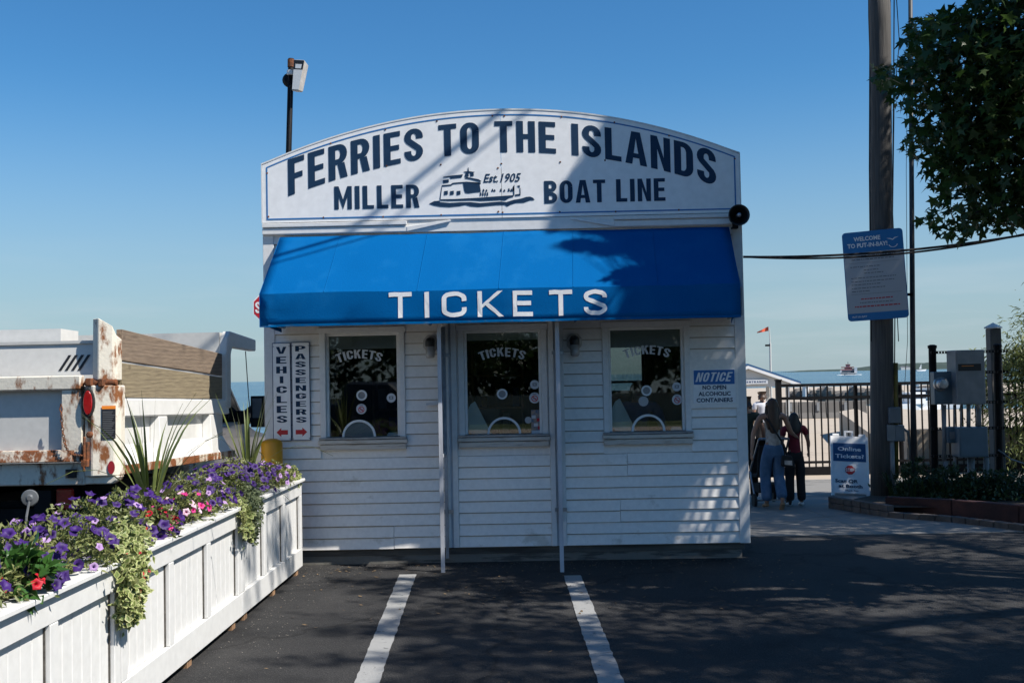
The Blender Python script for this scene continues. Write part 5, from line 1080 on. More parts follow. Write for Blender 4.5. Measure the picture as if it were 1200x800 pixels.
mb = MB(); mb.lathe([(.026, 0), (.026, .02), (.015, .03)], (-.20, -.04, 1.475), (0, -1, 0), 10); mb.box(-.245, -.205, -.07, .0, 1.28, 1.42); mb.box(-.25, -.20, -.09, -.05, 1.235, 1.285); mb.tube([(-.228, -.08, 1.20), (-.228, -.08, 1.46)], .012, 6); tb('latch', mb, 'rust', bevel=.004)
# tailgate: frame, recessed panel, rusty lower edge
mb = MB(); mb.box(-2.10, -.275, .03, .055, 1.30, 1.84); tg = tb('tailgate', mb, 'truck_grey')
mb = MB(); mb.box(-2.10, -.275, -.045, .029, 1.815, 1.925); tb('top_rail', mb, 'truck_rust', tg, bevel=.01)
mb = MB(); mb.hexa([(-.425, -.03, 1.36), (-.275, -.03, 1.36), (-.275, .029, 1.36), (-.455, .029, 1.36)], [(-.425, -.03, 1.813), (-.275, -.03, 1.813), (-.275, .029, 1.813), (-.455, .029, 1.813)]); tb('stile', mb, 'truck_rust', tg)
mb = MB(); mb.hexa([(-2.10, -.05, 1.27), (-.275, -.05, 1.27), (-.275, .05, 1.27), (-2.10, .05, 1.27)], [(-2.10, -.03, 1.365), (-.275, -.03, 1.365), (-.275, .029, 1.35), (-2.10, .029, 1.35)]); tb('bottom_rail', mb, 'truck_edge', tg, bevel=.008)
mb = MB(); mb.box(-2.10, -.265, .02, .12, 1.095, 1.262); tb('rear_sill', mb, 'truck_rust', bevel=.008)
mb = MB(); mb.box(-.40, -.33, -.02, .019, 1.15, 1.215); tb('step_pad', mb, 'rubber')
mb = MB(); mb.hexa([(-2.1, .06, 1.93), (-.22, .06, 1.93), (-.22, .09, 1.93), (-2.1, .09, 1.93)], [(-2.1, .10, 2.17), (-.22, .10, 2.17), (-.22, .13, 2.17), (-2.1, .13, 2.17)]); mb.box(-2.1, -.22, .085, .16, 2.172, 2.195); ug = tb('upper_gate', mb, 'truck_grey')
mb = MB()
for k in range(4):
    x = -.50+k*.05; mb.add([(x, .0615, 1.965), (x+.024, .0615, 1.965), (x+.095, .0795, 2.085), (x+.071, .0795, 2.085)], [(0, 1, 2, 3)])
tb('vent_slot', mb, 'black_ink', ug)
mb = MB(); mb.box(-2.1, -.55, .2, .5, 2.10, 2.30); tb('load_cover', mb, 'truck_white')
# chain hanging from the tailgate to the post, each link a small ring
mb = MB(); cpts = [Vector((-.415, -.055, 1.70)).lerp(Vector((-.235, -.085, 1.32)), i/26)+Vector((-.03*math.sin(math.pi*i/26), -.01, -.17*math.sin(math.pi*(i/26)**.75)*.9)) for i in range(27)]
for i in range(26):
    a, b = cpts[i], cpts[i+1]; d = (b-a); m_ = (a+b)/2; s_ = Vector((0, 1, 0)) if i % 2 else d.cross(Vector((0, 1, 0))).normalized()
    for sg in (-1, 1): mb.tube([a-d*.2, m_+s_*sg*.011, b+d*.2], .0042, 4, cap=False)
tb('chain', mb, 'rust')
# bed side
def side(y, z): return (0, y, z)
mb = MB()
L_ = BL_
mb.hexa([(-.10, .128, 1.60), (.0, .128, 1.60), (.0, L_, 1.60), (-.10, L_, 1.60)], [(-.10, .128, 1.735), (-.012, .128, 1.745), (-.012, L_, 1.745), (-.10, L_, 1.735)]); tb('side_rail', mb, 'truck_white', bevel=.012)
mb = MB(); mb.box(-.10, -.075, .128, L_, 1.22, 1.60); bs = tb('side_panel', mb, 'truck_white')
mb = MB(); mb.hexa([(-.074, .128, 1.245), (.015, .128, 1.235), (.015, L_, 1.235), (-.074, L_, 1.245)], [(-.074, .128, 1.38), (-.074, .128, 1.385), (-.074, L_, 1.385), (-.074, L_, 1.38)]); tb('lower_flare', mb, 'truck_white', bs)
mb = MB(); mb.box(-.074, .018, .128, L_+.12, 1.165, 1.2345); tb('bottom_edge', mb, 'truck_edge', bs, bevel=.006)
for y in (.85, 2.12):
    mb = MB(); mb.hexa([(-.074, y-.06, 1.236), (.016, y-.03, 1.236), (.016, y+.15, 1.236), (-.074, y+.18, 1.236)], [(-.074, y-.06, 1.598), (-.005, y-.03, 1.598), (-.005, y+.15, 1.598), (-.074, y+.18, 1.598)]); tb('side_brace', mb, 'truck_white', bs, bevel=.006)
for k, (za0, za1, zb0, zb1, mt) in enumerate(((2.035, 2.28, 1.985, 2.20, 'plank'), (1.752, 2.020, 1.752, 1.965, 'plank_pale'))):
    mb = MB(); mb.hexa([(-.085, .15, za0), (-.035, .15, za0), (-.035, L_-.12, zb0), (-.085, L_-.12, zb0)], [(-.085, .15, za1), (-.035, .15, za1), (-.035, L_-.12, zb1), (-.085, L_-.12, zb1)])
    o = tb('side_board', mb, mt, bevel=.004); o['label'] = ('upper weathered brown side board', 'lower pale side board')[k]
mb = MB(); mb.prism([(L_-.10, 1.66), (L_+.04, 1.66), (L_+.04, 2.20), (L_+.09, 2.275), (L_+.9, 2.275), (L_+.9, 2.40), (L_+.02, 2.435), (L_-.06, 2.37), (L_-.10, 2.2)], (-.08, 0, 0), (0, 1, 0), Z3, .085); tb('cab_guard_bracket', mb, 'truck_grey', bevel=.01)
mb = MB(); mb.box(-2.3, -.082, L_-.07, L_+.03, 1.15, 2.42); mb.box(-2.3, -.082, L_+.03, L_+.9, 2.37, 2.405); tb('front_bulkhead', mb, 'truck_grey')
mb = MB(); mb.box(-2.32, -2.20, .0, L_, 1.2, 1.75); mb.box(-2.30, -2.22, .06, L_-.1, 1.752, 2.2); mb.box(-2.36, -2.12, -.03, .28, 1.12, 2.34); mb.box(-2.19, -.101, .13, L_-.08, 1.17, 1.21); tb('bed_floor', mb, 'truck_grey')
mb = MB(); mb.box(-1.75, -1.62, .1, 5.6, .72, 1.05); mb.box(-.70, -.57, .1, 5.6, .72, 1.05); mb.box(-1.62, -.70, .25, .40, .72, .9); mb.tube([(-2.0, 1.25, .45), (-.3, 1.25, .45)], .07, 8); mb.ball((-1.16, 1.25, .47), .17, 10); mb.box(-2.15, -.15, .18, .28, .62, .78)
mb.box(-1.62, -.70, .42, 2.6, .80, .95); tb('chassis', mb, 'black_metal')
mb = MB(); mb.prism([(.62, 1.10), (.62, .40), (.78, .36), (1.0, .95), (1.6, 1.08)], (-.62, 0, 0), (0, 1, 0), Z3, .5); tb('mud_guard', mb, 'rubber')
mb = MB(); mb.box(-.50, -.06, 1.72, 2.5, .60, 1.08); tb('tool_box', mb, 'truck_cab', bevel=.01)
for x in (-.56, -1.86): mb = MB(); mb.box(x, x+.14, .145, .18, .90, 1.06); tb('brake_light', mb, 'red_lens', bevel=.012)
def wheel(x, y, r, wd_):
    mb = MB(); mb.lathe([(r*.62, 0), (r*.9, .0), (r, .03), (r, wd_-.03), (r*.9, wd_), (r*.62, wd_)], (x, y, r), (1, 0, 0), 28); o = tb('wheel', mb, 'rubber', smooth=False)
    mb = MB(); mb.lathe([(r*.6, -.0), (r*.6, .04), (r*.35, .07), (r*.22, .10), (r*.2, .14), (.001, .15)], (x+wd_-.12, y, r), (1, 0, 0), 20); tb('rim', mb, 'steel', o)
    mb = MB(); mb.lathe([(r*.6, 0), (r*.6, .10)], (x+.02, y, r), (1, 0, 0), 16); tb('hub', mb, 'black_metal', o)
for x in (-2.22, -1.96, -.62, -.36): wheel(x, 1.25, .40, .235)
for x in (-2.05, -.52): wheel(x, 5.05, .40, .26)
# cab
cx0, cx1 = -1.98, -.50; cy0 = 2.85
prof = [(cy0, .62), (cy0, 1.86), (cy0+.10, 1.96), (cy0+1.35, 1.965), (cy0+2.05, 1.50), (cy0+2.35, 1.42), (cy0+3.15, 1.33), (cy0+3.25, 1.20), (cy0+3.28, .55), (cy0+2.72, .52), (cy0+2.6, .80), (cy0+2.3, .93), (cy0+1.95, .82), (cy0+1.8, .50), (cy0+.1, .50)]
mb = MB(); mb.prism(prof, (cx0, 0, 0), (0, 1, 0), Z3, cx1-cx0); cb = tb('cab', mb, 'truck_cab', bevel=.045)
mb = MB(); sg_ = [(cy0+.22, 1.50), (cy0+.24, 1.87), (cy0+1.30, 1.89), (cy0+1.86, 1.50)]
mb.prism(sg_, (cx1+.0005, 0, 0), (0, 1, 0), Z3, .006); tb('side_window', mb, 'window_dark', cb)
mb = MB(); mb.prism([(cy0+1.31, 1.90), (cy0+1.36, 1.90), (cy0+1.93, 1.50), (cy0+1.87, 1.50)], (cx1+.001, 0, 0), (0, 1, 0), Z3, .010); tb('pillar_trim', mb, 'steel', cb)
mb = MB(); mb.hexa([(cx0+.12, cy0+1.42, 1.945), (cx1-.12, cy0+1.42, 1.945), (cx1-.1, cy0+2.0, 1.55), (cx0+.1, cy0+2.0, 1.55)], [(cx0+.12, cy0+1.44, 1.955), (cx1-.12, cy0+1.44, 1.955), (cx1-.1, cy0+2.02, 1.56), (cx0+.1, cy0+2.02, 1.56)]); tb('windscreen', mb, 'truck_glass', cb)
mb = MB(); mb.prism([(cy0+.18, .60), (cy0+.18, 1.47), (cy0+1.78, 1.47), (cy0+1.78, .60)], (cx1+.0005, 0, 0), (0, 1, 0), Z3, .012); dr = tb('door', mb, 'truck_cab', cb, bevel=.006)
mb = MB(); mb.box(cx1+.013, cx1+.045, cy0+.28, cy0+.48, 1.33, 1.38); tb('handle', mb, 'black_plastic', cb, bevel=.008)
mb = MB(); mb.box(cx1+.002, cx1+.012, cy0+1.92, cy0+2.18, 1.36, 1.40); tb('badge', mb, 'steel', cb)
mb = MB(); v0 = Vector((cx1+.02, cy0+1.72, 1.56)); mb.tube([v0, v0+Vector((.12, .03, .10)), v0+Vector((.15, .03, .10))], .035, 8); mb.tube([v0+Vector((0, 0, -.03)), v0+Vector((.15, .03, -.05))], .03, 8); mb.box(v0.x-.02, v0.x+.10, v0.y-.05, v0.y+.08, v0.z-.09, v0.z+.07); mb.box(v0.x+.12, v0.x+.28, v0.y-.02, v0.y+.09, v0.z-.13, v0.z+.24); mr_ = tb('wing_mirror', mb, 'black_plastic', cb, bevel=.02)
mb = MB(); mb.box(v0.x+.145, v0.x+.255, v0.y-.026, v0.y-.021, v0.z-.02, v0.z+.21); tb('mirror_glass', mb, 'steel', mr_)
mb = MB(); mb.box(cx1-.25, cx1-.02, cy0+3.282, cy0+3.30, 1.0, 1.2); tb('headlight', mb, 'lamp_glass', cb)
mb = MB(); mb.box(cx0+.3, cx1-.3, cy0+3.282, cy0+3.30, .75, 1.2); tb('grille', mb, 'black_plastic', cb)
mb = MB(); mb.tube([(-.08, L_+.80, 2.27), (-.20, L_+1.3, 1.78), (-.24, L_+1.5, 1.60)], .005, 4); tb('antenna_wire', mb, 'wire', cb)

# ================================================================== PLANTERS
PX0, PX1, PZ1 = -2.86, -2.25, .905
PJ = [1.10, 3.42, 5.79, 8.19, 10.36]
for i in range(4):
    y0, y1 = PJ[i]+.006, PJ[i+1]-.006
    lab = ('white panelled planter box just out of view at the near left', 'nearest white panelled planter box at the lower left with red impatiens in it', 'middle white panelled planter box under the trailing variegated vine', 'farthest white panelled planter box touching the booth end')[i]
    t = thing('planter_box', ((PX0+PX1)/2, (y0+y1)/2, 0), lab, 'planter', 'white planter boxes')
    zb_ = .10; F = PX1
    mb = MB(); mb.box(F-.07, F-.053, y0+.03, y1-.03, zb_+.03, .87); mb.box(PX0, PX0+.03, y0, y1, zb_, .87); mb.box(PX0+.03, F-.053, y0, y0+.03, zb_, .87); mb.box(PX0+.03, F-.053, y1-.03, y1, zb_, .87); mb.box(PX0+.03, F-.053, y0+.03, y1-.03, zb_, zb_+.03); mb.build('box_body', 'planter_white', t)
    nP = 3; st = .085; wid = (y1-y0-st*(nP+1))/nP
    mb = MB(); mb.box(F-.052, F, y0, y1, .745, .87); mb.build('top_rail', 'planter_white', t, bevel=.004)
    mb = MB(); mb.box(F-.052, F, y0, y1, zb_-.04, .235); mb.build('bottom_rail', 'planter_white', t, bevel=.004)
    sm = None
    for k in range(nP+1):
        ys = y0+k*(wid+st); mb = MB(); mb.box(F-.052, F, ys, ys+st, .2365, .7435); mb.build('stile', 'planter_white', t, bevel=.004)
    for k in range(nP):
        ys = y0+st+k*(wid+st); nb = 6; bw_ = wid/nb
        for b in range(nb):
            mb = MB(); mb.box(F-.052, F-.034, ys+b*bw_+.0025, ys+(b+1)*bw_-.0025, .2365, .7435); mb.build('panel_board', 'planter_white', t, bevel=.004)
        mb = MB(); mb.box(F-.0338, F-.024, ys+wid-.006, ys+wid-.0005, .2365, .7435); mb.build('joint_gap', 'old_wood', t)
    mb = MB()      # mitred lip round the top, open in the middle
    mb.box(F-.095, F+.035, y0, y1, .878, PZ1); mb.box(PX0-.03, PX0+.07, y0, y1, .878, PZ1); mb.box(PX0+.071, F-.096, y0, y0+.09, .878, PZ1); mb.box(PX0+.071, F-.096, y1-.09, y1, .878, PZ1); mb.build('lip', 'planter_white', t, bevel=.004)
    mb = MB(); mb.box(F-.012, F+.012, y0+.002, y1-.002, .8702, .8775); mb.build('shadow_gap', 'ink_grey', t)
    mb = MB(); mb.box(PX0+.075, F-.10, y0+.095, y1-.095, .80, .84); mb.build('soil', 'soil', t)
    for y in (y0+.16, (y0+y1)/2, y1-.16):
        mb = MB(); mb.box(F-.13, F-.02, y-.045, y+.045, -.01, zb_-.042 if False else .0595); mb.box(F-.13, F-.054, y-.045, y+.045, .0595, zb_); mb.box(PX0+.03, PX0+.13, y-.045, y+.045, -.01, zb_); mb.build('foot', 'foot_wood', t)

# ------------------------------------------------------------------ planter flowers
def flower_mesh(name, petal, seed, r=.030, eye='petal_dark'):
    rn = random.Random(seed); mb = MB(); n = 10; e = 4
    rad = lambda i: r*(1.05 if i % 2 == 0 else .80)*rn.uniform(.9, 1.1)
    ring0 = [(r*.22*math.cos(2*math.pi*i/n), r*.22*math.sin(2*math.pi*i/n), -.010) for i in range(n)]
    out = []
    for i in range(n): q = rad(i); out.append((q*math.cos(2*math.pi*i/n), q*math.sin(2*math.pi*i/n), rn.uniform(-.004, .007)))
    mid = [((a[0]*.5+b[0]*.5), (a[1]*.5+b[1]*.5), .004+rn.uniform(-.001, .002)) for a, b in zip(ring0, out)]
    v = [(0, 0, -.02)]+ring0+mid+out
    f = [(0, 1+i, 1+(i+1) % n) for i in range(n)]; mb.add(v, f, 1)
    mb.f += [(1+i, 1+n+i, 1+n+(i+1) % n, 1+(i+1) % n) for i in range(n)]+[(1+n+i, 1+2*n+i, 1+2*n+(i+1) % n, 1+n+(i+1) % n) for i in range(n)]; mb.m += [0]*(2*n)
    return mb.mesh(name, [petal, eye], True)
FM = {k: [flower_mesh('flower', p, 7*i+j, r, e) for j in range(3)] for i, (k, p, r, e) in enumerate((('purple', 'petal_purple', .033, 'petal_dark'), ('pink', 'petal_pink', .026, 'petal_red'), ('pale', 'petal_pale', .028, 'petal_pink'), ('lilac', 'petal_lilac', .027, 'petal_purple'), ('red', 'petal_red', .028, 'petal_red')))}
def flower_plant(name, label, cat, c, r, nleaf, nflow, kinds, seed, leafmat='petunia_leaf', ln=.042, wd_=.016, group=None, face=(.45, -.75, .75), up_only=True):
    rn = random.Random(seed); c = Vector(c); t = thing(name, (c.x, c.y, c.z-r[2]*.4), label, cat, group); mb = MB()
    for i in range(nleaf//12):
        d = rdir(rn, -.25, 1); k = rn.uniform(.3, 1)**.55; cc = c+Vector((d.x*r[0], d.y*r[1], d.z*r[2]))*k
        for j in range(12):
            p = cc+rdir(rn)*rn.uniform(0, .06); ax = (rdir(rn)+d*.8+Vector((0, 0, .2))).normalized(); leaf_quads(mb, p, ax, rdir(rn, .1, 1), ln*rn.uniform(.6, 1.3), wd_*rn.uniform(.7, 1.3), bend=.5)
    mb.build('foliage', leafmat, t)
    mb = MB()
    for i in range(14): d = rdir(rn, .1, 1); mb.tube([c+Vector((0, 0, -r[2]*.6)), c+Vector((d.x*r[0]*.5, d.y*r[1]*.5, 0)), c+Vector((d.x*r[0], d.y*r[1], d.z*r[2]))*1.0 if False else c+Vector((d.x*r[0]*.9, d.y*r[1]*.9, d.z*r[2]*.9))], .003, 4, cap=False)
    mb.build('stem', 'petunia_leaf', t)
    fv = Vector(face)
    for i in range(nflow):
        for _ in range(30):
            d = rdir(rn, -.1, 1)
            if d.dot(fv.normalized()) > .05 or rn.random() < .12: break
        k = rn.uniform(.92, 1.14); p = c+Vector((d.x*r[0], d.y*r[1], d.z*r[2]))*k
        o = put('flower', rn.choice(FM[rn.choice(kinds)]), t); o.location = p-t.location
        q = (d+fv*.55+rdir(rn)*.55).normalized().to_track_quat('Z', 'Y'); o.rotation_mode = 'QUATERNION'; o.rotation_quaternion = q @ Quaternion((0, 0, 1), rn.uniform(0, 6)); s_ = rn.uniform(.75, 1.15); o.scale = (s_, s_, s_)
    return t
def pl_at(px, py, X=-2.52):        # point over the planters seen at this pixel, at X
    d = ray(px, py); k = X/d.x; return Vector((X, d.y*k, d.z*k+EYE))
Cpl = [(3.3, 14, ['purple'], 'purple petunia clump just out of view at the near left'), (3.95, 16, ['purple'], 'purple petunia clump at the lower left corner of the view'), (4.55, 22, ['purple'], 'purple petunia clump at the near end of the lower left planter'), (5.02, 26, ['purple'], 'purple petunia clump behind the red impatiens'), (5.52, 24, ['purple', 'purple', 'purple', 'lilac'], 'purple petunia clump just left of the trailing variegated vine'),
       (6.15, 22, ['purple', 'purple', 'lilac'], 'purple petunia clump behind the trailing variegated vine'), (6.62, 20, ['purple'], 'purple petunia clump in front of the taller spike plant'), (7.75, 20, ['purple', 'purple', 'lilac'], 'purple petunia clump behind the pink and white flowers'), (8.45, 26, ['purple'], 'purple petunia clump between the two spike plants'), (9.0, 26, ['purple'], 'purple petunia clump in front of the smaller spike plant'), (9.55, 16, ['purple', 'lilac'], 'purple petunia clump beside the lilac flowers near the bollard')]
for i, (y, nf, kd, lab) in enumerate(Cpl):
    hgt = (.15, .16, .17, .17, .18, .21, .20, .19, .20, .20, .15)[i]
    flower_plant('petunia_plant', lab, 'flowers', (-2.52+.02*math.sin(i*2.1), y, .95), (.29, .30, hgt+.03), 1600, int(nf*2.1), kd, 100+i, group='petunias in the planter boxes')
flower_plant('impatiens_plant', 'red impatiens with glossy green leaves at the lower left corner', 'flowers', (-2.33, 4.80, .96), (.12, .20, .12), 260, 8, ['red'], 140, 'impatiens_leaf', .085, .042)
flower_plant('impatiens_plant', 'hot pink and white impatiens spilling over the middle planter edge', 'flowers', (-2.40, 7.30, .955), (.15, .30, .13), 500, 24, ['pink', 'pink', 'pale'], 141, 'petunia_leaf', .05, .02)
flower_plant('verbena_plant', 'small red verbena flowers between petunias and variegated vine', 'flowers', (-2.36, 6.62, .97), (.12, .18, .10), 300, 14, ['pink', 'red'], 142, 'petunia_leaf', .04, .016)
flower_plant('calibrachoa_plant', 'pale lilac flowers at the far end of the farthest planter', 'flowers', (-2.38, 9.85, .97), (.16, .22, .11), 500, 22, ['lilac', 'pale'], 143, 'petunia_leaf', .04, .016)
def vine(name, label, path_, mat, n, seed, ln=.05, wd_=.034, dots=0, spread=.09):
    """path_: list of (point, half width along y) from the planter top down the face"""
    rn = random.Random(seed); t = thing(name, path_[0][0], label, 'trailing plant'); mb = MB(); sm = MB()
    for i in range(n):
        u = rn.random()*(len(path_)-1); k = int(u); f = u-k; a, b = path_[k], path_[k+1]; p = a[0].lerp(b[0], f); hw = a[1]+(b[1]-a[1])*f
        p = p+Vector((rn.uniform(-.01, spread*.7), rn.gauss(0, hw*.5), rn.gauss(0, .03)))
        ax = (Vector((.5, -.2, -.25))+rdir(rn)).normalized(); leaf_quads(mb, p, ax, (Vector((.8, -.5, .6))+rdir(rn)*.8).normalized(), ln*rn.uniform(.6, 1.2), wd_*rn.uniform(.7, 1.2), bend=.4, core=(mat == 'vine_leaf'))
    mb.build('foliage', [mat, 'vine_core'], t)
    for i in range(12):
        pts = []
        off = rn.gauss(0, .5)
        for a in path_[:1+rn.randint(2, len(path_)-1)]: pts.append(a[0]+Vector((rn.uniform(0, .03), off*a[1]+rn.uniform(-.01, .01), 0)))
        if len(pts) > 1: sm.tube(pts, .003, 4, cap=False)
    sm.build('stem', 'petunia_leaf', t)
    fm = FM['red'][0]
    for i in range(dots):
        u = rn.random()*(len(path_)-1); k = int(u); f = u-k; a, b = path_[k], path_[k+1]; p = a[0].lerp(b[0], f)+Vector((spread*.8, rn.gauss(0, .4)*a[1], 0))
        o = put('flower', fm, t); o.location = p-t.location; o.rotation_mode = 'QUATERNION'; o.rotation_quaternion = Vector((.8, -.6, .2)).to_track_quat('Z', 'Y'); o.scale = (.4, .4, .4)
XF = PX1+.03
V3 = lambda x, y, z: Vector((x, y, z))
vine('variegated_vine', 'cream and green variegated vine hanging down the front of the middle planter', [(V3(-2.46, 6.35, 1.02), .34), (V3(-2.33, 6.0, .99), .30), (V3(XF-.02, 5.85, .93), .19), (V3(XF, 5.83, .80), .15), (V3(XF, 5.79, .68), .12), (V3(XF-.01, 5.76, .60), .07)], 'vine_leaf', 2300, 51, dots=12)
vine('trailing_helichrysum', 'grey green trailing plant hanging over the joint of the two farthest planters', [(V3(-2.42, 8.75, 1.0), .30), (V3(-2.3, 8.55, .96), .24), (V3(XF, 8.38, .90), .17), (V3(XF, 8.32, .76), .14), (V3(XF, 8.27, .64), .08)], 'dark_vine_leaf', 2000, 52, .036, .02)
vine('variegated_vine', 'small yellow green vine tuft at the far end of the farthest planter', [(V3(-2.42, 10.15, .95), .14), (V3(-2.32, 10.2, .95), .12), (V3(-2.28, 10.22, .92), .10)], 'vine_leaf', 420, 53, .045, .03, spread=.05)
vine('variegated_vine', 'yellow green vine sprig hanging low over the joint between petunias and grey trailing plant', [(V3(-2.35, 8.2, .96), .10), (V3(XF+.02, 8.12, .86), .10), (V3(XF+.02, 8.1, .70), .08)], 'vine_leaf', 420, 54, .045, .03, spread=.05)
def spike(label, c, n, h, seed):
    rn = random.Random(seed); t = thing('spike_plant', c, label, 'spike plant', 'spike plants in the planter boxes'); c = Vector(c)
    for i in range(n):
        a = rn.uniform(0, 6.283); tilt = rn.uniform(.05, .9)*(.45 if i < n*.5 else 1); l_ = h*rn.uniform(.6, 1.08); o = Vector((math.cos(a), math.sin(a), 0)); s_ = Vector((-o.y, o.x, 0)); w_ = .0095*rn.uniform(.8, 1.3); mb = MB(); pr = []
        droop = rn.uniform(0, .55)*tilt*1.6
        for k in range(7):
            u = k/6; ang_ = tilt+droop*u*u*1.4; r_ = l_*u
            p = c+o*(r_*math.sin(min(ang_, 1.7))+.012)+Vector((0, 0, r_*math.cos(min(ang_, 1.7)))); ww = w_*(.7+.6*math.sin(math.pi*min(1, u*1.1)))*(1-u**3)+.0008
            pr += [p-s_*ww, p-o*.004*(1-u)+Vector((0, 0, -.003)), p+s_*ww]
        mb.add(pr, [(3*k+j, 3*k+j+1, 3*k+4+j, 3*k+3+j) for k in range(6) for j in range(2)]); mb.build('leaf', 'blade_leaf', t, smooth=True)
spike('taller spike plant with long stiff green leaves in the middle planter', (-2.54, 7.05, .98), 24, .86, 3)
spike('smaller spike plant with arching leaves in the farthest planter near the bollard', (-2.52, 9.42, 1.0), 22, .76, 9)
# round reflector on a stake
v = pl_at(35, 583, -2.66); v2 = pl_at(27, 628, -2.66)
t = thing('reflector_stake', (v2.x, v2.y, .84), 'clear round reflector on a thin stake among the petunias', 'reflector stake')
mb = MB(); mb.lathe([(.040, -.006), (.044, 0), (.040, .006), (.02, .009), (.012, .014)], v, (.2, -1, 0), 20); mb.build('reflector', 'plastic_grey', t, smooth=False)
mb = MB(); mb.tube([v, v.lerp(v2, .5), (v2.x, v2.y, .82)], .0065, 6); mb.build('stake', 'plastic_grey', t)
# ================================================================== PEOPLE
def skin_mesh(name, nodes, edges, mat, parent, sub=1, root=0):
    """nodes: list of (point, radius) or (point, rx, ry); one continuous skinned surface"""
    me = bpy.data.meshes.new(name); me.from_pydata([tuple(n[0]) for n in nodes], edges, []); o = bpy.data.objects.new(name, me); col.objects.link(o)
    bm = bmesh.new(); bm.from_mesh(me); bm.verts.layers.skin.verify(); bm.to_mesh(me); bm.free()
    for i, n in enumerate(nodes):
        sv = me.skin_vertices[0].data[i]; sv.radius = (n[1], n[2] if len(n) > 2 else n[1]); sv.use_root = (i == root)
    m1 = o.modifiers.new('s', 'SKIN'); m1.use_smooth_shade = True; m1.branch_smoothing = .3
    m2 = o.modifiers.new('u', 'SUBSURF'); m2.levels = sub; m2.render_levels = sub
    bpy.context.view_layer.update(); dg = bpy.context.evaluated_depsgraph_get()
    m = bpy.data.meshes.new_from_object(o.evaluated_get(dg)); bpy.data.objects.remove(o); m.name = name
    m.materials.clear(); m.materials.append(MATS[mat]); m.polygons.foreach_set('use_smooth', [True]*len(m.polygons)); m.update()
    return put(name, m, parent)
def person(label, loc, rz, h, J, outfit, hair, group=None, female=True, sit=False):
    """J: joints in body units (height 1, facing +y, x to the right). outfit: dict of cloth materials"""
    t = thing('person', loc, label, 'person', group, rz=rz)
    B = dict(pel=(0, 0, .53), wai=(0, .0, .61), che=(0, .0, .73), nek=(0, .0, .845), hed=(0, .015, .90), top=(0, .01, .965),
             ls=(-.105, 0, .805), rs=(.105, 0, .805), le=(-.135, -.01, .64), re=(.135, -.01, .64), lw=(-.14, .03, .50), rw=(.14, .03, .50),
             lh=(-.052, 0, .515), rh=(.052, 0, .515), lk=(-.058, .015, .285), rk=(.058, .015, .285), la=(-.06, 0, .045), ra=(.06, 0, .045), lt=(-.065, .085, .015), rt=(.065, .085, .015))
    B.update(J); B = {k: Vector(v)*h for k, v in B.items()}; s = h
    fem = .95 if female else 1.08
    nodes = []; idx = {}; edges = []
    def nd(k, p, *r): idx[k] = len(nodes); nodes.append((p,)+tuple(x*s for x in r)); return k
    def ed(*ks):
        for a, b in zip(ks, ks[1:]): edges.append((idx[a], idx[b]))
    nd('pel', B['pel'], .072, .062); nd('wai', B['wai'], .060*fem, .052); nd('che', B['che'], .072*fem, .058); nd('shm', B['nek']-Vector((0, 0, .035*s)), .05*fem, .042); nd('nek', B['nek'], .027, .028); nd('jaw', B['nek'].lerp(B['hed'], .65), .034, .042); nd('hed', B['hed'].lerp(B['top'], .2), .042, .052); nd('top', B['top'], .032, .04)
    ed('pel', 'wai', 'che', 'shm', 'nek', 'jaw', 'hed', 'top')
    for sd in 'lr':
        sg = -1 if sd == 'l' else 1
        nd(sd+'s', B[sd+'s'], .032*fem); nd(sd+'e', B[sd+'e'], .022); nd(sd+'fm', B[sd+'e'].lerp(B[sd+'w'], .4), .0205); nd(sd+'w', B[sd+'w'], .0145)
        ed('shm', sd+'s', sd+'e', sd+'fm', sd+'w')
        d = (B[sd+'w']-B[sd+'e']).normalized(); fwd = Vector((0, 1, 0)); fwd = (fwd-d*fwd.dot(d)).normalized(); out = d.cross(fwd).normalized()
        pm_ = B[sd+'w']+d*.035*s; nd(sd+'p', pm_, .011, .021); ed(sd+'w', sd+'p')
        for k, (off, ln) in enumerate(((.017, .036), (.006, .042), (-.005, .039), (-.016, .030))):
            a = pm_+fwd*off*s*1.1+d*.022*s; curl = (B['pel']-B[sd+'w']); curl.z = 0; curl = curl.normalized() if curl.length > 1e-4 else Vector((1, 0, 0))
            b = a+d*ln*.5*s+curl*.004*s; c_ = a+d*ln*s*.9+curl*.014*s
            nd(sd+'f%da' % k, a, .0056); nd(sd+'f%db' % k, b, .0052); nd(sd+'f%dc' % k, c_, .0042); ed(sd+'p', sd+'f%da' % k, sd+'f%db' % k, sd+'f%dc' % k)
        a = B[sd+'w']+d*.018*s+fwd*.018*s; nd(sd+'th', a, .0065); nd(sd+'ti', a+d*.024*s+fwd*.012*s, .0052); ed(sd+'w', sd+'th', sd+'ti')
        nd(sd+'h', B[sd+'h'], .052); nd(sd+'k', B[sd+'k'], .034); nd(sd+'c', B[sd+'k'].lerp(B[sd+'a'], .35), .031); nd(sd+'a', B[sd+'a'], .02); ed('pel', sd+'h', sd+'k', sd+'c', sd+'a')
        nd(sd+'t', B[sd+'t'], .018, .013); ed(sd+'a', sd+'t')
    body = skin_mesh('body', nodes, edges, 'skin', t)
    hc_ = B['hed'].lerp(B['top'], .25); fdir = Vector(J.get('face', (0, 1, 0))).normalized(); sdir = Vector((0, 0, 1)).cross(fdir).normalized()
    mb = MB(); mb.lathe([(.008*s, -.02*s), (.013*s, 0), (.004*s, .012*s)], hc_+fdir*.055*s-Vector((0, 0, .012*s)), (0, 0, -1), 8); tb_ = mb.build('nose', 'skin', t, smooth=True, local=True)
    mb = MB()
    for sg in (-1, 1): mb.ball(hc_+sdir*sg*.046*s-Vector((0, 0, .01*s)), (.008*s, .014*s, .022*s), 8)
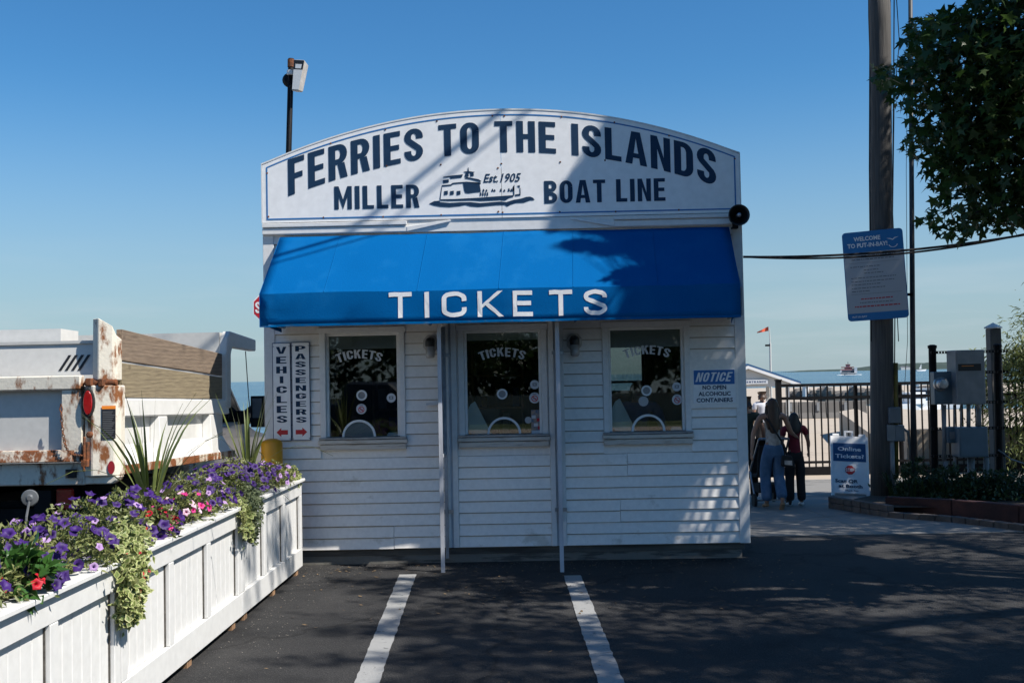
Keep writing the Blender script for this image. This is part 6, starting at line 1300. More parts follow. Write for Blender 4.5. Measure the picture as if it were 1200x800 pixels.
    mb.build('ears', 'skin', t, smooth=True, local=True)
    mb = MB()
    for sg in (-1, 1): mb.ball(hc_+sdir*sg*.019*s+fdir*.048*s+Vector((0, 0, .004*s)), .0065*s, 8)
    mb.build('eyes', 'black_ink', t, smooth=True, local=True)
    mb = MB(); mb.ball(hc_+fdir*.047*s-Vector((0, 0, .036*s)), (.016*s, .008*s, .005*s), 8); mb.build('mouth', 'red_dark', t, smooth=True, local=True)
    # clothes: shells a little wider than the body
    if 'top' in outfit:
        mt, sl, lng = outfit['top']; n2 = [(B['pel']+Vector((0, 0, (lng-.01)*s)), .092*s, .082*s), (B['wai'], .067*s*fem, .060*s), (B['che'], .080*s*fem, .067*s), (B['nek']-Vector((0, 0, .045*s)), .058*s*fem, .048*s)]; e2 = [(0, 1), (1, 2), (2, 3)]
        if sl >= 0:
            for sd in 'lr':
                b = len(n2); n2 += [(B[sd+'s'], .041*s*fem), (B[sd+'s'].lerp(B[sd+'e'], .55), .034*s)]; e2 += [(3, b), (b, b+1)]
                if sl > .5: n2 += [(B[sd+'e'], .03*s), (B[sd+'e'].lerp(B[sd+'w'], .85), .026*s)]; e2 += [(b+1, b+2), (b+2, b+3)]
        else:
            for sd in 'lr': b = len(n2); n2 += [(B[sd+'s']*.55+(B['nek']-Vector((0, 0, .03*s)))*.45, .026*s)]; e2 += [(3, b)]
        skin_mesh('shirt', n2, e2, mt, t)
    if 'pants' in outfit:
        mt, wdn = outfit['pants']; n2 = [(B['pel']+Vector((0, -.002*s, .085*s)), .070*s, .062*s), (B['pel']-Vector((0, .006*s, .015*s)), .088*s, .078*s)]; e2 = [(0, 1)]
        for sd in 'lr':
            b = len(n2); an = B[sd+'a']+Vector((0, 0, .005*s)); n2 += [(B[sd+'h']-Vector((0, 0, .03*s)), .060*s), (B[sd+'h'].lerp(B[sd+'k'], .55), .052*s*max(1, wdn)), (B[sd+'k'], .043*s*wdn), (B[sd+'k'].lerp(an, .5), .043*s*wdn), (an, .042*s*wdn)]; e2 += [(1, b), (b, b+1), (b+1, b+2), (b+2, b+3), (b+3, b+4)]
        skin_mesh('trousers', n2, e2, mt, t, root=1)
    n2 = []; 
    for sd in 'lr':
        heel = B[sd+'a']+(B[sd+'a']-B[sd+'t'])*.25; heel.z = B[sd+'a'].z-.02*s if heel.z > B[sd+'a'].z+.03*s else min(heel.z, B[sd+'a'].z)
        heel = B[sd+'a']+Vector((0, -.015*s, -.014*s)) if abs(B[sd+'t'].z-B[sd+'a'].z) < .06*s else B[sd+'a']+(B[sd+'a']-B[sd+'k']).normalized()*.02*s
        skin_mesh('shoe', [(heel, .026*s), (heel.lerp(B[sd+'t'], .5), .027*s, .02*s), (B[sd+'t']+(B[sd+'t']-heel).normalized()*.015*s, .022*s, .014*s)], [(0, 1), (1, 2)], outfit.get('shoe', 'black_ink'), t)
    hm, hl = hair; back = -fdir
    top_ = B['top']; n2 = [(top_+back*.012*s+Vector((0, 0, .012*s)), .040*s, .046*s), (hc_+back*.022*s+Vector((0, 0, .012*s)), .050*s, .050*s), (hc_+back*.034*s-Vector((0, 0, .03*s)), .050*s, .036*s)]; e2 = [(0, 1), (1, 2)]
    if hl:
        p = hc_+back*.038*s-Vector((0, 0, .06*s)); k = 4
        for i in range(1, k+1): u = i/k; n2.append((p+back*(.018*s*min(1, u*2))-Vector((0, 0, hl*s*u)), (.060-.022*u*u)*s, (.026-.008*u)*s)); e2.append((len(n2)-2, len(n2)-1))
        for sg in (-1, 1):
            b = len(n2); n2 += [(hc_+sdir*sg*.046*s+back*.01*s-Vector((0, 0, .03*s)), .017*s), (hc_+sdir*sg*.058*s+back*.03*s-Vector((0, 0, .03*s+hl*.45*s)), .02*s), (hc_+sdir*sg*.045*s+back*.058*s-Vector((0, 0, .05*s+hl*.85*s)), .012*s)]; e2 += [(1, b), (b, b+1), (b+1, b+2)]
    skin_mesh('hair', n2, e2, hm, t, root=1)
    return t, B
wp = G(908, 596.5); hw = (P(905, 461, wp.y).z-wp.z)*1.0
wt, WB = person('woman with long brown hair in a cream top and blue jeans pushing a stroller', (wp.x, wp.y, wp.z), R(4), hw,
    dict(le=(-.165, .02, .655), lw=(-.185, .0, .515), re=(.17, .03, .66), rw=(.235, .13, .625), lk=(-.06, .055, .285), la=(-.065, .0, .06), lt=(-.07, .08, .025), rk=(.045, .02, .29), ra=(.035, -.12, .095), rt=(.03, -.10, .012), top=(0, .005, .962)),
    dict(top=('cloth_cream', -1, -.015), pants=('denim', 1.18), shoe='foot_wood'), ('hair_brown', .21))
mb = MB(); s = hw; loc3 = lambda x, y, z: Vector((x, y, z))*s; mb.tube([loc3(-.075, .02, .80), loc3(-.05, -.062, .77), loc3(0, -.072, .68), loc3(.07, -.085, .56), loc3(.10, -.07, .47)], .012*s, 6, flat=.5); mb.tube([loc3(-.075, .02, .80), loc3(-.03, .075, .74), loc3(.05, .075, .62), loc3(.115, .0, .49)], .012*s, 6, flat=.5)
bg_ = thing('shoulder_bag', (wp.x, wp.y, wp.z), 'black crossbody bag hanging at the hip of the woman in jeans', 'bag', rz=R(4)); mb.build('strap', 'cloth_black', bg_, local=True)
mb = MB(); mb.hexa([loc3(.03, -.12, .38), loc3(.165, -.10, .355), loc3(.17, -.05, .355), (loc3(.04, -.07, .38))], [loc3(.045, -.115, .475), loc3(.135, -.095, .465), loc3(.14, -.055, .465), loc3(.05, -.075, .475)]); mb.build('pouch', 'cloth_black', bg_, local=True, bevel=.015)
mb = MB(); mb.hexa([loc3(.06, -.122, .395), loc3(.13, -.112, .385), loc3(.13, -.108, .385), loc3(.06, -.118, .395)], [loc3(.06, -.121, .43), loc3(.13, -.108, .425), loc3(.13, -.104, .425), loc3(.06, -.117, .43)]); mb.build('zip_pocket', 'box_light', bg_, local=True)
cp_ = G(933, 593); hc2 = (P(929, 479, cp_.y).z-cp_.z)
person('dark haired child in a red shirt and black trousers walking beside the woman', (cp_.x, cp_.y, cp_.z), R(2), hc2, dict(re=(.15, .02, .66), rw=(.17, .09, .57), lk=(-.05, .03, .285)), dict(top=('cloth_red', .3, -.02), pants=('cloth_black', 1.15), shoe='white_plastic'), ('hair_black', .12))
p3 = G(877, 590); h3 = P(879, 462, p3.y).z-p3.z
person('person in a dark green shirt and black trousers half hidden by the booth corner', (p3.x, p3.y, p3.z), R(-5), h3, dict(re=(.155, .03, .66), rw=(.165, .10, .55)), dict(top=('cloth_green', .3, -.03), pants=('cloth_black', 1.0), shoe='black_ink'), ('hair_brown', 0), female=False)
p4y = 27.0; p4 = P(893, 470, p4y); z4 = hz(p4y)
person('distant person in a white shirt walking beyond the gate', (p4.x, p4y, z4), R(10), (P(893, 457, p4y).z-z4), {}, dict(top=('cloth_white', .3, -.02), pants=('cloth_black', 1.05), shoe='black_ink'), ('hair_brown', 0), female=False)
ck = P(749, 470, 11.55)
person('ticket clerk with long dark hair in a blue shirt behind the right window', (ck.x, 11.62, .12), R(176), 1.72, dict(re=(.16, .08, .64), rw=(.05, .22, .60), le=(-.16, .08, .64), lw=(-.05, .22, .60), face=(0, 1, -.1)), dict(top=('cloth_blue', .8, .0), pants=('cloth_black', 1.0)), ('hair_black', .16))
# stroller pushed in front of the woman
st = thing('stroller', (wp.x+.05, wp.y+.62, hz(wp.y+.62)), 'black baby stroller mostly hidden in front of the woman in jeans', 'stroller', rz=R(4))
wm = MB(); wm.lathe([(.075, -.02), (.095, -.02), (.10, 0), (.095, .02), (.075, .02)], (0, 0, 0), (1, 0, 0), 16); wm.lathe([(.02, -.022), (.074, -.012), (.074, .012), (.02, .022)], (0, 0, 0), (1, 0, 0), 12); wm = wm.mesh('wheel', 'rubber')
for x, y in ((-.27, -.2), (.24, -.2), (-.22, .42), (.2, .42)): o = put('wheel', wm, st); o.location = (x, y, .10)
mb = MB()
for sg in (-1, 1): mb.tube([(sg*.25, -.2, .1), (sg*.24, .1, .5), (sg*.21, .45, .12)], .014, 6); mb.tube([(sg*.24, .42, .14), (sg*.24, .1, .5), (sg*.22, -.35, 1.0)], .014, 6)
mb.tube([(-.22, -.35, 1.0), (.22, -.35, 1.0)], .018, 8); mb.tube([(-.25, -.2, .1), (.25, -.2, .1)], .012, 6); mb.build('frame', 'steel', st, local=True)
mb = MB(); mb.hexa([(-.2, -.1, .42), (.2, -.1, .42), (.2, .28, .40), (-.2, .28, .40)], [(-.2, -.1, .47), (.2, -.1, .47), (.2, .3, .45), (-.2, .3, .45)]); mb.hexa([(-.2, -.14, .46), (.2, -.14, .46), (.2, -.10, .46), (-.2, -.10, .46)], [(-.2, -.26, .90), (.2, -.26, .90), (.2, -.21, .90), (-.2, -.21, .90)]); mb.build('seat', 'cloth_black', st, local=True, bevel=.015)
mb = MB(); n = 8
for i in range(n):
    t0, t1 = R(10+110*i/n), R(10+110*(i+1)/n); q = lambda t_, x: (x, -.18+.36*math.sin(t_)-.1, .72+.30*math.cos(t_)); mb.add([q(t0, -.22), q(t1, -.22), q(t1, .22), q(t0, .22)], [(0, 1, 2, 3)])
mb.build('canopy', 'cloth_black', st, local=True)
mb = MB(); mb.box(-.18, .18, -.15, .25, .20, .32); mb.build('basket', 'cloth_black', st, local=True)

# ================================================================== DOCK, HUT, FERRY, ISLANDS
HY = 52.0; hz0 = hz(HY)
pk, ev, gb = P(876, 426, HY), P(938, 447, HY), P(900, 453, HY)
t = thing('entrance_hut', (pk.x, HY, hz0), 'small white hut with a blue roof and an ENTRANCE sign beyond the gate', 'hut')
hwid = ev.x-pk.x; mb = MB(); mb.prism([(-hwid*.82, gb.z-pk.z), (hwid*.82, gb.z-pk.z), (hwid*.82, ev.z-pk.z+.02), (0, -.10), (-hwid*.82, ev.z-pk.z+.02)], (pk.x, HY+.06, pk.z), X3, Z3, -.08); mb.build('gable', 'house_wall', t)
for sg in (-1, 1):
    mb = MB(); a, b = Vector((pk.x, HY-.12, pk.z)), Vector((pk.x+sg*hwid, HY-.12, ev.z)); d5 = Vector((0, 5, 0)); u9 = Vector((0, 0, -.09)); mb.hexa([a+u9, b+u9, b+u9+d5, a+u9+d5], [a, b, b+d5, a+d5]); rf = mb.build('roof', 'roof_blue', t)
    mb = MB(); a2, b2 = a+Vector((0, -.02, -.1)), b+Vector((0, -.02, -.1)); mb.hexa([a2+u9*1.6, b2+u9*1.6, b2+u9*1.6+Vector((0, .03, 0)), a2+u9*1.6+Vector((0, .03, 0))], [a2, b2, b2+Vector((0, .03, 0)), a2+Vector((0, .03, 0))]); mb.build('fascia', 'boat_white', rf)
for x in (-.8, .8):
    mb = MB(); mb.box(pk.x+x*hwid*.95-.08, pk.x+x*hwid*.95+.08, HY+.05, HY+.2, hz0, gb.z); mb.box(pk.x+x*hwid*.95-.08, pk.x+x*hwid*.95+.08, HY+4.4, HY+4.55, hz0, gb.z+.3); mb.build('post', 'house_wall', t)
mb = MB(); mb.box(pk.x-hwid*.75, pk.x+hwid*.6, HY+4.2, HY+4.3, hz0, hz0+1.0); mb.build('rear_wall', 'foundation', t)
a, b = P(874, 450, HY), P(898, 444.5, HY); t = thing('entrance_sign', (b.x, HY-.03, b.z), 'grey ENTRANCE sign on the gable of the small hut', 'sign')
mb = MB(); mb.box(a.x-.5, b.x+.06, HY-.07, HY-.022, a.z, b.z); mb.build('panel', 'pale_grey', t)
mb = MB(); polys, wd = word('ENTRANCE', .14); letters(mb, polys, lambda x, y: (a.x+.03+(x/wd)*(b.x-a.x-.05), HY-.074, a.z+.06+y*(b.z-a.z-.12))); mb.build('lettering', 'frame_navy', t)
FYY = 58.0; a, b = P(903, 434, FYY), P(901.5, 384, FYY)
t = thing('flag_mast', (a.x, FYY, hz(FYY)), 'thin mast flying an orange pennant beyond the hut roof', 'mast')
mb = MB(); mb.tube([(a.x, FYY, hz(FYY)), a, P(902.5, 402, FYY)], .055, 8); mb.tube([P(902.5, 402, FYY), b], .03, 6); mb.build('pole', 'house_wall', t)
mb = MB(); c = P(900.5, 405, FYY); mb.box(c.x-.16, c.x+.06, FYY-.1, FYY+.1, c.z-.03, c.z+.07); mb.build('lamp', 'black_metal', t)
mb = MB(); r0, r1 = P(900.5, 385, FYY), P(887.5, 389.5, FYY)
for i in range(9):
    u = i/8; c = r0.lerp(r1, u); hh = .12*(1-u*.75); wv = .08*math.sin(u*7); mb.v += [(c.x, c.y+wv, c.z+hh), (c.x, c.y+wv+.02, c.z-hh)]
mb.f = [(2*i, 2*i+2, 2*i+3, 2*i+1) for i in range(8)]; mb.m = [0]*8; mb.build('pennant', 'flag_orange', t)
# concrete barriers, ramp wall and boulders
DZ = -1.075
by = 1250*2.93/56; a, b = P(905, 487, by), P(1018, 484, by)
n = 7; wdt = (b.x-a.x)/n
for i in range(n):
    x0 = a.x+i*wdt; t = thing('concrete_barrier', (x0, by, hz(by)), 'grey concrete barrier block across the dock behind the gate, %s from the left' % ORD[i], 'barrier', 'concrete barriers across the dock')
    mb = MB(); mb.prism([(0, 0), (.6, 0), (.45, .35), (.40, 1.02), (.2, 1.02), (.15, .35)], (x0, by, hz(by)), (0, 1, 0), Z3, wdt-.05); mb.build('block', 'concrete_grey', t, bevel=.02)
    if i in (1, 3, 5): mb = MB(); mb.box(x0+.4, x0+wdt-.6, by+.10, by+.14, hz(by)+.45, hz(by)+.95); mb.build('plate', 'box_light', t)
ry_ = 36.0
pa, pb2, pc = P(986, 482, 60), P(1022, 484, 60), P(1022, 510, 33)
t = thing('ramp_wall', (pa.x, 45, hz(45)), 'low sloping concrete ramp wall with a shaded face behind the gate', 'wall')
w0, w1 = G(984, 509), G(1024, 545); h0 = P(985, 482, w0.y).z; h1 = P(1024, 510, w1.y).z
mb = MB(); off = Vector((1.6, 3.0, 0)); mb.hexa([w0, w1, w1+off, w0+off], [Vector((w0.x, w0.y, h0)), Vector((w1.x, w1.y, h1)), Vector((w1.x, w1.y, h1))+off, Vector((w0.x, w0.y, h0))+off]); mb.build('wall_body', 'concrete', t)
rnd = random.Random(4)
bn_ = -1
for i in range(20):
    px = 930+i*8.6+rnd.uniform(-2, 2) if i < 11 else 1035+(i-11)*6.5; d_ = 1250*2.93/(463-(440.5-.02*(px-622))+2); v = P(px, 463, d_); r = rnd.uniform(.5, .85)
    if 1060 < px < 1068: continue
    bn_ += 1
    t = thing('boulder', (v.x, d_, DZ), 'dark boulder along the far edge of the dock, %s from the left' % ORD[bn_], 'boulder', 'boulders along the dock edge')
    mb = MB(); mb.ball((v.x, d_, DZ+r*.55), (r*rnd.uniform(.8, 1.2), r*.8, r*rnd.uniform(.75, 1.05)), 8); mb.v = [tuple(Vector(p)+Vector(p).normalized()*0+Vector((noise.noise(Vector(p)*1.3), noise.noise(Vector(p)*1.3+Vector((7, 0, 0))), noise.noise(Vector(p)*1.7+Vector((0, 9, 0)))))*r*.45) for p in mb.v]; mb.build('stone', 'rock', t)
for i, px in enumerate((944, 967, 999, 1075)):
    d_ = 118.0; v = P(px, 460, d_); t = thing('mooring_post', (v.x, d_, DZ), 'short white mooring post among the boulders, %s from the left' % ORD[i], 'mooring post', 'mooring posts on the dock'); mb = MB(); mb.lathe([(.36, 0), (.34, 1.1), (.40, 1.15), (.30, 1.35)], (v.x, d_, DZ), n=10); mb.build('shaft', 'boat_white', t)
def boat(px, py, d_, L_, lab, rot=0):
    v = P(px, py, d_); t = thing('small_boat', (v.x, d_, -2.0), lab, 'boat', rz=rot); mb = MB(); mb.hexa([(-L_*.42, -.8, -.2), (L_*.45, -.5, -.2), (L_*.45, .5, -.2), (-L_*.42, .8, -.2)], [(-L_*.5, -1.1, .9), (L_*.55, -.15, 1.2), (L_*.55, .15, 1.2), (-L_*.5, 1.1, .9)]); mb.build('hull', 'boat_white', t, local=True); mb = MB(); mb.box(-L_*.15, L_*.15, -.7, .7, .95, 1.9); mb.build('cabin', 'boat_white', t, local=True); mb = MB(); mb.box(-L_*.155, L_*.155, -.72, .72, 1.4, 1.75); mb.build('window_band', 'boat_dark', t, local=True)
boat(1068, 477, 88, 6, 'white motor boat moored in the basin right of the utility pole', .5); boat(1081, 470, 104, 7, 'white motor boat moored farther back in the dock basin', -.3)
def sailboat(px, d_, lab):
    v = P(px, 432, d_); t = thing('sailing_boat', (v.x, d_, -2), lab, 'boat'); mb = MB(); mb.hexa([(-6, -1.5, 0), (6, -1, 0), (6, 1, 0), (-6, 1.5, 0)], [(-7, -2, 2), (8, -.2, 2.4), (8, .2, 2.4), (-7, 2, 2)]); mb.build('hull', 'boat_white', t, local=True); mb = MB(); mb.prism([(-2.5, 3), (1, 3), (1, 10)], (0, 0, 0), X3, Z3, .15); mb.build('sail', 'boat_white', t, local=True)
sailboat(1079, 1500, 'white boat with a raised sail below the wooded island')
# ferry seen from the bow
fd = 800.0; v = P(995, 437.5, fd); px2m = fd/FPX
t = thing('ferry', (v.x, fd, -2.0), 'ferry with red upper deck seen head on approaching over the lake', 'ferry', rz=-math.atan2(v.x, fd)); f = px2m
def fb(nm, mt, *bx):
    mb = MB()
    for b in bx: mb.box(b[0]*f, b[1]*f, b[4] if len(b) > 4 else -6, b[5] if len(b) > 5 else 16, b[2]*f, b[3]*f)
    mb.build(nm, mt, t, local=True)
mb = MB(); mb.hexa([(-8.5*f, -8, -.3), (7*f, -8, -.3), (6*f, 26, -.3), (-7.5*f, 26, -.3)], [(-10*f, -10, 2.4*f), (9*f, -10, 2.4*f), (8*f, 28, 2.4*f), (-9*f, 28, 2.4*f)]); mb.build('hull', 'boat_white', t, local=True)
fb('car_deck', 'boat_dark', (-9.6, 6.5, 2.41, 5.2, -9, 20)); fb('ramp_house', 'boat_white', (5.9, 9, 2.42, 8.5, -9.5, 22), (-9.8, -7.8, 2.42, 5.4, -9.5, 22)); fb('bow_ramp', 'ink_grey', (-8, 2, 2.5, 4.2, -10.2, -9.6)); fb('passenger_deck', 'boat_red', (-9, 5.8, 5.6, 6.7, -8, 20)); fb('deck_rail', 'boat_white', (-9.2, 6, 5.25, 5.55, -8.5, 21)); fb('cabin', 'boat_white', (-5, 3.5, 6.75, 8.2, -5, 14)); fb('canopy', 'boat_red', (-8.5, 5.5, 8.25, 9.3, -7, 18)); fb('wheelhouse', 'boat_white', (-3.5, 1.5, 9.35, 11.6, -3, 3)); fb('wheelhouse_window', 'boat_dark', (-3.3, 1.3, 10.2, 11.2, -3.2, -3.05)); fb('wheelhouse_roof', 'boat_red', (-3.9, 1.9, 11.65, 12.3, -3.5, 3.5)); fb('mast', 'boat_dark', (-1.2, -.6, 12.3, 15.2, 0, .4))
mb = MB()
for i in range(40): x = rnd.uniform(-12, 13)*f; mb.ball((x, -11-abs(rnd.gauss(0, 2)), -.1), (rnd.uniform(.5, 1.6), .8, .35), 6)
o = mb.build('bow_wave', 'foam', t, local=True)
# islands: low wooded ridges rising from the lake
def island(name, lab, prof, d_, depth, seed):
    mb = MB(); idx = {}; rn = random.Random(seed); n = 90; m = 7; px0, px1 = prof[0][0], prof[-1][0]
    for i in range(n+1):
        px = px0+(px1-px0)*i/n
        for (xa, ya), (xb, yb) in zip(prof, prof[1:]):
            if xa <= px <= xb+1e-6: y = ya+(yb-ya)*(px-xa)/(xb-xa); break
        base = 440.5-.02*(px-622)+1.9; v = P(px, base-y, d_); h = max(.5, v.z+2)
        for j in range(m+1):
            u = j/m; prof_h = (0, .62, .85, .98, 1.0, .9, .6, 0)[j]; z = -2.2+h*prof_h*(1+.16*noise.noise((i*.9, j*1.1, seed)) if j else 1)
            idx[i, j] = len(mb.v); mb.v.append((v.x*(1+u*depth/d_), d_+u*depth, z))
    for i in range(n):
        for j in range(m): mb.f.append((idx[i, j], idx[i+1, j], idx[i+1, j+1], idx[i, j+1])); mb.m.append(0)
    return tag(mb.build(name, 'hill'), kind='structure')
island('wooded_island', '', [(908, .2), (925, 1.2), (940, 2.2), (965, 2.6), (985, 2.9), (1000, 3.6), (1020, 6.2), (1045, 7.6), (1075, 8.6), (1110, 9.2), (1150, 9), (1200, 8.6), (1270, 7.5), (1340, 2)], 3000, 500, 3)
for i, (px, lab) in enumerate(((1058, 'pale house on the island shore right of the wooden utility pole'), (1063, 'white house on the island shore beside the slim metal pole'))):
    v = P(px, 431, 2960); t = thing('shore_house', (v.x, 2960, -2), lab, 'house', 'houses on the island shore'); mb = MB(); mb.box(-7, 7, -5, 5, 0, 7); mb.build('wall', 'house_wall', t, local=True); mb = MB(); mb.prism([(-8, 7), (8, 7), (0, 11)], (0, 5, 0), X3, Z3, 10); mb.build('roof', 'roof_grey', t, local=True)

# ================================================================== TREES
OUT = [(1200, -60), (1128, -60), (1140, 0), (1112, 12), (1072, 24), (1055, 44), (1062, 56), (1054, 71), (1030, 76), (1014, 94), (1042, 112), (1054, 132), (1070, 150), (1058, 162), (1060, 178), (1076, 194), (1082, 206), (1095, 226), (1084, 246), (1070, 262), (1077, 282), (1102, 276), (1136, 282), (1162, 270), (1181, 272), (1200, 260), (1260, 250), (1260, -60)]
def inside(x, y, poly):
    c = False; n = len(poly)
    for i in range(n):
        (x1, y1), (x2, y2) = poly[i], poly[i-1]
        if (y1 > y) != (y2 > y) and x < (x2-x1)*(y-y1)/(y2-y1)+x1: c = not c
    return c
def spares(p, rn):
    """True where a leaf cluster may hang: pruned clear of the open view and of the places the sun reaches"""
    x, y = proj(p)
    if -40 < x < 1225 and -60 < y < 820:
        if not inside(x, y, OUT): return False
        if noise.noise((x*.035, y*.045, 12)) > .36+max(0, x-1080)*.0030: return False
    k = 10.66-p.y; wx, wz = p.x-2.15*k, p.z-2.87*k
    if k > 0 and 3.35 < wz < 4.65 and -3 < wx < 2.2:            # signboard
        return wx > .20+.62*max(0, wz-3.45)+.12*noise.noise((wx*2.2, wz*2.2, 1)) and noise.noise((wx*2.6-wz*2.6, wz*.8+wx*.5, 15)) < .40
    ta = (p.z-3.3-.813*(p.y-10.67))/3.683; v = (10.67-p.y-ta)/.775; ax_ = p.x-2.15*ta
    if ta > 0 and -.05 < v < 1.05 and -2.8 < ax_ < 2.1:          # awning slope
        lim = .50 if v < .42 else (1.15 if v < .68 else .80)
        return ax_ > lim+.42*noise.noise((ax_*2.2, v*5.5, 2)) and noise.noise((ax_*3.6, v*7.5, 8)) < .34
    k = 9.94-p.y; vx, vz = p.x-2.15*k, p.z-2.87*k
    if k > 0 and 2.3 < vz < 2.7 and -2.7 < vx < 2.0: return vx > .75+.35*noise.noise((vx*2-vz*3, 0, 3))
    k = 10.7-p.y; wx, wz = p.x-2.15*k, p.z-2.87*k
    if k > 0 and .0 < wz < 2.3 and .1 < wx < 2.3 and (wz < .95 or (wz > 1.8 and wx > 1.5)):      # lower wall, lit in slanting patches
        return noise.noise((wx*.9-wz*1.1, wz*3.6, 4)) > (.42 if wz < .95 else .1)
    if 1040 < x < 1225 and -60 < y < 300: return True
    k = (p.x+2.25)/2.15; py_, pz_ = p.y+k, p.z-2.87*k
    if k > 0 and 0 < pz_ < 1.2 and 3 < py_ < 10.4: return 8.2 < py_ < 10.0 and noise.noise((py_*3.2, pz_*.6, 6)) > .02
    gx, gy = p.x-.749*p.z, p.y+.348*p.z
    if gy > 18.0: return False
    if gx < -2.0 and gy < 10.2: return False
    if gx < -.95 and gy < 11: return gy > 6.9 and noise.noise((gx*.7, gy*2.6, 5)) > (-.02 if gy > 8.0 else .16)
    if 4.5 < gy < 8.3 and gx < 4: return noise.noise((gx*1.3, gy*3.5, 7)) < .50
    if gy < 10.6 and gx < 4: return noise.noise((gx*1.5, gy*4.5, 7)) < .24
    if gy >= 10.6: return noise.noise((gx*1.3, gy*1.8, 9)) < .42
    return True
LEAF = [(0, 0, 0), (.46, -.14, .02), (.30, .12, 0), (.60, .42, -.03), (.20, .44, .02), (0, 1.0, -.06), (-.22, .42, .02), (-.60, .38, -.03), (-.28, .12, 0), (-.44, -.16, .02)]
def add_leaf(mb, p, ax, nr, s_):
    sd = ax.cross(nr).normalized(); n = len(mb.v)
    mb.v += [tuple(p+sd*(x*s_)+ax*((y+.05)*s_)+nr*(z*s_)) for x, y, z in LEAF]
    mb.f.append(tuple(range(n, n+len(LEAF)))); mb.m.append(0)
def tree(label, base, blobs, ncl, seed, nleaf=26, size=.095, test=None, limbs=(), trunk=(.26, 4.5), group=None, name='maple_tree', leafmat='tree_leaf', narrow=False):
    rn = random.Random(seed); base = Vector(base); t = thing(name, base, label, 'tree', group); mb = MB(); cl = []
    tot = sum(b[2]*1.0 for b in blobs)
    for c, r, wgt in blobs:
        c = Vector(c)
        for i in range(int(ncl*wgt/tot)):
            d = rdir(rn); k = rn.uniform(.12, 1)**.45; p = c+Vector((d.x*r[0], d.y*r[1], d.z*r[2]))*k
            p += Vector((noise.noise(p*.5), noise.noise(p*.5+Vector((9, 0, 0))), noise.noise(p*.5+Vector((0, 9, 0)))))*.7
            if test and not test(p, rn): continue
            cl.append(p)
            for j in range(nleaf):
                q = p+Vector((rn.gauss(0, .20), rn.gauss(0, .20), rn.gauss(0, .14)))
                if test and not test(q, rn): continue
                ax = (rdir(rn)+Vector((0, 0, -.55))+(q-c).normalized()*.4).normalized(); nr = (rdir(rn)*.7+Vector((0, 0, .9))).normalized()
                if narrow: leaf_quads(mb, q, ax, nr, size*rn.uniform(.7, 1.3), size*.22)
                else: add_leaf(mb, q, ax, nr, size*rn.uniform(.6, 1.25))
    mb.build('crown', leafmat, t)
    mb = MB(); tr_, th = trunk; mb.tube([base+Vector((0, 0, -.3)), base+Vector((0, 0, .15)), base+Vector((.05, .0, th*.5)), base+Vector((0, .05, th))], [tr_*1.5, tr_*1.12, tr_*.9, tr_*.75], 14); mb.build('trunk', 'bark', t, smooth=True)
    top_ = base+Vector((0, .05, th-.1))
    for L_ in limbs:
        e = Vector(L_); m_ = top_.lerp(e, .5)+Vector((0, 0, .35)); mb = MB(); mb.tube([top_, m_, e], [tr_*.5, tr_*.33, tr_*.12], 9); mb.build('limb', 'bark', t, smooth=True)
    tw = MB()
    for p in cl[::2]:
        e = min((Vector(L_) for L_ in limbs), key=lambda q: (q-p).length) if limbs else top_
        s0 = e.lerp(top_, rn.uniform(0, .35))
        if test and not (test(s0.lerp(p, .6)+Vector((0, 0, .12)), rn) and test(s0.lerp(p, .3)+Vector((0, 0, .06)), rn)): continue
        tw.tube([s0, s0.lerp(p, .6)+Vector((0, 0, .12)), p], [.022, .012, .004], 4, cap=False)
    tw.build('twig', 'bark', t)
    return t
big = tree('tall dark maple whose shaded lower branches hang in at the upper right', (9.0, 7.2, 0), [((8.1, 6.3, 8.7), (5.6, 5.6, 5.4), 1.0), ((6.1, 8.5, 10.0), (1.9, 1.0, 1.8), .5), ((7.4, 8.1, 11.4), (1.5, 1.0, 1.5), .3), ((4.9, 9.1, 8.4), (1.3, .8, 1.2), .22), ((4.9, 9.1, 4.9), (2.2, 1.6, 1.9), .85), ((5.0, 9.0, 3.7), (1.6, 1.2, .9), .3), ((5.4, 8.2, 6.6), (2.6, 2.0, 1.8), .35), ((7.3, 1.6, 8.5), (4.2, 3.6, 4.2), .42)], 6200, 5, 26, .088, spares,
     limbs=[(4.6, 8.9, 5.0), (5.6, 9.2, 3.9), (5.2, 7.6, 7.6), (7.0, 4.0, 8.5), (10.5, 9.5, 8.8), (8.5, 6.6, 11.5), (7.2, 2.0, 8.4), (11.5, 5.0, 8.0)], trunk=(.30, 4.4))
tree('second shade tree standing beyond the right edge of the view', (12.6, 13.4, -.06), [((10.6, 13.0, 8.0), (4.6, 3.4, 4.8), 1), ((15.0, 14.0, 7.6), (3.8, 4.0, 4.4), .45)], 2300, 8, 24, .115, spares, limbs=[(10, 12.5, 7), (13.5, 15, 8), (15.5, 13.5, 8), (12.5, 12, 10)], trunk=(.28, 4))
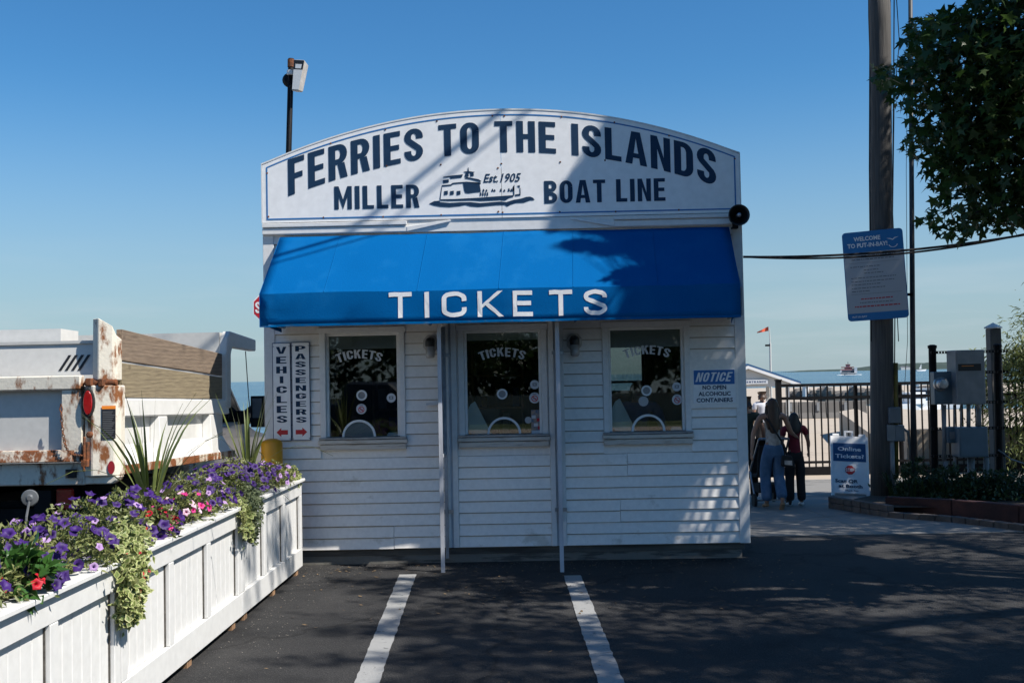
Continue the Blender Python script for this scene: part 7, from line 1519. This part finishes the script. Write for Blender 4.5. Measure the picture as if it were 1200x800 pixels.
# street trees behind the camera, which the window panes mirror
src = tree('street tree on the far side of the road behind the viewer, first of the row', (0, 0, 0), [((0, 0, 5.6), (4.2, 4.0, 3.8), 1), ((0, 0, 3.4), (3.4, 3.2, 1.6), .4)], 620, 12, 20, .17, None, limbs=[(2, 1, 6), (-2, 1, 6), (0, -2, 7), (1, 2, 8)], trunk=(.25, 3.0), group='street trees across the road')
src.location = (-13, -24, 0)
for i, (x, y, rz, sc_) in enumerate(((-3.5, -27, 1.3, 1.1), (5, -25, 2.6, .95), (14, -28, 4.0, 1.15), (-24, -27, 5.1, 1.1), (24, -26, .6, 1.0))): clone(src, (x, y, 0), rz, scale=(sc_, sc_, sc_), label='street tree on the far side of the road behind the viewer, %s of the row' % ORD[i+1])
sheet('far_pavement', 'concrete', [-60, 60], [-15, -12.4], lambda x, y: .05)
for i in range(12):
    x = -26+i*4.4; t = thing('garden_fence', (x, -18, 0), 'pale board fence panel across the road behind the viewer, %s from one end' % ORD[i], 'fence', 'pale fence panels across the road')
    mb = MB(); mb.box(x-.06, x+.06, -18.06, -17.94, 0, 1.25); mb.build('post', 'concrete', t); mb = MB(); mb.box(x+.06, x+4.34, -18.02, -17.98, .1, 1.15); mb.build('panel', 'concrete', t)
t = thing('pickup_truck', (-4.5, -11.2, 0), 'dark pickup parked across the road behind the viewer', 'truck'); mb = MB(); mb.prism([(-2.6, .45), (2.6, .45), (2.65, .9), (2.5, 1.05), (1.2, 1.12), (.5, 1.75), (-.7, 1.78), (-.95, 1.15), (-2.65, 1.15)], (-4.5, -10.3, 0), X3, Z3, -1.8); mb.build('body', 'boat_dark', t, bevel=.06)
for x in (-6.1, -2.8):
    for y in (-12.0, -10.4): mb = MB(); mb.lathe([(.2, 0), (.36, .02), (.38, .1), (.36, .2), (.2, .22)], (x, y, .38), (0, 1, 0), 18); mb.build('wheel', 'rubber', t)
mb = MB(); mb.prism([(.3, 1.2), (1.05, 1.2), (.45, 1.66), (-.6, 1.68), (-.75, 1.2)], (-4.5, -10.29, 0), X3, Z3, -.01); mb.build('side_window', 'steel', t)
for i in range(6):
    shrub('sky_block_shrub', 'tall dark evergreen mass added unseen behind the viewer to block low sky, %s from one end' % ORD[i], (-45+i*18, -36, 2.3), (10.5, 2.2, 3.2), 5600, .55, .34, 'bush_leaf', 300+i, cat='shrub', group='evergreens added to block low sky', stems=False)  # unseen row added to block the low sky and darken the pane reflections
# pale willow at the right edge
wv = P(1215, 500, 22); 
tree('pale sunlit willow at the right edge behind the concrete wall', (wv.x+.9, 22.5, hz(22)), [((wv.x+.9, 22.4, 1.6), (1.75, 1.6, 2.0), 1), ((wv.x-.1, 22.2, .8), (.9, .9, 1.2), .35), ((wv.x+.3, 22.2, 2.7), (1.0, .9, .9), .25)], 420, 31, 30, .15, None, limbs=[(wv.x, 22.3, 2.2), (wv.x+1.4, 22.4, 2.8), (wv.x+.5, 22, 1.4)], trunk=(.12, 1.2), name='willow_tree', leafmat='willow_leaf', narrow=True)
